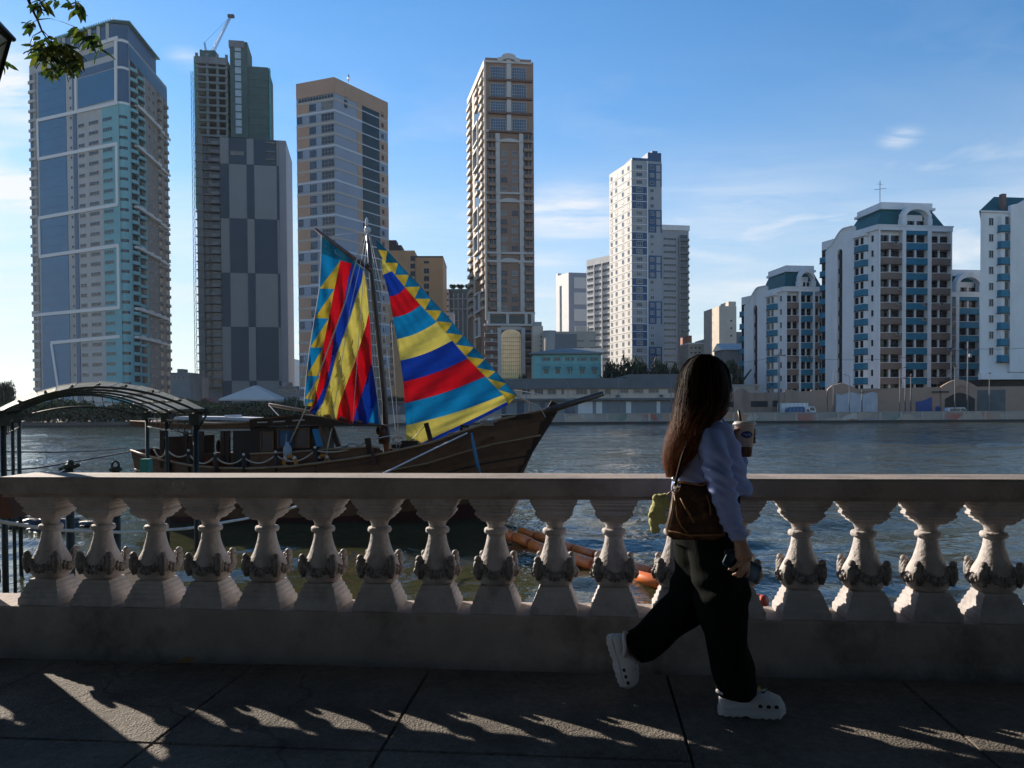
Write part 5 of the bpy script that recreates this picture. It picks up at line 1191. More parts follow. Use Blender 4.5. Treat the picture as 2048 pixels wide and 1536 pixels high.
# striped far block between the checkered and banded towers
sb_, fc, z1 = block('striped_block', 'distant white block with thin grey stripes in the gap between two towers', 'building', 578, 590.5, 520, 718, M_WHITE, slope=.02, depth=15)
mb = MB()
for k in range(9): fc.box(mb, .3, fc.L - .3, 5 + k * 3.2, 6.4 + k * 3.2, 0, .1)
mb.build('window_strip', M_GREYF, sb_)
mb = MB(); fc.box(mb, fc.L * .0, fc.L * .2, z1, z1 + 4, -4, 0); mb.build('roof_house', M_WHITE, sb_)
# cream tower and small blocks right of the blue panelled tower
ct, fc, z1 = block('cream_tower', 'plain cream tower partly hidden behind the smaller white apartment block', 'building', 1438.5, 1473, 282, 612, M_CREAM, slope=.1, depth=16)
mb = MB(); fc.box(mb, fc.L * .55, fc.L * .98, z1, z1 + 1.6, -8, -.1); mb.build('roof_house', M_CREAM, ct)
mb = MB(); fc.box(mb, fc.L + .02, fc.L + 5, BANK_Z, z1 - 9, -14, -1); mb.build('grey_wing', M_CONC, ct)
wins(fc, [(1461, 1464, y, y + 3) for y in (640, 655, 670)], nx=1)
for (xa, xb, Y, yt, lab, m_) in ((1377, 1409, 300, 688, 'low pale block just right of the slab block', M_BG), (1408, 1438, 305, 681, 'low pale block with roof step left of the cream tower', M_BG), (1377, 1384, 312, 671, 'sliver of red brick building peeking over low pale blocks', mat('red_brick_far', (.30, .12, .07), var=.1))):
    b_, fc, z1 = block('low_block', lab, 'building', xa, xb, Y, yt, m_, slope=.05, depth=12)
    if xb - xa > 10:
        wins(fc, [(xa + 4 + 8 * k, xa + 8 + 8 * k, y, y + 3) for k in range(3) for y in (yt + 6, yt + 16)], nx=1)
        mb = MB(); fc.box(mb, -.1, fc.L + .1, z1, z1 + .5, -12, .15); mb.build('parapet', M_WHITE, b_)
gs, fc, z1 = block('tin_house', 'house with pale tin gable roof among trees behind the apartment block', 'house', 1445, 1485, 236, 700, M_CONC, slope=.05, depth=8)
mb = MB(); rr_ = [fc.M @ Vector(v) for v in ((-.6, -1, z1), (fc.L + .6, -1, z1), (fc.L + .6, 8, z1), (-.6, 8, z1), (-.6, 3.5, z1 + 2.2), (fc.L + .6, 3.5, z1 + 2.2))]; mb.add(rr_, [(0, 1, 5, 4), (2, 3, 4, 5), (1, 2, 5), (3, 0, 4), (3, 2, 1, 0)]); mb.build('roof', mat('pale_tin', (.35, .37, .38), rough=.4, var=.15, scale=.5), gs)
# low houses right of the teal tower, pavilion
for (xa, xb, Y, yt, lab, m_) in ((343, 381, 236, 748, 'grey concrete block at the foot of the white and teal tower', M_CONC), (380, 397, 262, 757, 'small beige house at the foot of the hoist mast', M_BG), (556, 596, 232, 775, 'low grey house between the checkered and banded towers', M_CONC)):
    b_, fc, z1 = block('low_block', lab, 'building', xa, xb, Y, yt, m_, slope=.03, depth=10)
    wins(fc, [(xa + 3 + 9 * k, xa + 9 + 9 * k, yt + 5, yt + 9) for k in range(int((xb - xa) / 10))], nx=1)
    mb = MB(); fc.box(mb, -.2, fc.L + .2, z1, z1 + .4, -10, .2); fc.box(mb, fc.L * .2, fc.L * .5, z1 + .4, z1 + 1.6, -6, -2); mb.build('parapet', m_, b_)
pv = thing('pavilion', 'riverside pavilion with wide pale tent roof below the checkered tower', 'pavilion', (*col_pt(505, 182), BANK_Z)); o_ = pv.location
M_TENT = mat('tent_fabric', (.50, .45, .41), rough=.8, var=.06, scale=.3)
e0, e1, ap, ap2 = at(437, 798, 182) - o_, at(553, 798, 182) - o_, at(508, 771, 186) - o_, at(516, 771, 190) - o_
mb = MB(); bkL, bkR = e0 + Vector((1, 13, 0)), e1 + Vector((-1, 13, 0))
mb.add([e0, e1, bkR, bkL, ap, ap2] + [v - Vector((0, 0, .35)) for v in (e0, e1, bkR, bkL)], [(0, 1, 4), (1, 2, 5, 4), (2, 3, 5), (3, 0, 4, 5), (6, 7, 1, 0), (7, 8, 2, 1), (8, 9, 3, 2), (9, 6, 0, 3)]); mb.build('roof', M_TENT, pv)
for v in (e0 + Vector((1, 1, 0)), e1 + Vector((-1, 1, 0)), bkL + Vector((1, -1, 0)), bkR + Vector((-1, -1, 0)), (e0 + e1) / 2 + Vector((0, 1, 0))):
    mb = MB(); mb.tube([(v.x, v.y, 0), (v.x, v.y, v.z - .1)], .12, 6); mb.build('post', M_GREYF, pv)
rh = thing('red_roof_house', 'small pale house with dull red roof left of the tent pavilion', 'house', (*col_pt(384, 205), BANK_Z)); mb = MB(); mb.box(0, 7, 0, 6, 0, 3.6); mb.build('wall', M_BG, rh)
mb = MB(); mb.add([(-.5, -.5, 3.6), (7.5, -.5, 3.6), (7.5, 6.5, 3.6), (-.5, 6.5, 3.6), (3.5, -.5, 5.6), (3.5, 6.5, 5.6)], [(0, 1, 4), (1, 2, 5, 4), (2, 3, 5), (3, 0, 4, 5), (3, 2, 1, 0)]); mb.build('roof', mat('dull_red_roof', (.16, .06, .045), var=.15), rh)
wsheds = [(186, 226, 174, 806, 'pale shed seen under the arched canopy among bank trees'), (140, 158, 177, 806, 'narrow pale hut among the bank trees near the tower foot')]
for xa, xb, Y, yt, lab in wsheds:
    b_, fc, z1 = block('shed', lab, 'shed', xa, xb, Y, yt, M_WHITE, depth=4); mb = MB(); fc.box(mb, -.3, fc.L + .3, z1, z1 + .2, -4.3, .4); mb.build('roof', M_GREYF, b_)
    mb = MB(); fc.box(mb, fc.L * .3, fc.L * .6, BANK_Z, z1 - .4, 0, .05); mb.build('door', M_GREYF, b_)

# ---------------------------------------------------------------- old factory wall on the right
M_OLD = mat('old_render', (.32, .225, .17), rough=.9, var=.18, scale=.3, stain=.65, sscale=.35, stain_col=(.10, .085, .08), streak=True); M_OLDB = mat('old_brown_render', (.36, .25, .185), rough=.9, var=.1, scale=.3, stain=.4, sscale=.3, stain_col=(.13, .10, .09))
ow_ = thing('old_wall', 'weathered brown factory wall with curved gables in front of the apartment blocks', 'wall', (*col_pt(1440, 174), 0)); fc = Face(col_pt(1440, 174), col_pt(2120, 174), ow_)
def old_piece(x0, x1, top, m, o=0.0, name='wall_bay', th=.6):
    """top = [(px x, px y)] outline"""
    mb = MB(); pts_ = [fc.sh(x0, 835)] + [fc.sh(x, y) for x, y in top] + [fc.sh(x1, 835)]; pts_[0] = (pts_[0][0], BANK_Z); pts_[-1] = (pts_[-1][0], BANK_Z); k_ = len(pts_)
    vs = [fc.M @ Vector((q[0], -o - .0, q[1])) for q in pts_] + [fc.M @ Vector((q[0], -o + th, q[1])) for q in pts_]
    mb.add(vs, [tuple(range(k_)), tuple(range(k_, 2 * k_))[::-1]] + [(i, k_ + i, k_ + (i + 1) % k_, (i + 1) % k_) for i in range(k_)]); return mb.build(name, m, ow_)
C5 = lambda x, y: (1440 + x / 3.0724, 360 + y / 3.0724)
def arcp(x0, x1, y0, y1, n=10): return [C5(x0 + (x1 - x0) * k / n, y0 + (y1 - y0) * math.sin(math.pi * k / n)) for k in range(n + 1)]
old_piece(1440, C5(82, 0)[0], [C5(0, 1310), C5(80, 1310)], M_OLD)
old_piece(C5(83, 0)[0], C5(180, 0)[0], arcp(83, 180, 1310, 1280), M_OLD, .15)
old_piece(C5(181, 0)[0], C5(395, 0)[0], [C5(181, 1308), C5(395, 1304)], M_OLD)
old_piece(C5(396, 0)[0], C5(560, 0)[0], [C5(396, 1302), C5(400, 1290), C5(440, 1285), C5(480, 1300), C5(560, 1296)], M_OLD, .1)
old_piece(C5(561, 0)[0], C5(660, 0)[0], [C5(561, 1290), C5(655, 1290)], M_OLDB)
old_piece(C5(661, 0)[0], C5(968, 0)[0], [C5(661, 1285), C5(690, 1262), C5(720, 1255), C5(745, 1247), C5(775, 1255), C5(800, 1264), C5(835, 1282), C5(968, 1280)], M_OLDB, .12)
old_piece(C5(969, 0)[0], C5(1355, 0)[0], [C5(969, 1282), C5(1355, 1272)], M_OLDB)
old_piece(C5(1356, 0)[0], C5(1575, 0)[0], arcp(1356, 1575, 1270, 1226), M_OLDB, .25)
old_piece(C5(1576, 0)[0], 2120, [C5(1576, 1270), (2120, 772)], M_OLDB)
M_TARP = mat('white_tarpaulin', (.42, .43, .46), rough=.6, var=.15, scale=.8, bump=.8, bscale=3); M_GATE = mat('blue_gate_paint', (.025, .06, .22), rough=.5, var=.1); M_GRW = mat('grey_patch_wall', (.12, .125, .13), rough=.9, var=.3, scale=.5)
mb = MB()
def op(x0, x1, y0, y1, o0=.0, o1=.1): s0, h1 = fc.sh(*C5(x0, y0)); s1, h0 = fc.sh(*C5(x1, y1)); fc.box(mb, s0, s1, h0, h1, o0, o1)
for a in ((45, 85, 1362, 1396), (108, 168, 1360, 1396), (190, 293, 1358, 1394), (322, 355, 1355, 1392)):
    mb = MB(); op(*a, .01, .08); mb.build('window', M_CD, ow_)
mb = MB(); op(1378, 1560, 1345, 1440, .26, .34); mb.build('dark_doorway', M_CD, ow_)
mb = MB(); s0, h0 = fc.sh(*C5(1378, 1346)); s1, _ = fc.sh(*C5(1560, 1346)); pts_ = [(s0 + (s1 - s0) * k / 10, h0 + 1.3 * math.sin(math.pi * k / 10)) for k in range(11)]; vs = [fc.M @ Vector((q[0], -.34, q[1])) for q in pts_] + [fc.M @ Vector((q[0], -.26, q[1])) for q in pts_]; mb.add(vs, [tuple(range(11)), tuple(range(11, 22))[::-1]] + [(i, 11 + i, 12 + i, 1 + i) for i in range(10)]); mb.build('door_arch', M_CD, ow_)
mb = MB(); s0, h0 = fc.sh(*C5(1205, 1362)); s1, h1 = fc.sh(*C5(1300, 1335)); pts_ = [(s0, BANK_Z), (s0, h0), (s0 + (s1 - s0) * .4, h0 + .2), (s1, h1), (s1, BANK_Z)]; vs = [fc.M @ Vector((q[0], -.2, q[1])) for q in pts_] + [fc.M @ Vector((q[0], .0, q[1])) for q in pts_]; mb.add(vs, [tuple(range(5)), tuple(range(5, 10))[::-1]] + [(i, 5 + i, 5 + (i + 1) % 5, (i + 1) % 5) for i in range(5)]); mb.build('blue_gate', M_GATE, ow_)
mb = MB(); op(1325, 1350, 1390, 1440, .01, .15); mb.build('blue_door', M_GATE, ow_)
mb = MB(); op(1562, 1752, 1290, 1440, .01, .08); mb.build('grey_patch', M_GRW, ow_)
# emblem relief on the arched gable
mb = MB(); c0 = fc.sh(*C5(1480, 1284)); mb.tube([fc.M @ Vector((c0[0] + 1.5 * math.cos(t), -.33, c0[1] + .75 * math.sin(t))) for t in np.linspace(0, 2 * math.pi, 17)[:-1]], .12, 5, closed=True); mb.tube([fc.M @ Vector((c0[0] + .8 * math.cos(t), -.33, c0[1] + .35 * math.sin(t))) for t in np.linspace(0, 2 * math.pi, 13)[:-1]], .09, 5, closed=True); mb.build('oval_emblem', M_OLDB, ow_)
mb = MB(); op(1300, 1400, 1298, 1306, .26, .5); mb.build('wall_ledge', M_LED, ow_)
tp = MB(); n_ = 14; rings = []
for k in range(n_ + 1):
    x = 705 + (965 - 705) * k / n_; yb = 1312 + 8 * math.sin(k * .9); s0, h1 = fc.sh(*C5(x, yb)); o_ = .35 + .15 * math.sin(k * 1.7); rings.append([fc.M @ Vector((s0 + (.0 if j else 0) + (.5 - j / 6) * .3 * (k == 0), -(o_ + .25 * j / 5), h1 + (BANK_Z - h1) * j / 5)) for j in range(6)])
for i in range(n_):
    vs = rings[i] + rings[i + 1]; tp.add(vs, [(j, j + 1, 7 + j, 6 + j) for j in range(5)], sm=True)
setp(tp.build('tarpaulin', M_TARP, None, ow_.location), 'large white tarpaulin hanging over the old factory wall', 'tarpaulin')
hut, fch, z1 = block('flat_hut', 'small flat roofed beige hut at the foot of the smaller apartment block', 'hut', 1455, 1520, 180, 771, M_BG, depth=5)
wins(fch, [(1459, 1466, 775, 783), (1510, 1516, 773, 781)], nx=1)
mb = MB(); fch.box(mb, -.2, fch.L + .2, z1, z1 + .25, -5.2, .3); mb.build('roof', M_GREYF, hut)
# low wall behind people gap: plain quay shed line left of the warehouse
lw_, fcl, z1 = block('quay_shed', 'low dark quay shed between the sails and the warehouse', 'shed', 600, 975, 184, 806, mat('shed_grey', (.13, .14, .15), var=.2, scale=.3, stain=.4, sscale=.4), depth=8)
mb = MB()
for k in range(16): fcl.box(mb, fcl.L * k / 16 + .3, fcl.L * k / 16 + 1.6, BANK_Z, z1 - .8, 0, .1)
mb.build('door', M_GLASSB, lw_)
mb = MB(); fcl.box(mb, -.3, fcl.L + .3, z1, z1 + .35, -8.4, .8); mb.build('roof', M_WR, lw_)

# ================================================================ VEHICLES
def wheel_mesh(r=.38, w=.24):
    mb = MB(); M_ = Matrix.Rotation(math.pi / 2, 4, 'X'); mb.lathe([(r * .55, -w / 2), (r, -w / 2), (r, w / 2), (r * .55, w / 2)], 14, M=M_, mi=0); mb.lathe([(r * .5, -w / 2 - .01), (r * .5, w / 2 + .01)], 10, M=M_, mi=1); return mb.mesh('wheel', [mat('rubber', (.02, .02, .02), rough=.9), M_GREYF])
WH = wheel_mesh()
def side_body(prof, w, m, name, parent, y0=0):
    mb = MB(); k_ = len(prof); vs = [(x, y0 - w / 2, z) for x, z in prof] + [(x, y0 + w / 2, z) for x, z in prof]
    mb.add(vs, [tuple(range(k_)), tuple(range(k_, 2 * k_))[::-1]] + [(i, k_ + i, k_ + (i + 1) % k_, (i + 1) % k_) for i in range(k_)]); return mb.build(name, m, parent)
M_CARW = mat('white_car_paint', (.62, .64, .66), rough=.3, var=.03, spec=.5); M_CARB = mat('blue_truck_paint', (.03, .10, .22), rough=.45, var=.1)
vp = at(1892, 824, 170.5); van = thing('passenger_van', 'white passenger van parked before the old factory wall', 'van', (vp.x, 170.5, BANK_Z))
side_body([(0, .35), (0, 1.5), (.25, 1.98), (3.5, 2.0), (4.1, 1.35), (4.75, 1.1), (4.8, .4)], 1.75, M_CARW, 'body', van)
side_body([(.35, 1.25), (.45, 1.78), (3.4, 1.8), (3.85, 1.25)], 1.78, M_GLASS, 'side_window', van); side_body([(3.62, 1.82), (3.66, 1.86), (4.13, 1.38), (4.09, 1.34)], 1.5, M_GLASS, 'windscreen', van)
for x in (1.4, 2.5): side_body([(x, 1.24), (x, 1.81), (x + .1, 1.81), (x + .1, 1.24)], 1.80, M_CARW, 'window_pillar', van)
for x in (.95, 3.85):
    for y in (-.78, .78): obj('wheel', WH, van, (x, y, .38))
tpn = at(1559, 822, 171.5); trk = thing('box_truck', 'white box truck standing behind the blue truck on the quay road', 'truck', (tpn.x, 171.8, BANK_Z))
side_body([(0, .8), (0, 3.15), (5.9, 3.15), (5.9, .8)], 2.2, M_WHITE, 'cargo_box', trk); side_body([(6.0, .5), (6.0, 2.4), (7.2, 2.4), (7.6, 1.5), (7.6, .5)], 2.1, M_CARW, 'cab', trk); side_body([(6.3, 1.5), (6.3, 2.2), (7.1, 2.2), (7.4, 1.5)], 2.13, M_GLASS, 'cab_window', trk)
for k in range(7): side_body([(.1 + .9 * k, .82), (.1 + .9 * k, 3.1), (.16 + .9 * k, 3.1), (.16 + .9 * k, .82)], 2.24, M_GREYF, 'box_rib', trk)
for x in (1.2, 6.7):
    for y in (-.95, .95): obj('wheel', WH, trk, (x, y, .42))
tpn = at(1575, 824, 168.9); tk2 = thing('covered_truck', 'truck with blue tarped bed and white cab in front of the box truck', 'truck', (tpn.x, 169.4, BANK_Z))
side_body([(0, .7), (0, 1.75), (.5, 2.25), (2.9, 2.4), (3.5, 2.3), (3.6, .7)], 1.9, M_CARB, 'tarped_bed', tk2); side_body([(3.65, .45), (3.65, 2.0), (4.4, 2.0), (4.95, 1.3), (5.0, .45)], 1.8, M_CARW, 'cab', tk2); side_body([(3.9, 1.25), (3.9, 1.85), (4.35, 1.85), (4.72, 1.25)], 1.83, M_GLASS, 'cab_window', tk2)
for k in range(4): side_body([(.4 + .8 * k, .72), (.4 + .8 * k, 2.2), (.48 + .8 * k, 2.2), (.48 + .8 * k, .72)], 1.94, M_GREYF, 'tarp_rope', tk2)
for x in (.9, 4.2):
    for y in (-.8, .8): obj('wheel', WH, tk2, (x, y, .38))

# ================================================================ POLES, LAMPS, WIRES
M_POLE = mat('pole_grey', (.20, .21, .22), rough=.7, var=.15); M_WOODP = mat('pole_concrete', (.17, .16, .155), rough=.85, var=.2)
lamp_px = [(1237, 757, 1, 'in front of the warehouse bay doors'), (1342, 757, 1, 'beside the walking person\'s hair'), (1667, 742, 1, 'before the gable peak of the old wall'), (1699, 750, -1, 'before the white tarpaulin'), (1800, 736, 1, 'before the middle of the largest apartment block'), (1910, 733, 0, 'directly above the passenger van'), (1979, 747, 0, 'before the white end block'), (1544, 770, 0, 'short one beside the box truck'), (1053, 765, -1, 'just beyond the jib sail tip'), (1136, 765, -1, 'above the bowsprit')]
lamp_mb = None
for (x, yt, d, where) in lamp_px:
    p = at(x, yt, 168.6); lm = thing('street_lamp', 'thin grey street lamp ' + where, 'street lamp', (p.x, 168.6, BANK_Z), 0, 'street lamps on the far quay road'); H = p.z - BANK_Z
    mb = MB(); mb.tube([(0, 0, 0), (0, 0, H * .6), (0, 0, H - .4)] + ([(d * .3, 0, H - .1), (d * 1.2, 0, H + .15)] if d else [(0, 0, H)]), [.11, .09, .07] + ([.06, .05] if d else [.06]), 6); mb.build('post', M_POLE, lm)
    mb = MB(); mb.box((d * 1.0 - .1) if d else -.25, (d * 1.0 + .75) if d > 0 else (d * 1.0 + .1 if d else .25), -.14, .14, H + .08 if d else H, H + .22 if d else H + .18); mb.build('lamp_head', M_LED, lm)
poles = [(1558, 706, 'bare utility pole before the smaller apartment block'), (1936, 683, 'tall utility pole with crossarm near the end of the row'), (1811, 752, 'short wooden pole right of the lamp before the largest block'), (1822, 748, 'short grey pole beside the tan bay of the largest block'), (1724, 780, 'dark leaning pole before the tarpaulin')]
tops = {}
for (x, yt, lab) in poles:
    p = at(x, yt, 169.2); po = thing('utility_pole', lab, 'pole', (p.x, 169.2, BANK_Z), 0, 'utility poles on the far quay road'); H = p.z - BANK_Z; tops[x] = Vector((p.x, 169.2, p.z))
    mb = MB(); mb.tube([(0, 0, 0), (0, 0, H)], [.17, .11], 7); mb.build('post', M_WOODP, po)
    mb = MB(); z_ = H - (.5 if x != 1936 else 1.6); wA_ = .5 if x not in (1936, 1558) else 1.4
    mb.box(-wA_, wA_, -.07, .07, z_ - .06, z_ + .06)
    for k in (-1, -.4, .4, 1): mb.lathe([(.05, 0), (.06, .12), (.03, .2)], 6, (k * wA_ * .9, 0, z_ + .06))
    mb.build('crossarm', M_LED, po)
    if x == 1936: mb = MB(); mb.lathe([(.28, 0), (.3, .1), (.3, .7), (.2, .8)], 10, (.3, -.3, H - 3.4)); mb.build('transformer', M_GREYF, po)
def wire(a, b, sag, name_label, n=14, r=.035):
    a, b = Vector(a), Vector(b); mb = MB(); mb.tube([a.lerp(b, k / n) - a - Vector((0, 0, sag * 4 * (k / n) * (1 - k / n))) for k in range(n + 1)], r, 4); setp(mb.build('power_line', M_LED, None, a), name_label, 'power line', 'power lines on the far bank')
wire(tops[1936] - Vector((0, 0, 1.4)), at(2100, 690, 168), .5, 'dark power line running from the crossarm pole past the white end block')
wire(tops[1558] - Vector((0, 0, .5)), tops[1936] - Vector((0, 0, 1.5)), 1.6, 'long sagging power line crossing before the largest apartment block')
wire(at(1330, 722, 169), tops[1558] - Vector((0, 0, .6)), 1.2, 'sagging power line running left from the bare utility pole')
wire(tops[1936] - Vector((0, 0, 5)), tops[1724] + Vector((0, 0, -.4)), 1.0, 'low sagging power line strung along the old factory wall')

# ================================================================ TREES OF THE FAR BANK
M_FAR1 = mat('far_leaf_dark', (.016, .032, .014), rough=.7, var=.45, scale=.6, trans=.2); M_FAR2 = mat('far_leaf_mid', (.03, .05, .018), rough=.7, var=.45, scale=.6, trans=.2); M_FAR3 = mat('far_leaf_olive', (.085, .095, .03), rough=.7, var=.4, scale=.6, trans=.2)
def crown_mesh(seed, n=3800, mats=(M_FAR1, M_FAR2, M_FAR1), lobes=15):
    rr_ = random.Random(seed); mb = MB(); L_ = [(Vector((rr_.uniform(-.62, .62), rr_.uniform(-.62, .62), rr_.uniform(.2, .72))), rr_.uniform(.24, .40)) for _ in range(lobes)]
    for _ in range(n):
        c, r_ = rr_.choice(L_); v = Vector((rr_.gauss(0, 1), rr_.gauss(0, 1), rr_.gauss(0, 1))).normalized() * r_ * rr_.uniform(.55, 1.08)
        p = c + v; nn = (v.normalized() + Vector((rr_.gauss(0, .6), rr_.gauss(0, .6), rr_.gauss(0, .6)))).normalized(); x = nn.orthogonal().normalized(); x = Matrix.Rotation(rr_.uniform(0, 6.28), 3, nn) @ x; y = nn.cross(x); s_ = rr_.uniform(.04, .085)
        mb.add([p - x * s_, p - y * s_ * .55, p + x * s_, p + y * s_ * .55], [(0, 1, 2, 3)], mi=rr_.choice((0, 0, 1, 2)))
    return mb.mesh('crown', list(mats))
CROWNS = [crown_mesh(s_) for s_ in range(4)] + [crown_mesh(9, mats=(M_FAR2, M_FAR3, M_FAR1))]
tb_ = MB(); tb_.tube([(0, 0, 0), (.03, 0, .25), (0, .03, .6)], [.06, .045, .03], 7)
for a in range(4): tb_.tube([(0, .02, .45), (.25 * math.cos(a * 1.6), .25 * math.sin(a * 1.6), .8)], [.028, .012], 5)
TRUNK = tb_.mesh('trunk', M_BARK)
def far_tree(x, ybot, ytop, wpx, Y, label, ci=None, group='trees along the far bank'):
    top = at(x, ytop, Y); H = top.z - BANK_Z; wd = wpx / F * Y / 2
    t_ = thing('bank_tree', label, 'tree', (top.x, Y, BANK_Z), random.uniform(0, 6.28), group)
    c = obj('crown', CROWNS[random.randrange(4) if ci is None else ci], t_, (0, 0, H * .05)); zs = H * .95 / 1.05; c.scale = (wd, wd * .9, zs)
    k = obj('trunk', TRUNK, t_); k.scale = (H, H, H * .9)
trees = [(6, 758, 48, 178, 'dark tree against the bright sky at the far end of the bank'), (28, 800, 60, 172, 'dark bank tree just right of the canopy post'), (62, 797, 64, 173, 'wide dark bank tree at the tower\'s lower corner'), (98, 803, 48, 171, 'low dark bank tree below the blue glass strip'), (128, 800, 44, 174, 'dark bank tree left of the narrow pale hut'), (172, 797, 46, 175, 'rounded dark bank tree between the hut and the shed'), (232, 800, 50, 176, 'dark bank tree rising right of the pale shed'), (262, 806, 42, 171, 'low bank tree below the canopy ridge'), (300, 803, 60, 178, 'broad bank tree under the canopy\'s falling end'), (345, 798, 60, 180, 'tall bank tree behind the canopy end post'), (392, 796, 56, 179, 'bank tree between canopy and tent pavilion'), (430, 800, 46, 176, 'bank tree at the pavilion\'s side'), (470, 808, 44, 180, 'dark tree under the pavilion roof edge'), (528, 806, 50, 180, 'dark tree behind the boat\'s stern boom'), (578, 790, 46, 186, 'dark tree beside the low grey house'), (795, 790, 70, 190, 'dark tree seen between mast and jib sail')]
for (x, yt, w, Y, lab) in trees: far_tree(x, 850, yt, w, Y, lab)
for (x, yt, w, Y, lab) in [(1228, 716, 54, 205, 'dark tree left in the clump below the blue panelled tower'), (1262, 708, 64, 207, 'tallest tree in the dark clump below the blue panelled tower'), (1302, 712, 64, 208, 'rounded tree in the dark clump below the blue panelled tower'), (1336, 718, 50, 206, 'tree at the end of the dark clump beside the walker\'s hair'), (1046, 741, 26, 205, 'small dark tree beside the turquoise building')]: far_tree(x, 780, yt, w, Y, lab, None, 'trees behind the warehouse')
far_tree(1470, 780, 703, 56, 219, 'olive green tree beside the smaller apartment block', 4, 'trees behind the warehouse'); far_tree(1452, 780, 722, 46, 216, 'dark tree close behind the walker\'s head', None, 'trees behind the warehouse')
for (x, w, lab) in [(907, 16, 'round shrub on the left of the glass building roof'), (922, 18, 'round shrub in the middle of the glass building roof'), (937, 14, 'round shrub on the right of the glass building roof')]:
    p = at(x, 577, 358); t_ = thing('roof_shrub', lab, 'shrub', (p.x, p.y, p.z - .1), 0, 'plants on the glass building roof'); c = obj('foliage', CROWNS[4], t_); c.scale = (w / F * 358 * .55,) * 2 + (2.2,)
    mb = MB(); mb.tube([(0, 0, 0), (0, 0, 1.2)], .15, 5); mb.build('stem', M_BARK, t_)

# undergrowth along the left part of the bank
ug = MB(); rr_ = random.Random(5)
for _ in range(9000):
    x = rr_.uniform(-125, -38); h = 1.6 + 1.4 * mnoise.noise(Vector((x * .12, 0, 0))) + .8; z = BANK_Z + rr_.random() ** .7 * max(.8, h * 1.6); p = Vector((x, 169.2 + rr_.uniform(-.7, 2.5), z)); n = Vector((rr_.gauss(0, .6), -1, rr_.gauss(0.3, .6))).normalized(); a = n.orthogonal().normalized(); a = Matrix.Rotation(rr_.uniform(0, 6.28), 3, n) @ a; b = n.cross(a); s_ = rr_.uniform(.2, .5)
    ug.add([p - a * s_, p - b * s_ * .6, p + a * s_, p + b * s_ * .6], [(0, 1, 2, 3)], mi=rr_.choice((0, 0, 1)))
setp(ug.build('bank_undergrowth', [M_FAR1, M_FAR2]), kind='stuff')
# ================================================================ SAILING BOAT
BY = 25.6                                     # centre line of the boat
M_WOOD = mat('boat_wood', (.135, .062, .028), rough=.55, var=.35, scale=3, spec=.3, bump=.3, bscale=14, stain=.4, sscale=1.2)
M_WOODL = mat('boat_wood_light', (.26, .16, .085), rough=.4, var=.3, scale=4, spec=.5)
M_WOODD = mat('boat_wood_dark', (.035, .018, .011), rough=.55, var=.35, scale=3, spec=.3)
M_BOOT = mat('boot_red', (.045, .008, .006), rough=.6, var=.25, scale=2)
M_ROPE = mat('rope', (.48, .40, .30), rough=.9, var=.25, scale=30)
M_ROPEW = mat('rope_pale', (.60, .60, .60), rough=.8, var=.15, scale=30)
M_ROPEB = mat('rope_blue', (.06, .20, .34), rough=.8, var=.2, scale=20)
M_MAST = mat('mast_wood', (.060, .038, .028), rough=.35, var=.3, scale=5, spec=.5)
boat = thing('sailing_boat', 'dark wooden sailing boat with bright striped sails moored along the promenade', 'boat', (*at(660, 1047, BY).xy, WATER))
bo = boat.location.copy()
def bp(x, y, Y=BY): return at(x, y, Y) - bo
SX = [262, 300, 345, 390, 445, 500, 580, 640, 700, 777, 861, 932, 1002, 1060, 1092, 1106]
SY = [901, 914, 924, 932, 936, 937, 933, 926, 918, 905, 886, 860, 838, 826, 819, 816]
HB = [.72, .90, 1.05, 1.18, 1.27, 1.33, 1.38, 1.38, 1.35, 1.26, 1.05, .78, .46, .20, .08, .035]
def hull_pt(i, v, side):
    """station i, v = 0 at the sheer, 1 at the waterline; side -1 is the near one"""
    x0, y0, b = SX[i], SY[i], HB[i]; u = i / (len(SX) - 1)
    top = at(x0, y0, BY - b)                     # traced on the near side
    X0 = top.x * BY / (BY - b) if False else top.x
    zt = top.z
    f = max(0, (x0 - 700) / 406)
    rake = -1.75 * f ** 1.6 * v + (.5 * max(0, (330 - x0) / 68) * v)
    sec = 1 - (.16 + .35 * f) * v ** 1.6 - (.25 * f * v)
    z = zt + (WATER - .25 - zt) * v
    return Vector((X0 + rake, BY + side * b * max(.02, sec), z)) - bo
NS = len(SX)
vlev = [0, .09, .21, .33, .46, .60, .76, 1.0]
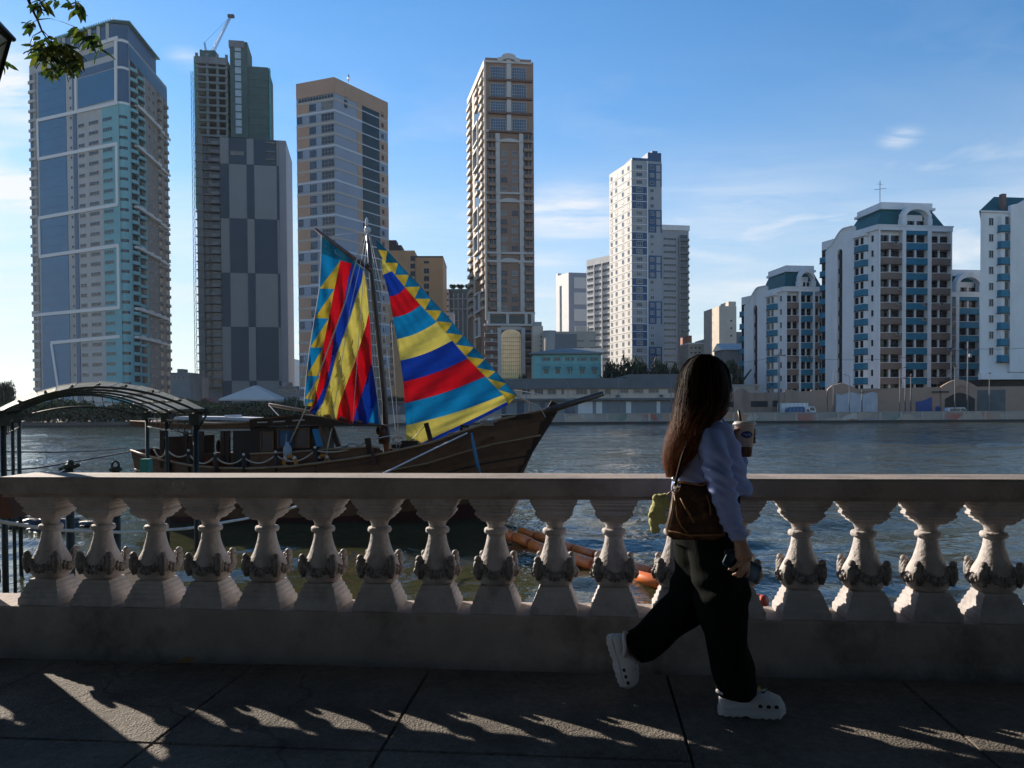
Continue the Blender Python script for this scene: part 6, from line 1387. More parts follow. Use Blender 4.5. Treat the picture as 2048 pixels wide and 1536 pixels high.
for side in (-1, 1):
    for k in range(len(vlev) - 1):
        ra, rb = [], []
        for i in range(NS - 1):
            for s_ in (0, .5):
                lerp = lambda v: hull_pt(i, v, side).lerp(hull_pt(i + 1, v, side), s_)
                a, b_ = lerp(vlev[k]), lerp(min(1.0, vlev[k + 1] + .012)); b_.y += side * .028; ra.append(a); rb.append(b_)
        ra.append(hull_pt(NS - 1, vlev[k], side)); rb.append(hull_pt(NS - 1, vlev[k + 1], side))
        mb = MB(); n_ = len(ra); th = Vector((0, -side * .05, 0))
        vs = ra + rb + [p + th for p in ra] + [p + th for p in rb]
        fs = []
        for i in range(n_ - 1):
            fs += [(i, i + 1, n_ + i + 1, n_ + i), (2 * n_ + i, 3 * n_ + i, 3 * n_ + i + 1, 2 * n_ + i + 1), (n_ + i, n_ + i + 1, 3 * n_ + i + 1, 3 * n_ + i), (i, 2 * n_ + i, 2 * n_ + i + 1, i + 1)]
        mb.add(vs, fs, sm=False); mb.build('plank', M_BOOT if k == 6 else (M_WOOD if k % 2 else mat('boat_wood_b', (.095, .043, .021), rough=.55, var=.35, scale=3, spec=.3, bump=.3, bscale=14)), boat)
    # rails and rub strakes; near upper ones coloured lighter for the light they catch
    for v, r_, m_, out in ((0, .045, M_WOODL if side < 0 else M_WOODD, .02), (.23, .035, M_WOODL if side < 0 else M_WOODD, .03), (.40, .03, M_WOODD, .03)):
        mb = MB(); pts = [hull_pt(i, v, side) + Vector((0, side * out, 0)) for i in range(NS)]; mb.tube(pts, r_, 6); mb.build('rail' if v == 0 else 'rub_strake', m_, boat)
mb = MB()      # transom and deck
L_ = [hull_pt(0, v, -1) for v in vlev] + [hull_pt(0, v, 1) for v in vlev[::-1]]; mb.add(L_, [tuple(range(len(L_)))]); mb.build('transom', M_WOOD, boat)
mb = MB(); dk = [hull_pt(i, .12, -1) for i in range(NS)] + [hull_pt(i, .12, 1) for i in range(NS)][::-1]
for i in range(NS - 1): q = [hull_pt(i, .14, -1), hull_pt(i + 1, .14, -1), hull_pt(i + 1, .14, 1), hull_pt(i, .14, 1)]; mb.add(q, [(0, 1, 2, 3)])
mb.build('deck', M_WOODL, boat)
mb = MB(); stem = [bp(1112, 806), bp(1098, 832), bp(1062, 890), bp(1028, 946), bp(985, 1012), bp(962, 1052)]; 
for i in range(5): mb.beam(stem[i], stem[i + 1], .16, .34)
mb.build('stem_post', M_WOODD, boat)
mb = MB(); mb.tube([bp(1020, 843, BY), bp(1080, 826, BY), bp(1207, 787, BY - .4)], [.13, .125, .085], 10); mb.build('bowsprit', M_MAST, boat)
mb = MB(); a = bp(1003, 836, BY - .35); mb.beam(a, bp(1062, 832, BY - .3), .12, .16); mb.build('anchor_beam', M_WOODD, boat)
# raised bulwark amidships
mb = MB(); tp_ = [(500, 909), (580, 906), (640, 901), (700, 898), (737, 895), (760, 897)]; bt_ = [(500, 938), (580, 934), (640, 928), (700, 920), (737, 914), (760, 909)]
A_ = [bp(x, y, BY - 1.12) for x, y in tp_]; B_ = [bp(x, y, BY - 1.14) for x, y in bt_]; t_ = Vector((0, .07, 0)); n_ = 6
mb.add(A_ + B_ + [p + t_ for p in A_] + [p + t_ for p in B_], [(i, i + 1, n_ + i + 1, n_ + i) for i in range(5)] + [(2 * n_ + i, 3 * n_ + i, 3 * n_ + i + 1, 2 * n_ + i + 1) for i in range(5)] + [(i, 2 * n_ + i, 2 * n_ + i + 1, i + 1) for i in range(5)]); mb.build('bulwark', M_WOOD, boat)
mb = MB(); mb.tube([p + Vector((0, -.02, .02)) for p in A_], .035, 6); mb.build('bulwark_rail', M_WOODL, boat)
# posts with sagging ropes
post_px = [(333, 893, 940), (377, 901, 944), (430, 907, 950), (487, 909, 952), (551, 904, 948), (630, 895, 946)]
ends = []
for (x, yt, yb) in post_px:
    Yp = BY - (1.2 if x > 400 else 1.0) - .12; mb = MB(); mb.tube([bp(x + 4, yb + 6, Yp), bp(x, yt + 3, Yp)], [.085, .065], 8); o = mb.build('post', M_WOODD, boat)
    mb = MB(); mb.ball(bp(x, yt, Yp), .045); mb.build('post_knob', mat('pale_knob', (.6, .57, .5), rough=.4), o); ends.append((x, yt + 6, Yp))
rp_px = [(308, 897, 24.5)] + ends + [(735, 883, 24.6)]
for a, b_ in zip(rp_px[:-1], rp_px[1:]):
    P0, P1 = bp(*a), bp(*b_); mb = MB(); sag = .16 + .05 * (a[0] % 3); mb.tube([P0.lerp(P1, k / 8) - Vector((0, 0, sag * 4 * (k / 8) * (1 - k / 8))) for k in range(9)], .026, 6); mb.build('rail_rope', M_ROPE, boat)
# timber heads on the bow
for (x0, y0, x1, y1, Yp, w) in ((852, 846, 864, 890, 24.75, .14), (930, 850, 927, 872, 25.4, .26), (735, 876, 741, 908, 24.5, .16), (631, 898, 640, 948, 24.4, .17)):
    mb = MB(); mb.beam(bp(x0, y0, Yp), bp(x1, y1, Yp), w); mb.build('timber_head', M_WOODD, boat)
mb = MB(); mb.beam(bp(745, 896, 24.4), bp(752, 930, 24.35), .35, .10); mb.build('fender_board', mat('fender_maroon', (.06, .018, .022), rough=.5, var=.2), boat)
for (x, y) in ((942, 858), (912, 868), (977, 844)):
    mb = MB(); p = bp(x, y, 25.0); mb.box(p.x - .16, p.x + .16, p.y - .08, p.y + .08, p.z - .12, p.z - .02); mb.beam(p + Vector((-.26, 0, .0)), p + Vector((.26, 0, .03)), .08); mb.build('deck_cleat', mat('cleat_metal', (.25, .25, .26), rough=.35, metal=.7), boat)
mb = MB(); mb.tube([bp(955, 857, 25), bp(976, 847, 25.1)], .03, 6); mb.ball(bp(979, 843, 25.1), .10); mb.build('chrome_rail', mat('bright_metal', (.85, .85, .85), rough=.15, metal=.9), boat)
mb = MB(); mb.tube([bp(943, 866, 24.75), bp(947, 890, 24.6), bp(955, 930, 24.55), bp(962, 952, 24.6)], [.03, .055, .06, .03], 6); mb.build('fender_strap', M_ROPEB, boat)
for (x, y, d) in ((820, 889, 24.9), (800, 896, 25.2)): mb = MB(); p = bp(x, y, d); mb.box(p.x - .25, p.x + .25, p.y - .15, p.y + .15, p.z - .1, p.z + .12); mb.build('hatch_box', M_WOODD, boat)
# carved name on the bow planks
def carve(txt, x, y, h, nm='carved_name'):
    cu = bpy.data.curves.new(nm, 'FONT'); cu.body = txt; cu.size = h; cu.extrude = .012; cu.align_x = 'CENTER'
    o = bpy.data.objects.new('tmp_text', cu); COL.objects.link(o); dg = bpy.context.evaluated_depsgraph_get(); me = bpy.data.meshes.new_from_object(o.evaluated_get(dg)); bpy.data.objects.remove(o); me.materials.clear(); me.materials.append(mat('carved_paint', (.16, .055, .04), rough=.6, var=.2))
    return me
def hull_x(xpx, ypx):
    # nearest point of the near hull side under a photo pixel: march over station and v
    best = None
    for i in range(NS - 1):
        for s_ in np.linspace(0, 1, 6):
            for v in np.linspace(0, .6, 25):
                p = hull_pt(i, v, -1).lerp(hull_pt(i + 1, v, -1), s_) + bo; q = _rot.transposed() @ (p - Vector((0, 0, EYE))); px = CX - F * q.x / q.z; py = CY + F * q.y / q.z
                d = (px - xpx) ** 2 + (py - ypx) ** 2
                if best is None or d < best[0]: best = (d, p)
    return best[1]
for txt, (xa, ya), (xb, yb), h in (('MIESSA', (958, 889), (993, 879), .17), ('ET', (904, 901), (930, 894), .15)):
    pa, pb2 = hull_x(xa, ya), hull_x(xb, yb); d = (pb2 - pa).normalized(); o = obj('carved_name', carve(txt, 0, 0, h), boat); zz = Vector((0, -.35, 1)).normalized(); yv = (zz - d * zz.dot(d)).normalized(); nv_ = d.cross(yv)
    M_ = Matrix((d, yv, nv_)).transposed().to_4x4(); M_.translation = (pa + pb2) / 2 - bo + nv_ * .05; o.matrix_local = M_
# ---------------------------------------------------------------- canopy roof over the stern, cabin
Yn, Yf = BY - 1.05, BY + 1.05
def slab3(top, bot, y0, y1, m, name, parent=boat):
    """outline traced on the near face, carried to the far side"""
    mb = MB(); P0 = [bp(x, y, y0) for x, y in top] + [bp(x, y, y0) for x, y in bot[::-1]]; k_ = len(P0); P1 = [p + Vector((0, y1 - y0, 0)) for p in P0]
    mb.add(P0 + P1, [tuple(range(k_)), tuple(range(k_, 2 * k_))[::-1]] + [(i, k_ + i, k_ + (i + 1) % k_, (i + 1) % k_) for i in range(k_)]); return mb.build(name, m, parent)
slab3([(260, 842), (340, 846), (390, 848), (440, 847), (500, 844)], [(260, 853), (340, 857), (390, 859), (440, 858), (500, 857)], Yn, Yf, M_WOOD, 'stern_roof')
mb = MB(); mb.tube([bp(x, y, Yn - .02) for x, y in ((260, 842.5), (340, 846.5), (390, 848.5), (440, 847.5), (500, 844.5))], .03, 6); mb.build('roof_rail', M_WOODL, boat)
slab3([(300, 838), (355, 833), (450, 834), (500, 836)], [(300, 840), (355, 839), (450, 840), (500, 842)], BY - .7, BY + .9, mat('roof_canvas', (.50, .52, .55), rough=.6, var=.12, scale=1.5), 'roof_canvas')
slab3([(449, 830), (470, 829.5), (472, 834)], [(449, 835), (470, 835), (472, 834.9)], BY - .3, BY + .3, M_ROPEW, 'raft_case')
slab3([(322, 855), (372, 857), (500, 858)], [(322, 861), (372, 863), (500, 861)], Yn + .02, Yn + .08, mat('rolled_blind', (.35, .36, .36), rough=.8, var=.2, scale=3), 'rolled_blind')
for x, yb in ((325, 935), (372, 940), (403, 930), (446, 925), (456, 925)): 
    for Yp in (Yn + .1, Yf - .1): mb = MB(); mb.beam(bp(x, 858, Yp), bp(x, yb, Yp), .12); mb.build('roof_post', M_WOODD, boat)
slab3([(323, 874), (427, 870)], [(323, 925), (427, 925)], BY - .45, BY - .35, M_WOODD, 'bench_back')
slab3([(395, 906), (470, 906)], [(395, 925), (470, 925)], BY - .5, BY + .2, M_WOOD, 'bench')
mb = MB(); p = bp(437, 893, BY + .2); mb.ball(p, .16, sq=(.6, .6, 1.3)); mb.build('stern_bundle', M_DARKF, boat)
# cabin
slab3([(466, 858), (500, 857), (640, 853)], [(466, 936), (500, 938), (640, 928)], BY - .98, BY + .98, mat('cabin_dark', (.018, .011, .008), rough=.55, var=.3, scale=2), 'cabin')
slab3([(499, 838), (560, 831), (605, 829), (640, 833), (700, 848), (768, 850)], [(499, 854), (560, 852), (605, 850), (640, 852), (700, 852), (768, 853)], Yn - .08, Yf, M_WOODD, 'cabin_roof')
slab3([(499, 839), (585, 830)], [(499, 841), (585, 832)], Yn - .16, Yn - .085, M_WOOD, 'roof_edge')
for a, b_ in (((514, 843.5), (534, 843)), ((546, 842.5), (569, 841)), ((585, 840), (608, 838.5))): slab3([a, b_], [(a[0], a[1] + 2.6), (b_[0], b_[1] + 2.6)], Yn - .15, Yn - .085, mat('roof_plaque', (.40, .34, .30), rough=.6), 'roof_strip')
M_CBL = mat('cabin_blue', (.02, .10, .20), rough=.3, var=.3, scale=2)
for (xa, xb, ya, yb, m_) in ((524, 545, 866, 900, M_GLASS), (558, 587, 860, 893, M_CBL), (592, 617, 858, 893, M_GLASS)):
    o = slab3([(xa, ya), (xb, ya)], [(xa, yb), (xb, yb)], BY - 1.0, BY - .981, m_, 'cabin_window'); mb = MB(); z0, z1 = bp(xa, yb, BY - 1).z, bp(xa, ya, BY - 1).z; x0, x1 = bp(xa, yb, BY - 1).x, bp(xb, yb, BY - 1).x; y_ = BY - 1.02 - bo.y
    for q in ((x0 - .05, x0, z0, z1), (x1, x1 + .05, z0, z1)): mb.box(q[0], q[1], y_ - .03, y_ + .035, q[2], q[3])
    mb.box(x0 - .05, x1 + .05, y_ - .03, y_ + .035, z1, z1 + .05); mb.box(x0 - .05, x1 + .05, y_ - .03, y_ + .035, z0 - .05, z0); mb.build('window_frame', M_WOOD, o)
slab3([(624, 858), (640, 858)], [(633, 893), (650, 893)], BY - 1.03, BY - .99, mat('blue_tarp', (.02, .20, .42), rough=.5, var=.15, scale=3), 'blue_curtain')
for x0, x1, Yp in ((662, 677, Yn + .1), (664, 679, Yf - .1)): mb = MB(); mb.beam(bp(x0, 853, Yp), bp(x1, 893, Yp), .13); mb.build('raked_post', M_WOODD, boat)
for x0, x1 in ((640, 652),): mb = MB(); mb.beam(bp(x0, 853, Yn + .02), bp(x1, 893, Yn + .02), .10); mb.build('raked_post', M_WOOD, boat)
mb = MB(); p = bp(575, 903, 24.45); mb.lathe([(.02, -.35), (.13, -.2), (.14, .1), (.05, .25), (.02, .3)], 10, p); mb.build('buoy_float', mat('grey_float', (.30, .33, .38), rough=.5, var=.1), boat)
# ---------------------------------------------------------------- mast, spars, rigging
mb = MB(); mb.tube([bp(773, 930), bp(770, 807), bp(756, 666), bp(741, 530), bp(734, 453)], [.105, .10, .09, .075, .06], 10); mb.build('mast', M_MAST, boat)
mb = MB(); mb.lathe([(.05, -.1), (.11, -.04), (.11, .04), (.05, .1)], 10, bp(735, 460)); mb.lathe([(.02, 0), (.05, .05), (.05, .22), (.01, .30)], 8, bp(733.5, 453)); mb.build('masthead_lamp', M_ROPEW, boat)
mb = MB(); p = bp(768, 872); mb.lathe([(.17, -.25), (.19, -.1), (.19, .1), (.15, .25)], 10, p); mb.ball(bp(761, 862, BY - .2), .16); mb.build('mast_collar', M_WOODD, boat)
Ysail = BY - .25
mb = MB(); mb.tube([bp(631, 458, Ysail), bp(690, 503, Ysail), bp(742, 541, Ysail)], [.05, .065, .06], 8); mb.build('yard', mat('spar_brown', (.14, .085, .065), rough=.45, var=.3, scale=6), boat)
mb = MB(); mb.tube([bp(537, 809, Ysail - .3), bp(610, 822, Ysail - .1), bp(690, 838, Ysail), bp(765, 853, Ysail)], [.05, .055, .055, .05], 8); mb.build('sail_boom', M_WOODL, boat)
for (x, y) in ((735, 531), (722, 522)): mb = MB(); mb.ball(bp(x, y, Ysail - .1), .075); mb.build('block', M_MAST, boat)
# aft sail
M_SR = mat('sail_red', (.38, .004, .010), rough=.8, var=.22, scale=1.3, trans=.30, bump=.7, bscale=5); M_SB = mat('sail_blue', (.004, .03, .26), rough=.8, var=.22, scale=1.3, trans=.30, bump=.7, bscale=5)
M_SC = mat('sail_light_blue', (.003, .145, .34), rough=.8, var=.22, scale=1.3, trans=.30, bump=.7, bscale=5); M_SY = mat('sail_yellow', (.46, .41, .085), rough=.8, var=.22, scale=1.3, trans=.30, bump=.7, bscale=5); M_ST2 = mat('sail_teal', (.004, .07, .13), rough=.8, var=.08, scale=2, trans=.25)
M_SYD = mat('sail_ochre', (.36, .28, .03), rough=.8, var=.22, scale=1.3, trans=.28, bump=.25, bscale=7)
def resamp(P, n):
    P = [Vector((*p, 0)) for p in P]; d = [0]
    for a, b_ in zip(P, P[1:]): d.append(d[-1] + (b_ - a).length)
    out = []
    for k in range(n): t = d[-1] * k / (n - 1); out.append((float(np.interp(t, d, [p.x for p in P])), float(np.interp(t, d, [p.y for p in P]))))
    return out
def aft_Y(x, y):
    u = (x - 608) / 150; v = (y - 460) / 390
    return Ysail + .05 - .55 * v * max(0, 1 - u) ** 1.5 + .30 * math.sin(math.pi * max(0, min(1, v))) * u + .15 * math.sin(x * .21 - y * .035) * (.4 + v) + .06 * math.sin(x * .55 + y * .02) * v + .025 * math.sin(x * .9 + y * .11) + .02 * math.sin(y * .19 - x * .13)
def panel(name, Lp, Rp, m, Yfun, parent, rows=26, cols=7, off=0.0):
    a, b_ = resamp(Lp, rows), resamp(Rp, rows); mb = MB(); rings = []
    for i in range(rows): rings.append([bp(*(lambda x, y: (x, y, Yfun(x, y) + off))(a[i][0] + (b_[i][0] - a[i][0]) * j / cols, a[i][1] + (b_[i][1] - a[i][1]) * j / cols)) for j in range(cols + 1)])
    mb.loft(rings, cap=False, closed_ring=False); return mb.build(name, m, parent)
def tri(mb, A_, B_, C_, Yfun, n=6, off=0.0):
    idx = {}; vs = []; 
    for i in range(n + 1):
        for j in range(n + 1 - i):
            a, b_ = i / n, j / n; c = 1 - a - b_; x = A_[0] * c + B_[0] * a + C_[0] * b_; y = A_[1] * c + B_[1] * a + C_[1] * b_; idx[(i, j)] = len(vs); vs.append(bp(x, y, Yfun(x, y) + off))
    fs = []
    for i in range(n):
        for j in range(n - i):
            fs.append((idx[(i, j)], idx[(i + 1, j)], idx[(i, j + 1)]))
            if j < n - i - 1: fs.append((idx[(i + 1, j)], idx[(i + 1, j + 1)], idx[(i, j + 1)]))
    mb.add(vs, fs, sm=True)
Lz = [(642.5, 507), (639, 577), (629.5, 636), (620, 695), (613, 752), (609, 797), (608.5, 811)]
Rz = [(681, 521), (669, 578), (657.5, 637), (646, 695), (640, 752), (629, 800), (625, 813)]
msail = panel('main_sail', [(643, 470), (642.5, 507)], [(728.5, 540), (704, 527.5)], M_ST2, aft_Y, boat, 6, 12)
# top cloth: from the yard down to the seam
bpy.data.objects.remove(msail)
msail = panel('main_sail', resamp([(643, 470), (690, 505), (728.5, 540)], 8), resamp([(642.5, 507), (681, 521), (704, 527.5), (726, 541)], 8), M_ST2, aft_Y, boat, 14, 6)
for k in range(6):
    for A_, B_, C_, m_ in ((Lz[k], Rz[k], Lz[k + 1], M_SC), (Rz[k], Rz[k + 1], Lz[k + 1], M_SYD)):
        mb = MB(); tri(mb, A_, B_, C_, aft_Y); mb.build('sail_panel', m_, msail)
E1 = [(681, 521)] + Rz[1:]
E2 = [(704, 527.5), (698, 550), (686, 614), (674, 652), (665, 691), (660, 734), (649, 773), (632, 809), (619, 822)]
E3 = [(726, 541), (723, 565), (710, 602), (696, 648), (684, 679), (668, 727), (659, 765), (647, 803), (630, 832)]
E4 = [(730.5, 548), (737.5, 626), (731, 655), (726, 670), (709, 727), (690, 776), (677.5, 812), (672, 845)]
Rr = [(729, 543), (735, 575), (740, 640), (745, 727), (755, 796), (763, 850)]
panel('sail_panel', E1, E2, M_SR, aft_Y, msail); panel('sail_panel', E2, E3, M_SB, aft_Y, msail)
panel('sail_panel', E3, [(726.5, 541)] + E4, M_SY, aft_Y, msail, 34, 9)
E5 = [(745, 727), (738, 741), (727.5, 777), (713, 816), (705, 851)]; E6 = [(755, 796), (746, 820), (737, 849)]
panel('sail_panel', E4[1:], [(737.6, 626.5), (741, 655)] + E5, M_SR, aft_Y, msail, 30, 8); panel('sail_panel', E5, [(745.2, 727.5), (750, 760)] + E6, M_SB, aft_Y, msail, 24, 7); panel('sail_panel', E6, [(755.2, 796.5), (763, 850)], M_SC, aft_Y, msail, 14, 5)
for nm, P, m_ in (('bolt_rope', [(643, 470)] + Lz, M_ROPEW), ('bolt_rope', E3, M_ROPEW), ('bolt_rope', Rr, M_ROPEW)):
    mb = MB(); mb.tube([bp(x, y, aft_Y(x, y) - .03) for x, y in resamp(P, 30)], .014, 5); mb.build(nm, m_, msail)
# script marks on the top cloth
mb = MB()
C4 = lambda x, y: (590 + x / 6.679, 430 + y / 6.679)
def script(P):
    mb.tube([bp(x, y, aft_Y(x, y) - .035) for x, y in (C4(*p) for p in P)], .0095, 4)
script([(380, 405), (395, 430), (412, 400), (430, 425), (408, 440), (440, 415), (452, 455), (470, 430), (480, 465), (498, 460)])
for P in ([(530, 455), (540, 500), (545, 520)], [(548, 505), (556, 530), (566, 505), (572, 540)], [(578, 515), (592, 520), (580, 535), (596, 545)], [(604, 520), (606, 552)], [(606, 530), (618, 520)], [(628, 530), (626, 562)], [(628, 505), (630, 510)], [(640, 540), (640, 585)], [(642, 545), (658, 545), (655, 565), (642, 568)]): script(P)
mb.build('sail_lettering', mat('pale_lettering', (.22, .42, .50), rough=.8), msail)
# jib
J6 = lambda x, y: (580 + x / 2.844, 420 + y / 2.844)
def jib_Y(x, y):
    u = (x - 752) / 280; v = (y - 478) / 400
    return BY - .15 + .42 * math.sin(math.pi * max(0, min(1, v))) * (1 - .3 * u) + .07 * math.sin(x * .10 + y * .12) * v + .022 * math.sin(x * .33 - y * .21) + .018 * math.sin(x * .17 + y * .41)
lf_ = [J6(*p) for p in ((487, 170), (515, 280), (531, 368), (565, 490), (585, 610), (608, 735), (628, 857), (645, 978), (652, 1100), (660, 1225), (662, 1325))]
inn = [J6(*p) for p in ((497, 225), (525, 278), (580, 347), (655, 443), (742, 542), (835, 638), (922, 743), (1010, 845), (1110, 946), (1212, 1052), (1240, 1088))]
out_ = [J6(*p) for p in ((490, 165), (560, 240), (640, 330), (720, 412), (800, 505), (885, 595), (965, 690), (1050, 785), (1130, 875), (1210, 965), (1292, 1055))]
bands = [(0, 1, M_ST2), (1, 2, M_SY), (2, 3, M_SB), (3, 4, M_SR), (4, 5, M_SC), (5, 6, M_SY), (6, 7, M_SB), (7, 8, M_SR), (8, 9, M_SC)]
jib = None
def arcbow(a, b_, n=9, bow=5):
    # seam with a slight upward belly like the cut of the cloth
    return [(a[0] + (b_[0] - a[0]) * k / n, a[1] + (b_[1] - a[1]) * k / n + (bow if (b_[0] - a[0]) > 20 else 0) * math.sin(math.pi * k / n)) for k in range(n + 1)]
for (i, j, m_) in bands:
    top, bot = arcbow(lf_[i], inn[i]), arcbow(lf_[j], inn[j]); o = panel('jib_sail' if jib is None else 'sail_panel', top, bot, m_, jib_Y, boat if jib is None else jib, 16, 8)
    if jib is None: jib = o
fb = [J6(735, 1332), J6(900, 1255), J6(1080, 1170), J6(1236, 1090)]
panel('sail_panel', arcbow(lf_[9], inn[9]), [lf_[10]] + fb, M_SY, jib_Y, jib, 16, 8)
fb2 = [J6(662, 1328), J6(735, 1345), J6(910, 1275), J6(1090, 1185), J6(1240, 1108)]
panel('sail_panel', [J6(662, 1325)] + fb, fb2, M_SB, jib_Y, jib, 16, 3)
NZ = 13
ir, orr = resamp(inn, NZ + 1), resamp(out_, NZ + 1)
for k in range(NZ):
    mid = ((orr[k][0] + orr[k + 1][0]) / 2, (orr[k][1] + orr[k + 1][1]) / 2)
    mb = MB(); tri(mb, ir[k], ir[k + 1], orr[k + 1], jib_Y, 5); mb.build('sail_panel', M_SYD, jib)
    mb = MB(); tri(mb, ir[k], orr[k], orr[k + 1], jib_Y, 5); mb.build('sail_panel', M_ST2 if k < 2 else mat('sail_mid_blue', (.004, .11, .24), rough=.8, var=.22, scale=1.3, trans=.28), jib)
mb = MB(); tri(mb, inn[-1], out_[-1], J6(1240, 1108), jib_Y, 4); mb.build('sail_panel', M_SYD, jib)
mb = MB(); mb.tube([bp(x, y, jib_Y(x, y)) for x, y in out_], .014, 5); mb.build('bolt_rope', M_ROPEB, jib)
# ropes
def rope(P, r=.012, m=M_ROPEW, name='rigging_rope', parent=boat):
    mb = MB(); mb.tube([bp(*p) for p in P], r, 5); return mb.build(name, m, parent)
rope([(733, 462, 25.3), (719, 500, 25.0), (706, 545, 24.9), (692, 600, 24.8), (674, 650, 24.7), (645, 728, 24.6), (620, 790, 24.5), (609, 823, 24.45), (596, 850, 24.45), (580, 885, 24.5)], .022, M_ROPE)
rope([(733, 462, 25.4), (727, 500, 25.2), (700, 620, 24.9), (660, 870, 24.6)], .010); rope([(735, 462, 25.4), (720, 640, 24.9), (705, 855, 24.8)], .010); rope([(664, 856, 24.55), (657, 885, 24.5), (652, 915, 24.4), (648, 926, 24.35)], .02, M_ROPE)
rope([(737, 465, 25.5), (765, 620, 25.3), (791, 860, 24.9), (793, 895, 24.6)], .010); rope([(738, 465, 25.6), (752, 590, 25.9), (776, 855, 26.4)], .008); rope([(739, 465, 25.6), (760, 560, 26), (783, 646, 26.0)], .010); rope([(733, 465, 25.5), (741, 600, 25.3), (760, 860, 25.1)], .010); rope([(783, 646, 26.0), (798, 890, 26.2)], .010)
for k in range(8):
    t = (k + 1) / 9; rope([(737 + 28 * t ** .9, 465 + 260 * t, 25.5), (745 + 22 * t, 466 + 262 * t, 25.8)], .005, M_ROPE, 'ratline')
rope([(670, 470, 25.3), (733, 464, 25.5)], .010); rope([(537, 809, 25.0), (575, 850, 24.7), (571, 890, 24.5)], .012); rope([(612, 700, 24.8), (602, 770, 24.8), (571, 895, 24.5)], .010, M_ROPEB)
rope([(1034, 792, 25.5), (1053, 801, 25.5), (1078, 812, 25.5), (1091, 834, 25.2)], .018, M_ROPE); rope([(1034, 792, 25.5), (1060, 806, 25.6), (1057, 822, 25.6)], .02, M_ROPE); rope([(1030, 780, 25.5), (1150, 800, 25.4)], .008)
rope([(815, 888, 25.0), (852, 850, 24.75)], .012, M_DARKF); rope([(738, 880, 24.5), (770, 873, 24.9), (800, 868, 25.2)], .014)
for (x, y) in ((668, 905), (690, 899), (704, 893), (790, 893), (796, 880)):
    mb = MB(); p = bp(x, y, 24.9); mb.tube([p + Vector((.16 * math.cos(t), .06 * math.sin(t * 2), .09 * math.sin(t))) for t in np.linspace(0, 6.28, 10)[:-1]], .022, 5, closed=True); mb.build('rope_coil', M_ROPE, boat)
# mooring lines
def mooring(P, r, m, label):
    P = [at(*p) for p in P]; mb = MB(); mb.tube([p - P[0] for p in P], r, 6); setp(mb.build('mooring_line', m, None, P[0]), label, 'rope', 'mooring lines')
mooring([(934, 866, 24.6), (850, 906, 23.2), (766, 947, 21.5), (680, 985, 18.5), (587, 1015, 15.6), (487, 1038, 13.2), (375, 1057, 11.4), (250, 1065, 10.2), (106, 1060, 9.3), (0, 1043, 8.8), (-160, 1005, 8.3)], .022, M_ROPEW, 'pale mooring line running from the boat\'s bow down behind the balustrade')
mooring([(262, 903, 25), (180, 918, 22), (75, 936, 19), (-60, 946, 17)], .022, M_DARKF, 'dark mooring line from the boat\'s stern passing behind the canopy posts')
mooring([(258, 895, 25.5), (190, 902, 23), (100, 905, 20), (-40, 902, 18)], .016, M_DARKF, 'upper dark mooring line stretched from the boat\'s stern')
# life rings
def ring(x, y, Y, r, label):
    p = at(x, y, Y); t_ = thing('life_ring', label, 'life ring', p, 0, 'life rings hanging on the boat'); mb = MB(); n_ = 24
    mb.tube([(r * math.cos(a), 0, r * math.sin(a)) for a in np.linspace(0, 2 * math.pi, n_ + 1)[:-1]], r * .30, 8, closed=True); mb.build('ring', mat('ring_orange', (.45, .16, .02), rough=.55, var=.1), t_)
    for k in range(4): a = math.pi / 4 + k * math.pi / 2; mb = MB(); mb.tube([(r * math.cos(a + d), 0, r * math.sin(a + d)) for d in (-.17, 0, .17)], r * .33, 8); mb.build('white_band', M_ROPEW, t_)
ring(580, 925, 24.30, .19, 'orange life ring hanging below the pale float amidships'); ring(646, 922, 24.36, .17, 'life ring half hidden behind the dark timber post')

# ================================================================ ARCHED GANGWAY CANOPY
M_CSTEEL = mat('canopy_steel', (.022, .035, .035), rough=.5, var=.25, scale=4, metal=.2); M_POLY = mat('polycarbonate', (.78, .78, .74), rough=.25, var=.15, scale=2, spec=.6, trans=.65)
PA = (Vector((at(5, 830, 11.3).x, 11.3)), Vector((at(391, 830, 11.3).x, 11.3))); PB = (Vector((at(37, 830, 17.0).x, 17.0)), Vector((at(294, 830, 17.0).x, 17.0)))
can = thing('gangway_canopy', 'arched pier canopy with translucent roof sheets on dark steel posts', 'canopy', (*PA[0], WATER)); co = can.location.copy()
ZE, ZP = 1.36, 1.70
def cpt(u, w, dz=0.0):
    """u across 0..1 (beyond for the eaves), w along 0..1; height of the vault"""
    a = PA[0].lerp(PB[0], w); b_ = PA[1].lerp(PB[1], w); p = a.lerp(b_, u); return Vector((p.x, p.y, ZE + (ZP - ZE) * (1 - (2 * u - 1) ** 2) + dz)) - co
NW = 7
for i in range(10):
    u0, u1 = -.04 + 1.08 * i / 10, -.04 + 1.08 * (i + 1) / 10
    mb = MB(); rings = []; nn = 28
    for k in range(nn + 1):
        w = -.03 + 1.08 * k / nn; dz = .012 * (k % 2); rings.append([cpt(u0 + .004, w, .05 + dz + .01 * (i % 2)), cpt(u1 - .004, w, .05 + dz + .01 * (i % 2)), cpt(u1 - .004, w, .042 + dz + .01 * (i % 2)), cpt(u0 + .004, w, .042 + dz + .01 * (i % 2))])
    mb.loft(rings, sm=False); mb.build('roof_sheet', M_POLY, can)
for i in range(9):
    u = -.05 + 1.1 * i / 8; mb = MB(); mb.tube([cpt(u, -.03, .02), cpt(u, .5, .02), cpt(u, 1.05, .02)], .022, 4, sm=False); mb.build('purlin', M_CSTEEL, can)
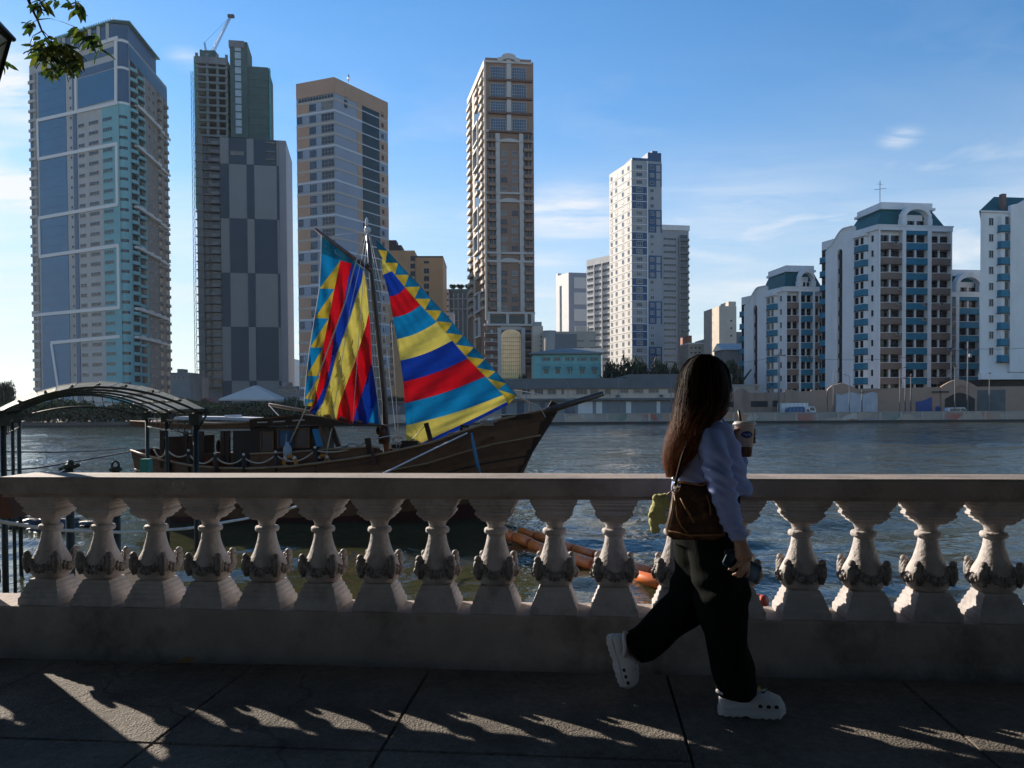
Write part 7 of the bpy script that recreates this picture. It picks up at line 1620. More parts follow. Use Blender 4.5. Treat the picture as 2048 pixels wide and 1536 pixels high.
for w in (-.015, .24, .5, .76, 1.0):
    mb = MB(); us_ = [-.03 + 1.06 * k / 14 for k in range(15)]; lo_ = lambda u: -.05 - .17 * max(0, 1 - (2 * u - 1) ** 2) ** .5 * (1 if w > .05 else .25)
    mb.tube([cpt(u, w, -.02) for u in us_], .018, 5)
    if w < .9: mb.build('roof_rib', M_CSTEEL, can); continue
    mb.tube([cpt(u, w, lo_(u) - .05) for u in us_], .022, 5)
    for k, u in enumerate(us_[1:-1]): mb.tube([cpt(u, w, -.02), cpt(u + .015, w, lo_(u) - .02)], .010, 4)
    mb.build('arch_truss', M_CSTEEL, can)
for e in (-.04, 1.04):
    mb = MB(); mb.tube([cpt(e, -.03, .03), cpt(e, 1.05, .03)], .04, 6); mb.build('eave_beam', M_CSTEEL, can)
for (u, w) in ((0, 0), (1, 0), (0, 1), (1, 1), (0, .5), (1, .5)):
    p = cpt(u, w); mb = MB(); mb.tube([(p.x, p.y, -.4), (p.x, p.y, p.z - .05)], .042 if w != .5 else .03, 8); mb.box(p.x - .07, p.x + .07, p.y - .07, p.y + .07, p.z - .22, p.z - .06); mb.build('post', M_CSTEEL, can)
    if u == 1: mb = MB(); q = cpt(u + .06, w, 0); mb.tube([(p.x, p.y, p.z - .35), (q.x, q.y, q.z + .02)], .016, 5); mb.build('brace', M_CSTEEL, can)
for u in (0, 1):
    for dz in (-.18, -.36): mb = MB(); mb.tube([cpt(u, 0, dz) , cpt(u, 1, dz)], .014, 5); mb.build('side_bar', M_CSTEEL, can)
    for k in range(9): mb = MB(); w = (k + .5) / 9; mb.tube([cpt(u, w, -.18), cpt(u, w, -.36)], .010, 4); mb.build('side_picket', M_CSTEEL, can)
bx = MB(); p = at(291, 931, 16.6) - co; bx.box(p.x - .07, p.x + .10, p.y - .1, p.y + .1, p.z - .13, p.z + .12); bx.box(p.x - .075, p.x + .105, p.y - .105, p.y + .105, p.z + .12, p.z + .14); bx.build('switch_box', mat('teal_box', (.015, .19, .17), rough=.5, var=.1), can)
nt_ = M_POLY.node_tree; rf = nt_.nodes.new('ShaderNodeBsdfRefraction'); rf.inputs['IOR'].default_value = 1.03; rf.inputs['Roughness'].default_value = .6; rf.inputs['Color'].default_value = (.85, .86, .84, 1)
ot = nt_.nodes['Material Output']; old = ot.inputs[0].links[0].from_socket; mxs = nt_.nodes.new('ShaderNodeMixShader'); mxs.inputs[0].default_value = .55; nt_.links.new(old, mxs.inputs[1]); nt_.links.new(rf.outputs[0], mxs.inputs[2]); nt_.links.new(mxs.outputs[0], ot.inputs[0])
# floating pier deck
M_PIER = mat('pier_boards', (.03, .022, .016), rough=.95, var=.3, scale=4, spec=.1)
pd = thing('floating_pier', 'low timber pier deck on the water under the arched canopy', 'pier', (PA[0].x, PA[0].y, WATER)); po_ = pd.location.copy()
for k in range(18):
    w0, w1 = .62 + .5 * k / 18, .62 + .5 * (k + .9) / 18; q = [cpt(.25, w0), cpt(.95, w0), cpt(.95, w1), cpt(.25, w1)]; mb = MB(); mb.prism([(v.x, v.y) for v in q], .22, .27); mb.build('deck_plank', M_PIER, pd)
mb = MB(); q = [cpt(.27, .63), cpt(.93, .63), cpt(.93, 1.11), cpt(.27, 1.11)]; mb.prism([(v.x, v.y) for v in q], -.3, .21); mb.build('pontoon', M_WOODD, pd)
# mooring posts between pier and boat
for (x, y, Y, lab) in ((138, 936, 12.5, 'black mooring post with cross arms standing nearest the canopy posts'), (231, 941, 12.8, 'black mooring post with a rope loop left of the boat\'s stern')):
    p = at(x, y, Y); mp_ = thing('mooring_post', lab, 'mooring post', (p.x, p.y, WATER), 0, 'black mooring posts'); H = p.z - WATER
    mb = MB(); mb.tube([(0, 0, -1), (0, 0, H)], .065, 8); mb.lathe([(.06, H - .02), (.10, H), (.10, H + .04), (.04, H + .07)], 8); mb.build('post', M_CSTEEL, mp_)
    mb = MB()
    if x < 200: mb.tube([(-.15, 0, H - .02), (-.04, 0, H + .03), (.05, 0, H + .0), (.16, 0, H + .05)], .03, 6); mb.tube([(-.2, .05, H - .12), (-.05, 0, H - .06)], .03, 6); mb.ball((.03, 0, H + .08), .05); mb.build('cross_arm', M_CSTEEL, mp_)
    else: mb.tube([(.06 * math.cos(t) , 0, H + .06 + .09 * math.sin(t)) for t in np.linspace(0, 6.28, 12)[:-1]], .018, 5, closed=True); mb.build('rope_loop', M_CSTEEL, mp_)

# ================================================================ ORANGE FLOATING BOOM
M_BOOM = mat('boom_orange', (.92, .21, .035), rough=.38, var=.15, scale=4, spec=.5, stain=.3, sscale=3); M_JNT = mat('boom_joint', (.45, .05, .015), rough=.5, var=.15)
def boom(P, label, r, seg, name='floating_boom'):
    P = [on_z(x, y, WATER + r * .75) for x, y in P]; t_ = thing(name, label, 'floating boom', P[0], 0, 'orange floating booms'); L = [0]
    for a, b_ in zip(P, P[1:]): L.append(L[-1] + (b_ - a).length)
    f_ = lambda d: Vector([float(np.interp(d, L, [p[i] for p in P])) for i in range(3)]) - P[0]
    d = 0; k = 0
    while d + seg < L[-1]:
        a, b_ = f_(d + .05), f_(d + seg - .05); ax = (b_ - a).normalized(); up = Vector((0, 0, .02 * math.sin(k * 2.1)))
        mb = MB(); mb.tube([a + up, a + ax * .03 + up, b_ - ax * .03 + up, b_ + up], [r * .82, r, r, r * .82], 14); mb.build('float', M_BOOM, t_)
        mb = MB(); mb.tube([f_(d + seg - .05) + up * .5, f_(d + seg + .05)], [r * .86, r * .86], 12); mb.build('joint', M_JNT, t_); d += seg; k += 1
boom([(1004, 1064), (1022, 1071), (1050, 1083.6), (1082, 1095), (1179, 1129), (1307, 1163), (1430, 1187), (1556, 1207)], 'nearer row of orange cylindrical floats on the water behind the balusters', .135, 1.05)
boom([(1040, 1062), (1062, 1069), (1110, 1085), (1191, 1111), (1250, 1129), (1330, 1150)], 'farther row of orange floats lying alongside the nearer one', .12, 1.05)

# ================================================================ ROCKS AND FLOATING DEBRIS BY THE QUAY
M_ROCK = mat('wet_rock', (.035, .032, .03), rough=.55, var=.4, scale=4, bump=.6, bscale=9)
def rock_mesh(seed, m=M_ROCK):
    bm = bmesh.new(); bmesh.ops.create_icosphere(bm, subdivisions=3, radius=1)
    for v in bm.verts: v.co *= 1 + .45 * (mnoise.noise(v.co * 1.3 + Vector((seed * 7.1, 0, 0)))) + .14 * mnoise.noise(v.co * 4 + Vector((seed, 3, 0)))
    me = bpy.data.meshes.new('rock'); bm.to_mesh(me); bm.free(); me.materials.append(m); return me
for i, (x, y, s_, lab) in enumerate(((18, 1046, .55, 'dark wet rock at the water edge below the balustrade\'s end'), (58, 1056, .42, 'dark wet rock beside the first baluster'), (95, 1062, .36, 'small dark rock showing between the first two balusters'), (120, 1052, .45, 'dark rock farther out behind the first two balusters'), (165, 1052, .30, 'little dark rock behind the second baluster'))):
    p = on_z(x, y, WATER); o = obj('rock', rock_mesh(i), None, p); o.scale = (s_ * 1.6, s_, s_ * .6); setp(o, lab, 'rock', 'wet rocks by the quay')
P4 = [at(x, y, 5.9) for x, y in ((-260, 968), (8, 976), (27, 1036), (-260, 1046))]; bt = thing('ramp_wall', 'end of a reddish brown sloping ramp wall beside the balustrade\'s end', 'wall', P4[3]); mb = MB(); th = Vector((.05, .35, 0)); q = [p - P4[3] for p in P4]; q += [p + th for p in q]; mb.add(q, [(3, 2, 1, 0), (4, 5, 6, 7), (0, 1, 5, 4), (1, 2, 6, 5), (2, 3, 7, 6), (3, 0, 4, 7)]); mb.build('ramp_side', mat('red_brown_stone', (.07, .035, .025), rough=.85, var=.3, scale=3, bump=.6, bscale=12), bt)
mb = MB(); mb.box(-.1, .5, .1, .5, -2.4, -.0); mb.build('ramp_footing', M_ROCK, bt)
# ================================================================ WALKING PERSON
YW = 3.58
root_p = at(1420, 1418, YW); root_p.z = 0
per = thing('person', 'long haired person in lilac sweater and dark wide trousers walking with an iced drink', 'person', root_p)
def wp(x, y, dy=0.0): return at(x, y, YW + dy) - root_p
def remesh(mb, voxel, smooth=6, fac=.5):
    me = mb.mesh('tmp', mat('skin', (.30, .17, .115), rough=.55, var=.08, scale=8, spec=.4)); o = bpy.data.objects.new('tmp_remesh', me); COL.objects.link(o)
    m = o.modifiers.new('r', 'REMESH'); m.mode = 'VOXEL'; m.voxel_size = voxel; m.use_smooth_shade = True
    s_ = o.modifiers.new('s', 'SMOOTH'); s_.iterations = smooth; s_.factor = fac
    dg = bpy.context.evaluated_depsgraph_get(); dg.update(); out = bpy.data.meshes.new_from_object(o.evaluated_get(dg)); bpy.data.objects.remove(o); bpy.data.meshes.remove(me)
    out.polygons.foreach_set('use_smooth', np.ones(len(out.polygons), bool)); return out
def set_mat(me, m): me.materials.clear(); me.materials.append(m); return me
def fold(me, fn):
    n = len(me.vertices); co = np.empty(n * 3, np.float32); me.vertices.foreach_get('co', co); co = co.reshape(-1, 3); no = np.empty(n * 3, np.float32); me.vertex_normals.foreach_get('vector', no); no = no.reshape(-1, 3)
    co += no * fn(co)[:, None]; me.vertices.foreach_set('co', co.reshape(-1)); me.update()
M_SKIN = mat('skin', (.30, .17, .115), rough=.55, var=.08, scale=8, spec=.4)
# ---- body (one continuous surface)
fd = Vector((.86, .50, -.06)).normalized(); rt = Vector((.50, -.86, 0)).normalized(); upv = rt.cross(fd).normalized()
if upv.z < 0: upv = -upv
hc = wp(1411, 772, .0)                     # head centre
def hp(f_, r_, u_): return hc + fd * f_ + rt * r_ + upv * u_
HM = Matrix((fd, rt, upv)).transposed().to_4x4(); HM.translation = hc
b = MB()
b.ball((0, 0, .025), .098, n=20, m=14, M=HM, sq=(1.0, .80, 1.05))
b.ball((.022, 0, -.045), .078, n=18, m=12, M=HM, sq=(.92, .78, 1.05)); b.ball((.055, 0, -.092), .036, n=12, m=8, M=HM, sq=(.9, .9, .75))
b.tube([hp(.088, 0, .012), hp(.112, 0, -.022), hp(.104, 0, -.034)], [.008, .014, .009], 8)          # nose
b.ball((.106, .010, -.036), .009, n=8, m=6, M=HM); b.ball((.106, -.010, -.036), .009, n=8, m=6, M=HM)
b.tube([hp(.085, -.022, -.062), hp(.097, 0, -.060), hp(.085, .022, -.062)], [.005, .009, .005], 8); b.tube([hp(.083, -.02, -.073), hp(.094, 0, -.073), hp(.083, .02, -.073)], [.005, .010, .005], 8)
b.tube([hp(.080, -.045, .030), hp(.094, -.022, .036), hp(.094, .022, .036), hp(.080, .045, .030)], [.008, .010, .010, .008], 8)   # brow
for s_ in (-1, 1):
    b.ball((.066, s_ * .040, -.02), .028, n=10, m=8, M=HM, sq=(.8, .8, 1))                        # cheeks
    b.tube([hp(-.005, s_ * .078, .018), hp(-.018, s_ * .086, .004), hp(-.008, s_ * .082, -.026)], [.010, .013, .008], 8)  # ears
b.tube([hp(-.02, 0, -.05), wp(1414, 828, .0), wp(1414, 850, .0)], [.058, .052, .075], 14)            # neck
SHn, SHf = wp(1421, 870, -.130), wp(1428, 862, .125)
b.tube([SHn, wp(1416, 846, 0), SHf], [.042, .055, .042], 14)
tors = [(842, 1416, .05, .10), (870, 1418, .085, .145), (910, 1420, .105, .15), (950, 1420, .095, .138), (985, 1416, .10, .14), (1030, 1412, .115, .155), (1075, 1412, .10, .15)]
rings = []
for (y, xc, hx, hy) in tors:
    c = wp(xc, y, 0); rings.append([c + Vector((hx * math.cos(a), hy * math.sin(a), 0)) for a in np.linspace(0, 2 * math.pi, 21)[:-1]])
b.loft(rings)
ELn, WRn = wp(1443, 968, -.275), wp(1479, 1080, -.285); ELf, WRf = wp(1462, 948, .235), wp(1474, 884, .25)
b.tube([SHn, SHn.lerp(ELn, .5), ELn, ELn.lerp(WRn, .4), WRn], [.048, .044, .037, .036, .026], 12)
b.tube([SHf, SHf.lerp(ELf, .5), ELf, ELf.lerp(WRf, .4), WRf], [.048, .044, .037, .036, .026], 12)
# near hand: relaxed round the phone
def fing(P, r): b.tube([wp(*p) for p in P], r, 8)
b.tube([WRn, wp(1484, 1096, -0.290), wp(1489, 1112, -0.295), wp(1490, 1121, -0.297)], [.026, .031, .034, .028], 12)
b.ball(wp(1481, 1110, -0.291), .026, n=10, m=8)
fing([(1483, 1116, -0.300), (1474, 1130, -0.317), (1463, 1140, -0.320), (1456, 1137, -0.310)], [.0105, .0095, .0085, .0075])
fing([(1488, 1121, -0.298), (1481, 1139, -0.317), (1472, 1150, -0.317), (1465, 1149, -0.307)], [.0105, .0097, .0088, .0076])
fing([(1493, 1121, -0.293), (1489, 1141, -0.311), (1481, 1153, -0.311), (1475, 1153, -0.301)], [.0100, .0092, .0082, .0072])
fing([(1497, 1118, -0.285), (1497, 1138, -0.299), (1495, 1151, -0.301), (1491, 1155, -0.295)], [.0090, .0083, .0075, .0065])
fing([(1478, 1094, -0.280), (1468, 1106, -0.263), (1462, 1120, -0.255), (1459, 1130, -0.257)], [.0125, .0115, .010, .008])
# far hand: closed round the cup
CUP = wp(1489, 878, .17)
b.tube([WRf, wp(1470, 872, .235), wp(1474, 864, .225)], [.026, .030, .030], 12)
def cupf(h, a0, a1, r0, r1, root):
    pts = [root]; 
    for t in np.linspace(a0, a1, 6): pts.append(Vector((CUP.x + .047 * math.cos(t), CUP.y + .047 * math.sin(t), h + .004 * math.sin(t * 3))))
    b.tube(pts, [r0] + list(np.linspace(r0, r1, 6)), 8)
zc_ = CUP.z
for k, (dh, e) in enumerate(((.045, -.35), (.026, -.55), (.006, -.5), (-.012, -.2))): cupf(zc_ + dh, R(150), R(-20) + e * .3, .0105 - .0006 * k, .0078, wp(1473, 862 + 7 * k, .225))
b.tube([wp(1470, 874, .215), wp(1468, 866, .170), wp(1474, 860, .130), wp(1481, 858, .124)], [.0125, .0115, .0105, .0085], 8)   # thumb across the front
# legs
b.tube([wp(1418, 1060, -.075), wp(1436, 1150, -.08), wp(1447, 1235, -.08), wp(1462, 1310, -.08), wp(1468, 1385, -.08)], [.085, .072, .055, .052, .036], 14)
b.tube([wp(1404, 1060, .075), wp(1396, 1140, .07), wp(1374, 1215, .07), wp(1325, 1254, .07), wp(1262, 1288, .07)], [.085, .072, .055, .052, .036], 14)
b.tube([wp(1452, 1392, -.08), wp(1500, 1405, -.08), wp(1545, 1411, -.08)], [.030, .034, .026], 10)
b.tube([wp(1252, 1280, .07), wp(1254, 1325, .065), wp(1264, 1360, .06)], [.028, .033, .025], 10)
body = obj('body', set_mat(remesh(b, .0048, 4), M_SKIN), per)
for s_ in (-1, 1):
    mb = MB(); mb.ball((.0845, s_ * .030, .012), .0125, n=12, m=8, M=HM); mb.build('eye', mat('eye_white', (.7, .68, .66), rough=.2, var=.02), body)
    mb = MB(); mb.ball((.0935, s_ * .030, .012), .0052, n=10, m=6, M=HM); mb.build('iris', mat('iris_brown', (.03, .015, .008), rough=.1, var=.02), body)
mb = MB(); mb.tube([hp(.091, -.02, -.0615), hp(.1015, 0, -.060), hp(.091, .02, -.0615)], [.003, .0055, .003], 6); mb.tube([hp(.088, -.018, -.073), hp(.0985, 0, -.0735), hp(.088, .018, -.073)], [.003, .006, .003], 6); mb.build('lips', mat('lips', (.33, .10, .09), rough=.4, var=.05), body)
# ---- sweater
M_SWEAT = mat('sweater_lilac', (.25, .32, .60), rough=.88, var=.07, scale=30, spec=.2, bump=.25, bscale=180)
s = MB(); rows = [(836, 1400, 1432, .075), (846, 1386, 1446, .145), (862, 1374, 1462, .165), (885, 1363, 1475, .168), (908, 1356, 1484, .165), (935, 1352, 1485, .160), (958, 1349, 1489, .158), (976, 1347, 1496, .160), (986, 1348, 1497, .160)]
rings = []
for (y, xl, xr, hy) in rows:
    cl_, cr_2 = wp(xl, y, -.02), wp(xr, y, -.02); c = (cl_ + cr_2) / 2; hx = (cr_2.x - cl_.x) / 2; rings.append([c + Vector((hx * math.copysign(abs(math.cos(a)) ** .85, math.cos(a)), hy * math.copysign(abs(math.sin(a)) ** .9, math.sin(a)), 0)) for a in np.linspace(0, 2 * math.pi, 33)[:-1]])
s.loft(rings)
s.tube([wp(1414, 868, -.10), wp(1422, 876, -.165), wp(1430, 915, -.225), wp(1441, 962, -.275), wp(1447, 985, -.282), wp(1461, 1030, -.287), wp(1473, 1066, -.287), wp(1477, 1081, -.285)], [.050, .060, .062, .057, .054, .047, .040, .035], 16)
s.tube([wp(1424, 854, .10), wp(1440, 880, .175), wp(1458, 930, .225), wp(1464, 948, .235), wp(1470, 920, .245), wp(1473, 893, .247)], [.07, .074, .066, .060, .052, .040], 16)
me = remesh(s, .0075, 5)
A0 = np.array(wp(1425, 890, -.2)); A1 = np.array(wp(1443, 968, -.28)); A2 = np.array(wp(1479, 1080, -.285))
def sfold(co):
    z = co[:, 2]; x = co[:, 0]; y = co[:, 1]
    ze = A1[2]
    near = np.clip((-y - .10) * 12, 0, 1)
    w = np.exp(-((z - ze) / .10) ** 2) * near
    f = .0065 * w * np.sin((z * 1.0 + x * .55) * 150) + .006 * near * np.exp(-((z - A2[2] - .05) / .05) ** 2) * np.sin(z * 210 + x * 40)
    t = .009 * np.sin(x * 46 + z * 9 + 1.5 * np.sin(z * 17)) * (1 - near) * np.clip((1.30 - z) * 5, 0, 1) + .006 * np.sin((x - z) * 55 + 2 * np.sin(y * 20)) * (1 - near) + .006 * np.sin((x * .8 + z) * 42 + y * 15 + 1.5 * np.sin(z * 23)) * near
    cuff = -.006 * near * (np.abs(z - (A2[2] + .045)) < .005)
    return (f + t + cuff).astype(np.float32)
fold(me, sfold); sweater = obj('sweater', set_mat(me, M_SWEAT), per)
mb = MB(); mb.tube([wp(1416 + 22 * math.cos(a), 838 + 3 * math.sin(a * 2), -.0 + .075 * math.sin(a)) for a in np.linspace(0, 2 * math.pi, 19)[:-1]], .010, 8, closed=True); mb.build('collar', M_SWEAT, sweater)
mb = MB(); mb.tube([wp(1402, 850, -.165), wp(1395, 880, -.19), wp(1399, 920, -.185)], .0035, 5); mb.tube([wp(1440, 847, -.11), wp(1447, 880, -.14), wp(1452, 930, -.15)], .003, 5); mb.build('seam', mat('sweater_seam', (.17, .17, .30), rough=.9), sweater)
# ---- trousers
M_TROU = mat('trousers_black_green', (.0045, .006, .0056), rough=.95, var=.2, scale=14, spec=.08, bump=.25, bscale=120)
t = MB()
rings = []
for (y, xl, xr, hy) in ((962, 1366, 1474, .150), (985, 1360, 1479, .160), (1020, 1350, 1476, .175), (1060, 1346, 1472, .178), (1090, 1350, 1470, .170)):
    c0, c1 = wp(xl, y, 0), wp(xr, y, 0); c = (c0 + c1) / 2; hx = (c1.x - c0.x) / 2; rings.append([c + Vector((hx * math.cos(a), hy * math.sin(a), 0)) for a in np.linspace(0, 2 * math.pi, 25)[:-1]])
t.loft(rings)
t.tube([wp(1420, 1050, -.08), wp(1432, 1110, -.085), wp(1443, 1170, -.085), wp(1445, 1240, -.085), wp(1458, 1300, -.085), wp(1470, 1345, -.085), wp(1475, 1389, -.085)], [.118, .122, .117, .105, .092, .090, .092], 20)
t.tube([wp(1396, 1050, .08), wp(1400, 1110, .075), wp(1396, 1160, .075), wp(1372, 1213, .075), wp(1328, 1252, .075), wp(1284, 1286, .07), wp(1262, 1299, .07)], [.112, .110, .104, .098, .090, .084, .080], 20)
me = remesh(t, .009, 5)
def tfold(co):
    x, y, z = co[:, 0], co[:, 1], co[:, 2]
    f = .008 * np.sin(x * 34 + 2.2 * np.sin(z * 7) + y * 18) * np.clip((1.0 - z) * 3, 0, 1) + .006 * np.sin(z * 42 + x * 24) * np.exp(-((z - .12) / .10) ** 2) + .007 * np.sin(z * 60 - x * 40) * np.exp(-((z - .55) / .08) ** 2)
    return f.astype(np.float32)
fold(me, tfold); trou = obj('trousers', set_mat(me, M_TROU), per)
# ---- shoes
M_FOAM = mat('white_foam', (.60, .59, .62), rough=.55, var=.06, scale=12, stain=.15, sscale=9); M_HOLE = mat('shoe_hole', (.012, .012, .014), rough=.8)
def shoe(M_, charms):
    mb = MB(); Ls = .285; rings = []
    for u in np.linspace(0, 1, 18):
        w = float(np.interp(u, [0, .06, .2, .45, .7, .88, .96, 1], [.022, .034, .038, .041, .052, .050, .036, .012])); hgt = float(np.interp(u, [0, .06, .2, .38, .47, .6, .75, .9, .97, 1], [.055, .066, .060, .062, .092, .090, .078, .062, .042, .020])); z0 = .028 + (.006 if u > .9 else 0)
        x = u * Ls; ring_ = [(x, -w, z0), (x, -w * 1.03, z0 + hgt * .35), (x, -w * .88, z0 + hgt * .72), (x, -w * .45, z0 + hgt * .96), (x, 0, z0 + hgt), (x, w * .45, z0 + hgt * .96), (x, w * .88, z0 + hgt * .72), (x, w * 1.03, z0 + hgt * .35), (x, w, z0)]; rings.append([M_ @ Vector(q) for q in ring_])
    mb.loft(rings); up_ = mb.build('shoe', M_FOAM, per)
    mb = MB(); rings = []
    for u in np.linspace(-.015, 1.012, 20):
        w = float(np.interp(u, [-.015, .05, .2, .45, .7, .9, 1.012], [.018, .040, .043, .044, .056, .050, .012])); z1 = .036 + (.004 if u > .85 else 0); zb = (.006 * (math.sin(u * 60) > .3)) + (.016 * max(0, (u - .86) / .15) ** 2) + (.008 if .36 < u < .46 else 0)
        x = u * Ls; rings.append([M_ @ Vector(q) for q in ((x, -w * .95, zb), (x, -w, zb + .01), (x, -w, z1), (x, w, z1), (x, w, zb + .01), (x, w * .95, zb))])
    mb.loft(rings, sm=False); mb.build('sole', M_FOAM, up_)
    mb = MB(); st = [M_ @ Vector(q) for q in ((.105, -.045, .078), (.06, -.043, .098), (.012, -.030, .103), (-.006, 0, .102), (.012, .030, .103), (.06, .043, .098), (.105, .045, .078))]; mb.tube(st, .0095, 8); mb.build('heel_strap', M_FOAM, up_)
    for s_ in (-1, 1):
        for u in (.60, .72, .84): 
            w = float(np.interp(u, [.45, .7, .88, .96], [.041, .052, .050, .036])) * 1.03; mb = MB(); x = u * Ls; mb.add([M_ @ Vector((x + dx_, s_ * (w + o_), .056 + dz_)) for o_ in (-.006, .0018) for dx_, dz_ in ((-.009, -.005), (.008, -.006), (.010, .003), (.004, .009), (-.007, .008))], [(0, 1, 2, 3, 4), (9, 8, 7, 6, 5)] + [(i, 5 + i, 5 + (i + 1) % 5, (i + 1) % 5) for i in range(5)]); mb.build('vent_hole', M_HOLE, up_)
    for (u, y) in ((.55, -.014), (.55, .014), (.64, -.024), (.64, 0), (.64, .024), (.74, -.014), (.74, .014)):
        hz_ = float(np.interp(u, [.47, .6, .75, .9], [.092, .090, .078, .062])) * (.985 if abs(y) < .02 else .95) + .028; mb = MB(); mb.ball((u * Ls, y, hz_ - .001), .0042, n=8, m=5, M=M_, sq=(1, 1, .5)); mb.build('top_hole', M_HOLE, up_)
    if charms:
        for (u, y, r_, c_) in ((.50, -.020, .011, (.45, .02, .03)), (.58, -.006, .010, (.70, .55, .06)), (.66, -.012, .009, (.65, .63, .60)), (.70, .010, .010, (.08, .30, .10)), (.60, .018, .010, (.50, .20, .04)), (.54, .004, .008, (.75, .72, .66)), (.66, -.030, .007, (.04, .06, .25))):
            hz_ = float(np.interp(u, [.47, .6, .75, .9], [.092, .090, .078, .062])) + .028; mb = MB(); mb.ball((u * Ls, y, hz_), r_, n=8, m=6, M=M_, sq=(1, 1, .6)); mb.ball((u * Ls + .008, y + .006, hz_ + .002), r_ * .6, n=6, m=5, M=M_); mb.build('shoe_charm', mat('charm_%d' % int(c_[0] * 100 + c_[1] * 10), c_, rough=.4, var=.05), up_)
p0 = wp(1438, 1414, -.085); p0.z = .002
shoe(Matrix.Translation(p0) @ Matrix.Rotation(R(-7), 4, 'Z') @ Matrix.Scale(.985, 4), True)
h0 = wp(1233, 1272, .06); t0 = wp(1266, 1376, .06); d_ = (t0 - h0).normalized(); zdir = Vector((d_.z, 0, -d_.x)); zdir = zdir if zdir.x > 0 else -zdir; zdir = (zdir + Vector((0, -.55, 0))); zdir = (zdir - d_ * zdir.dot(d_)).normalized(); ydir = zdir.cross(d_)
TM = Matrix((d_, ydir, zdir)).transposed().to_4x4(); TM.translation = h0 - zdir * .045 - d_ * .005
shoe(TM @ Matrix.Scale((t0 - h0).length / .285, 4), False)
# ---- hair
def hair_mat(nm='long_hair', k_=1.0):
    m = bpy.data.materials.new(nm); m.use_nodes = True; nt = m.node_tree; n = nt.nodes; l = nt.links; bs = n['Principled BSDF']; bs.inputs['Roughness'].default_value = .6; bs.inputs['Specular IOR Level'].default_value = .06
    tcn = n.new('ShaderNodeTexCoord'); sp = n.new('ShaderNodeSeparateXYZ'); l.new(tcn.outputs['Object'], sp.inputs[0])
    rp_ = n.new('ShaderNodeValToRGB'); e = rp_.color_ramp.elements; e.new(.5); e.new(.75)
    for i, (p, c) in enumerate(((.0, (.115, .042, .020)), (.38, (.070, .026, .013)), (.66, (.016, .008, .005)), (1.0, (.007, .005, .004)))): e[i].position = p; e[i].color = (*(min(.5, q * k_) for q in c), 1)  # red-brown ends: dyed hair, with some backlight put into the colour
    mr = n.new('ShaderNodeMapRange'); mr.inputs[1].default_value = 1.06; mr.inputs[2].default_value = 1.56; l.new(sp.outputs[2], mr.inputs[0]); l.new(mr.outputs[0], rp_.inputs[0]); l.new(rp_.outputs[0], bs.inputs['Base Color'])
    tr = n.new('ShaderNodeBsdfTranslucent'); l.new(rp_.outputs[0], tr.inputs[0]); ms = n.new('ShaderNodeMixShader'); ms.inputs[0].default_value = .25; l.new(bs.outputs[0], ms.inputs[1]); l.new(tr.outputs[0], ms.inputs[2]); l.new(ms.outputs[0], n['Material Output'].inputs[0]); return m
M_HAIR = hair_mat()
HR = [(709, 1396, 1420, 0, .035), (717, 1380, 1436, 0, .068), (732, 1369, 1447, 0, .092), (752, 1361, 1455, -.005, .103), (776, 1357, 1457, -.01, .104), (800, 1353, 1456, -.02, .105), (824, 1349, 1448, -.03, .110), (846, 1344, 1428, -.055, .120), (868, 1339, 1412, -.085, .118), (892, 1334, 1397, -.10, .105), (914, 1330, 1382, -.11, .085), (930, 1329, 1368, -.115, .062), (941, 1334, 1356, -.12, .035)]
def hr_at(q, a, k=1.0):
    ys_ = [h_[0] for h_ in HR]; vals = [float(np.interp(q, ys_, [h_[i] for h_ in HR])) for i in range(1, 5)]
    c0, c1 = wp(vals[0], q, vals[2]), wp(vals[1], q, vals[2]); c = (c0 + c1) / 2; hx = (c1.x - c0.x) / 2; return c + Vector((hx * k * math.cos(a), vals[3] * k * math.sin(a), 0))
mb = MB(); mb.loft([[hr_at(h_[0], a, .90) for a in np.linspace(0, 2 * math.pi, 29)[:-1]] for h_ in HR[:8]] + [[hr_at(882, a, .55) for a in np.linspace(0, 2 * math.pi, 29)[:-1]]]); me_h = mb.mesh('hair', M_HAIR); hair = obj('hair', me_h, per)
hs = MB(); hr_ = random.Random(11)
for k in range(5200):
    a0 = hr_.uniform(0, 2 * math.pi); qe = min(954, max(866, hr_.gauss(926, 20))); kk = hr_.uniform(1.04, 1.14) if k % 28 == 0 else hr_.choice((hr_.uniform(.88, 1.05), hr_.uniform(.3, 1.0))); da = hr_.gauss(0, .22); w0 = hr_.uniform(.0010, .0026); ph = hr_.uniform(0, 6.28); wf = hr_.uniform(2, 4)
    # hair over the face side stays short of the face
    fa = math.atan2(fd.y, fd.x)
    pts = []; n_ = 13; q0 = hr_.uniform(709, 722)
    for i in range(n_ + 1):
        t_ = i / n_; q = q0 + (qe - q0) * t_; a = a0 + da * t_ + (.09 * math.sin(wf * t_ * 6 + ph) + .05 * math.sin(wf * t_ * 14 + 2 * ph)) * t_; kq = kk + (.07 * math.sin(ph + t_ * 11) * t_ if q < 948 else 0) + .55 * max(0, t_ - .68) * hr_.uniform(-.8, 1.3)
        pts.append(hr_at(min(q, 944), a, kq) - Vector((0, 0, max(0, q - 944) / 445)))
    L = []; 
    for i, p in enumerate(pts):
        tg = (pts[min(i + 1, n_)] - pts[max(i - 1, 0)]).normalized(); c = Vector((p.x - wp(1400, 800).x, p.y - wp(1400, 800, -.02).y, 0)); sd = tg.cross(c).normalized() if c.length > 1e-4 else Vector((1, 0, 0)); w = w0 * (1 - .7 * (i / n_) ** 2); L += [p - sd * w, p + sd * w]
    hs.add(L, [(2 * i, 2 * i + 1, 2 * i + 3, 2 * i + 2) for i in range(n_)], mi=hr_.choice((0, 0, 1, 2, 3)), sm=True)
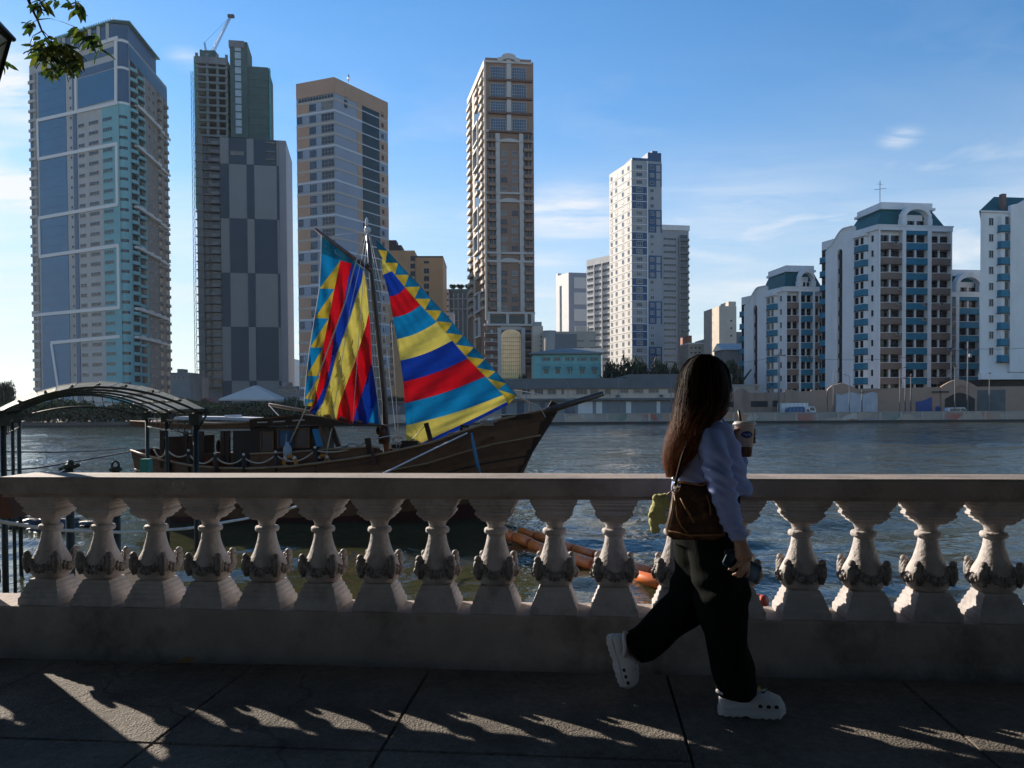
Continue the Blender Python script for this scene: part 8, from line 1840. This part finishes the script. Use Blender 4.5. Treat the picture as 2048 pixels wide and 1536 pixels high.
o = hs.build('hair_strand', [M_HAIR, hair_mat('long_hair_light', 3.2), hair_mat('long_hair_dark', .3), hair_mat('long_hair_brown', 1.8)], hair); o['kind'] = 'stuff'

# ================================================================ THINGS CARRIED
CW = CUP + root_p
cup = thing('plastic_cup', 'clear plastic cup of iced brown drink with black straw held by the walker', 'cup', CW)
M_PLAS = mat('clear_plastic', (.58, .55, .53), rough=.22, var=.08, scale=18, spec=.5, trans=.45); M_TEA = mat('brown_drink', (.075, .032, .018), rough=.25, var=.35, scale=25)
mb = MB(); mb.lathe([(.030, -.083), (.033, -.080), (.040, -.02), (.0465, .066), (.0475, .068)], 24); mb.build('cup_wall', M_PLAS, cup)
mb = MB(); mb.lathe([(.0305, -.0835), (.0338, -.079), (.0385, -.040), (.0383, -.036)], 24); mb.build('drink', M_TEA, cup)
mb = MB(); mb.lathe([(.050, .066), (.054, .068), (.054, .074), (.048, .078), (.047, .083), (.001, .084)], 24); mb.build('lid', mat('lid_white', (.62, .60, .58), rough=.35, var=.04, trans=.3), cup)
mb = MB(); mb.tube([(-.010, -.005, .03), (-.020, -.008, .084), (-.030, -.010, .135)], .0062, 8); mb.build('straw', mat('straw_black', (.012, .012, .013), rough=.4), cup)
mb = MB(); rings = []
for k in range(9):
    a = R(-128) + R(76) * k / 8; e = math.sin(math.pi * k / 8) ** .6 * .017; r_ = .0455; rings.append([(r_ * math.cos(a), r_ * math.sin(a), .022 - e), (r_ * math.cos(a), r_ * math.sin(a), .022 + e)])
mb.loft(rings, cap=False, closed_ring=False); lab_ = mb.build('label', mat('label_blue', (.012, .045, .22), rough=.45, var=.1), cup)
mb = MB(); mb.tube([(.0465 * math.cos(a), .0465 * math.sin(a), .022 + .006 * math.sin(k * 1.3)) for k, a in enumerate(np.linspace(R(-112), R(-68), 10))], .0012, 4); mb.build('label_mark', M_ROPEW, lab_)
# phone
pc = wp(1484, 1131, -.288); ph_ = thing('mobile_phone', 'dark blue mobile phone in the walker\'s lowered hand', 'phone', pc + root_p)
ax = (wp(1523, 1152, -.285) - wp(1447, 1108, -.290)).normalized(); nv2 = Vector((.15, -1, .25)); nv2 = (nv2 - ax * nv2.dot(ax)).normalized(); bx_ = nv2.cross(ax)
PM = Matrix((ax, bx_, nv2)).transposed().to_4x4(); mb = MB(); Lp, Wp = .080, .037
poly = [(Lp - .008, -Wp), (Lp, -Wp + .008), (Lp, Wp - .008), (Lp - .008, Wp), (-Lp + .008, Wp), (-Lp, Wp - .008), (-Lp, -Wp + .008), (-Lp + .008, -Wp)]
mb.prism(poly, -.0045, .0045, M=PM); mb.build('case', mat('phone_case_blue', (.008, .035, .07), rough=.3, var=.1), ph_)
mb = MB(); mb.prism([(x * .95, y * .93) for x, y in poly], .0046, .0056, M=PM); mb.build('screen', mat('phone_glass', (.006, .012, .022), rough=.06, var=.05), ph_)
mb = MB(); mb.prism([(-.074 + .018 * math.cos(a), .018 + .013 * math.sin(a)) for a in np.linspace(0, 6.28, 9)[:-1]], -.0065, -.0046, M=PM); mb.build('camera_bump', M_DARKF, ph_)
# handbag
bg0 = wp(1388, 1025, -.19) + root_p; bag = thing('handbag', 'brown mottled leather tote hanging at the walker\'s hip', 'handbag', bg0)
def bgp(x, y, dy): return wp(x, y, dy) + root_p - bg0
def bag_mat():
    m = mat('bag_leather', (.040, .020, .011), rough=.65, var=.6, scale=30, spec=.25, stain=1.0, sscale=15, stain_col=(.13, .066, .028)); return m
rows = [(969, 1351, 1412, .022), (974, 1347, 1414, .028), (995, 1343, 1424, .038), (1030, 1338, 1440, .046), (1060, 1331, 1449, .050), (1072, 1334, 1449, .046), (1076, 1346, 1440, .03)]
mb = MB(); rings = []
for (y, xl, xr, hy) in rows:
    c0, c1 = bgp(xl, y, -.222), bgp(xr, y, -.222); c = (c0 + c1) / 2; hx = (c1.x - c0.x) / 2; rings.append([c + Vector((hx * math.copysign(abs(math.cos(a)) ** .78, math.cos(a)), hy * math.copysign(abs(math.sin(a)) ** .75, math.sin(a)), .006 * math.sin(3 * a + y))) for a in np.linspace(0, 2 * math.pi, 29)[:-1]])
mb.loft(rings); bagb = mb.build('bag_body', bag_mat(), bag)
M_TANL = mat('tan_leather', (.24, .12, .045), rough=.5, var=.2, scale=20); M_DKL = mat('dark_leather', (.016, .009, .006), rough=.75, var=.2, scale=20, spec=.15)
mb = MB(); mb.tube([rings[0][k] + Vector((0, 0, .004)) for k in range(28)], .005, 6, closed=True); mb.build('piping', M_TANL, bag)
mb = MB(); mb.tube([bgp(1351, 972, -.265), bgp(1355, 950, -.255), bgp(1364, 915, -.225), bgp(1376, 880, -.205), bgp(1395, 850, -.18), bgp(1412, 838, -.10), bgp(1405, 846, .02)], [.006, .0065, .0065, .0065, .0065, .0065, .006], 6); mb.build('strap', M_DKL, bag)
for P in ([(1349, 990, -0.265), (1352, 1010, -0.275), (1354, 1033, -0.280), (1362, 1052, -0.282), (1374, 1066, -0.280)], [(1361, 996, -0.275), (1373, 1020, -0.282), (1388, 1046, -0.290)], [(1364, 1000, -0.275), (1372, 1016, -0.281), (1381, 1030, -0.285)], [(1413, 990, -0.260), (1420, 1012, -0.270), (1421, 1030, -0.275)]):
    mb = MB(); mb.tube([bgp(*p) for p in P], .0034, 5); mb.build('leather_cord', M_TANL, bag)
mb = MB(); mb.tube([bgp(1346, 1000, -0.270), bgp(1342, 1030, -0.275), bgp(1335, 1058, -0.270)], .004, 5); mb.tube([bgp(1337, 1062, -0.270), bgp(1380, 1071, -0.290), bgp(1445, 1069, -0.270)], .004, 5); mb.build('seam', M_TANL, bag)
for (x, y) in ((1352, 966), (1358, 972), (1348, 958)):
    mb = MB(); mb.ball(bgp(x, y, -0.240), .011, n=8, m=6); mb.build('metal_charm', mat('bright_metal', (.85, .85, .85), rough=.15, metal=.9), bag)
mb = MB(); mb.tube([bgp(1352 + 8 * math.cos(a), 976 + 9 * math.sin(a), -0.245) for a in np.linspace(0, 6.28, 11)[:-1]], .003, 5, closed=True); mb.build('key_ring', M_TANL, bag)
# plush charm
pl0 = wp(1319, 1028, -.30) + root_p; pl = thing('plush_toy', 'small yellow green plush charm dangling from the handbag', 'plush toy', pl0)
mb = MB()
def pb3(x, y, dy, r, sq=(1, 1, 1)): mb.ball(wp(x, y, dy) + root_p - pl0, r, n=14, m=10, sq=sq)
pb3(1322, 1004, -.30, .036, (1.0, .9, .95)); pb3(1314, 1024, -.30, .038, (.85, .85, 1.1)); pb3(1308, 1043, -.30, .026, (.9, .9, 1.0)); pb3(1309, 1057, -.30, .020, (.9, .9, 1.15)); pb3(1331, 996, -.29, .017, (.9, .9, 1.3)); pb3(1303, 1030, -.32, .015); pb3(1326, 1040, -.31, .016, (.9, .9, 1.2)); pb3(1312, 996, -.32, .016)
me = remesh(mb, .0038, 3); set_mat(me, mat('plush_yellow', (.50, .48, .20), rough=.95, var=.2, scale=60, bump=.8, bscale=260)); fold(me, lambda co: (.0016 * np.sin(co[:, 0] * 900) * np.sin(co[:, 2] * 870) * np.sin(co[:, 1] * 910)).astype(np.float32)); obj('plush_body', me, pl)
mb = MB(); mb.tube([wp(1331, 992, -.30) + root_p - pl0, wp(1340, 984, -.31) + root_p - pl0, wp(1349, 978, -.31) + root_p - pl0], .0028, 5); mb.build('loop', M_TANL, pl)
mb = MB(); mb.add([wp(1316, 1052, -.285) + root_p - pl0, wp(1322, 1058, -.285) + root_p - pl0, wp(1317, 1068, -.285) + root_p - pl0, wp(1311, 1062, -.285) + root_p - pl0, wp(1316.5, 1060, -.288) + root_p - pl0], [(0, 4, 1), (1, 4, 2), (2, 4, 3), (3, 4, 0)]); mb.build('care_tag', M_ROPEW, pl)
# ================================================================ HAZE
hzm = bpy.data.materials.new('haze_air'); hzm.use_nodes = True; n = hzm.node_tree.nodes; n.clear()
vo = n.new('ShaderNodeVolumePrincipled'); vo.inputs['Color'].default_value = (.85, .92, 1.0, 1); vo.inputs['Density'].default_value = .00005; vo.inputs['Anisotropy'].default_value = .25
ou = n.new('ShaderNodeOutputMaterial'); hzm.node_tree.links.new(vo.outputs[0], ou.inputs['Volume'])
mb = MB(); mb.box(-9200, 9200, -80, 15200, -9, 142); setp(mb.build('haze', hzm), kind='stuff')
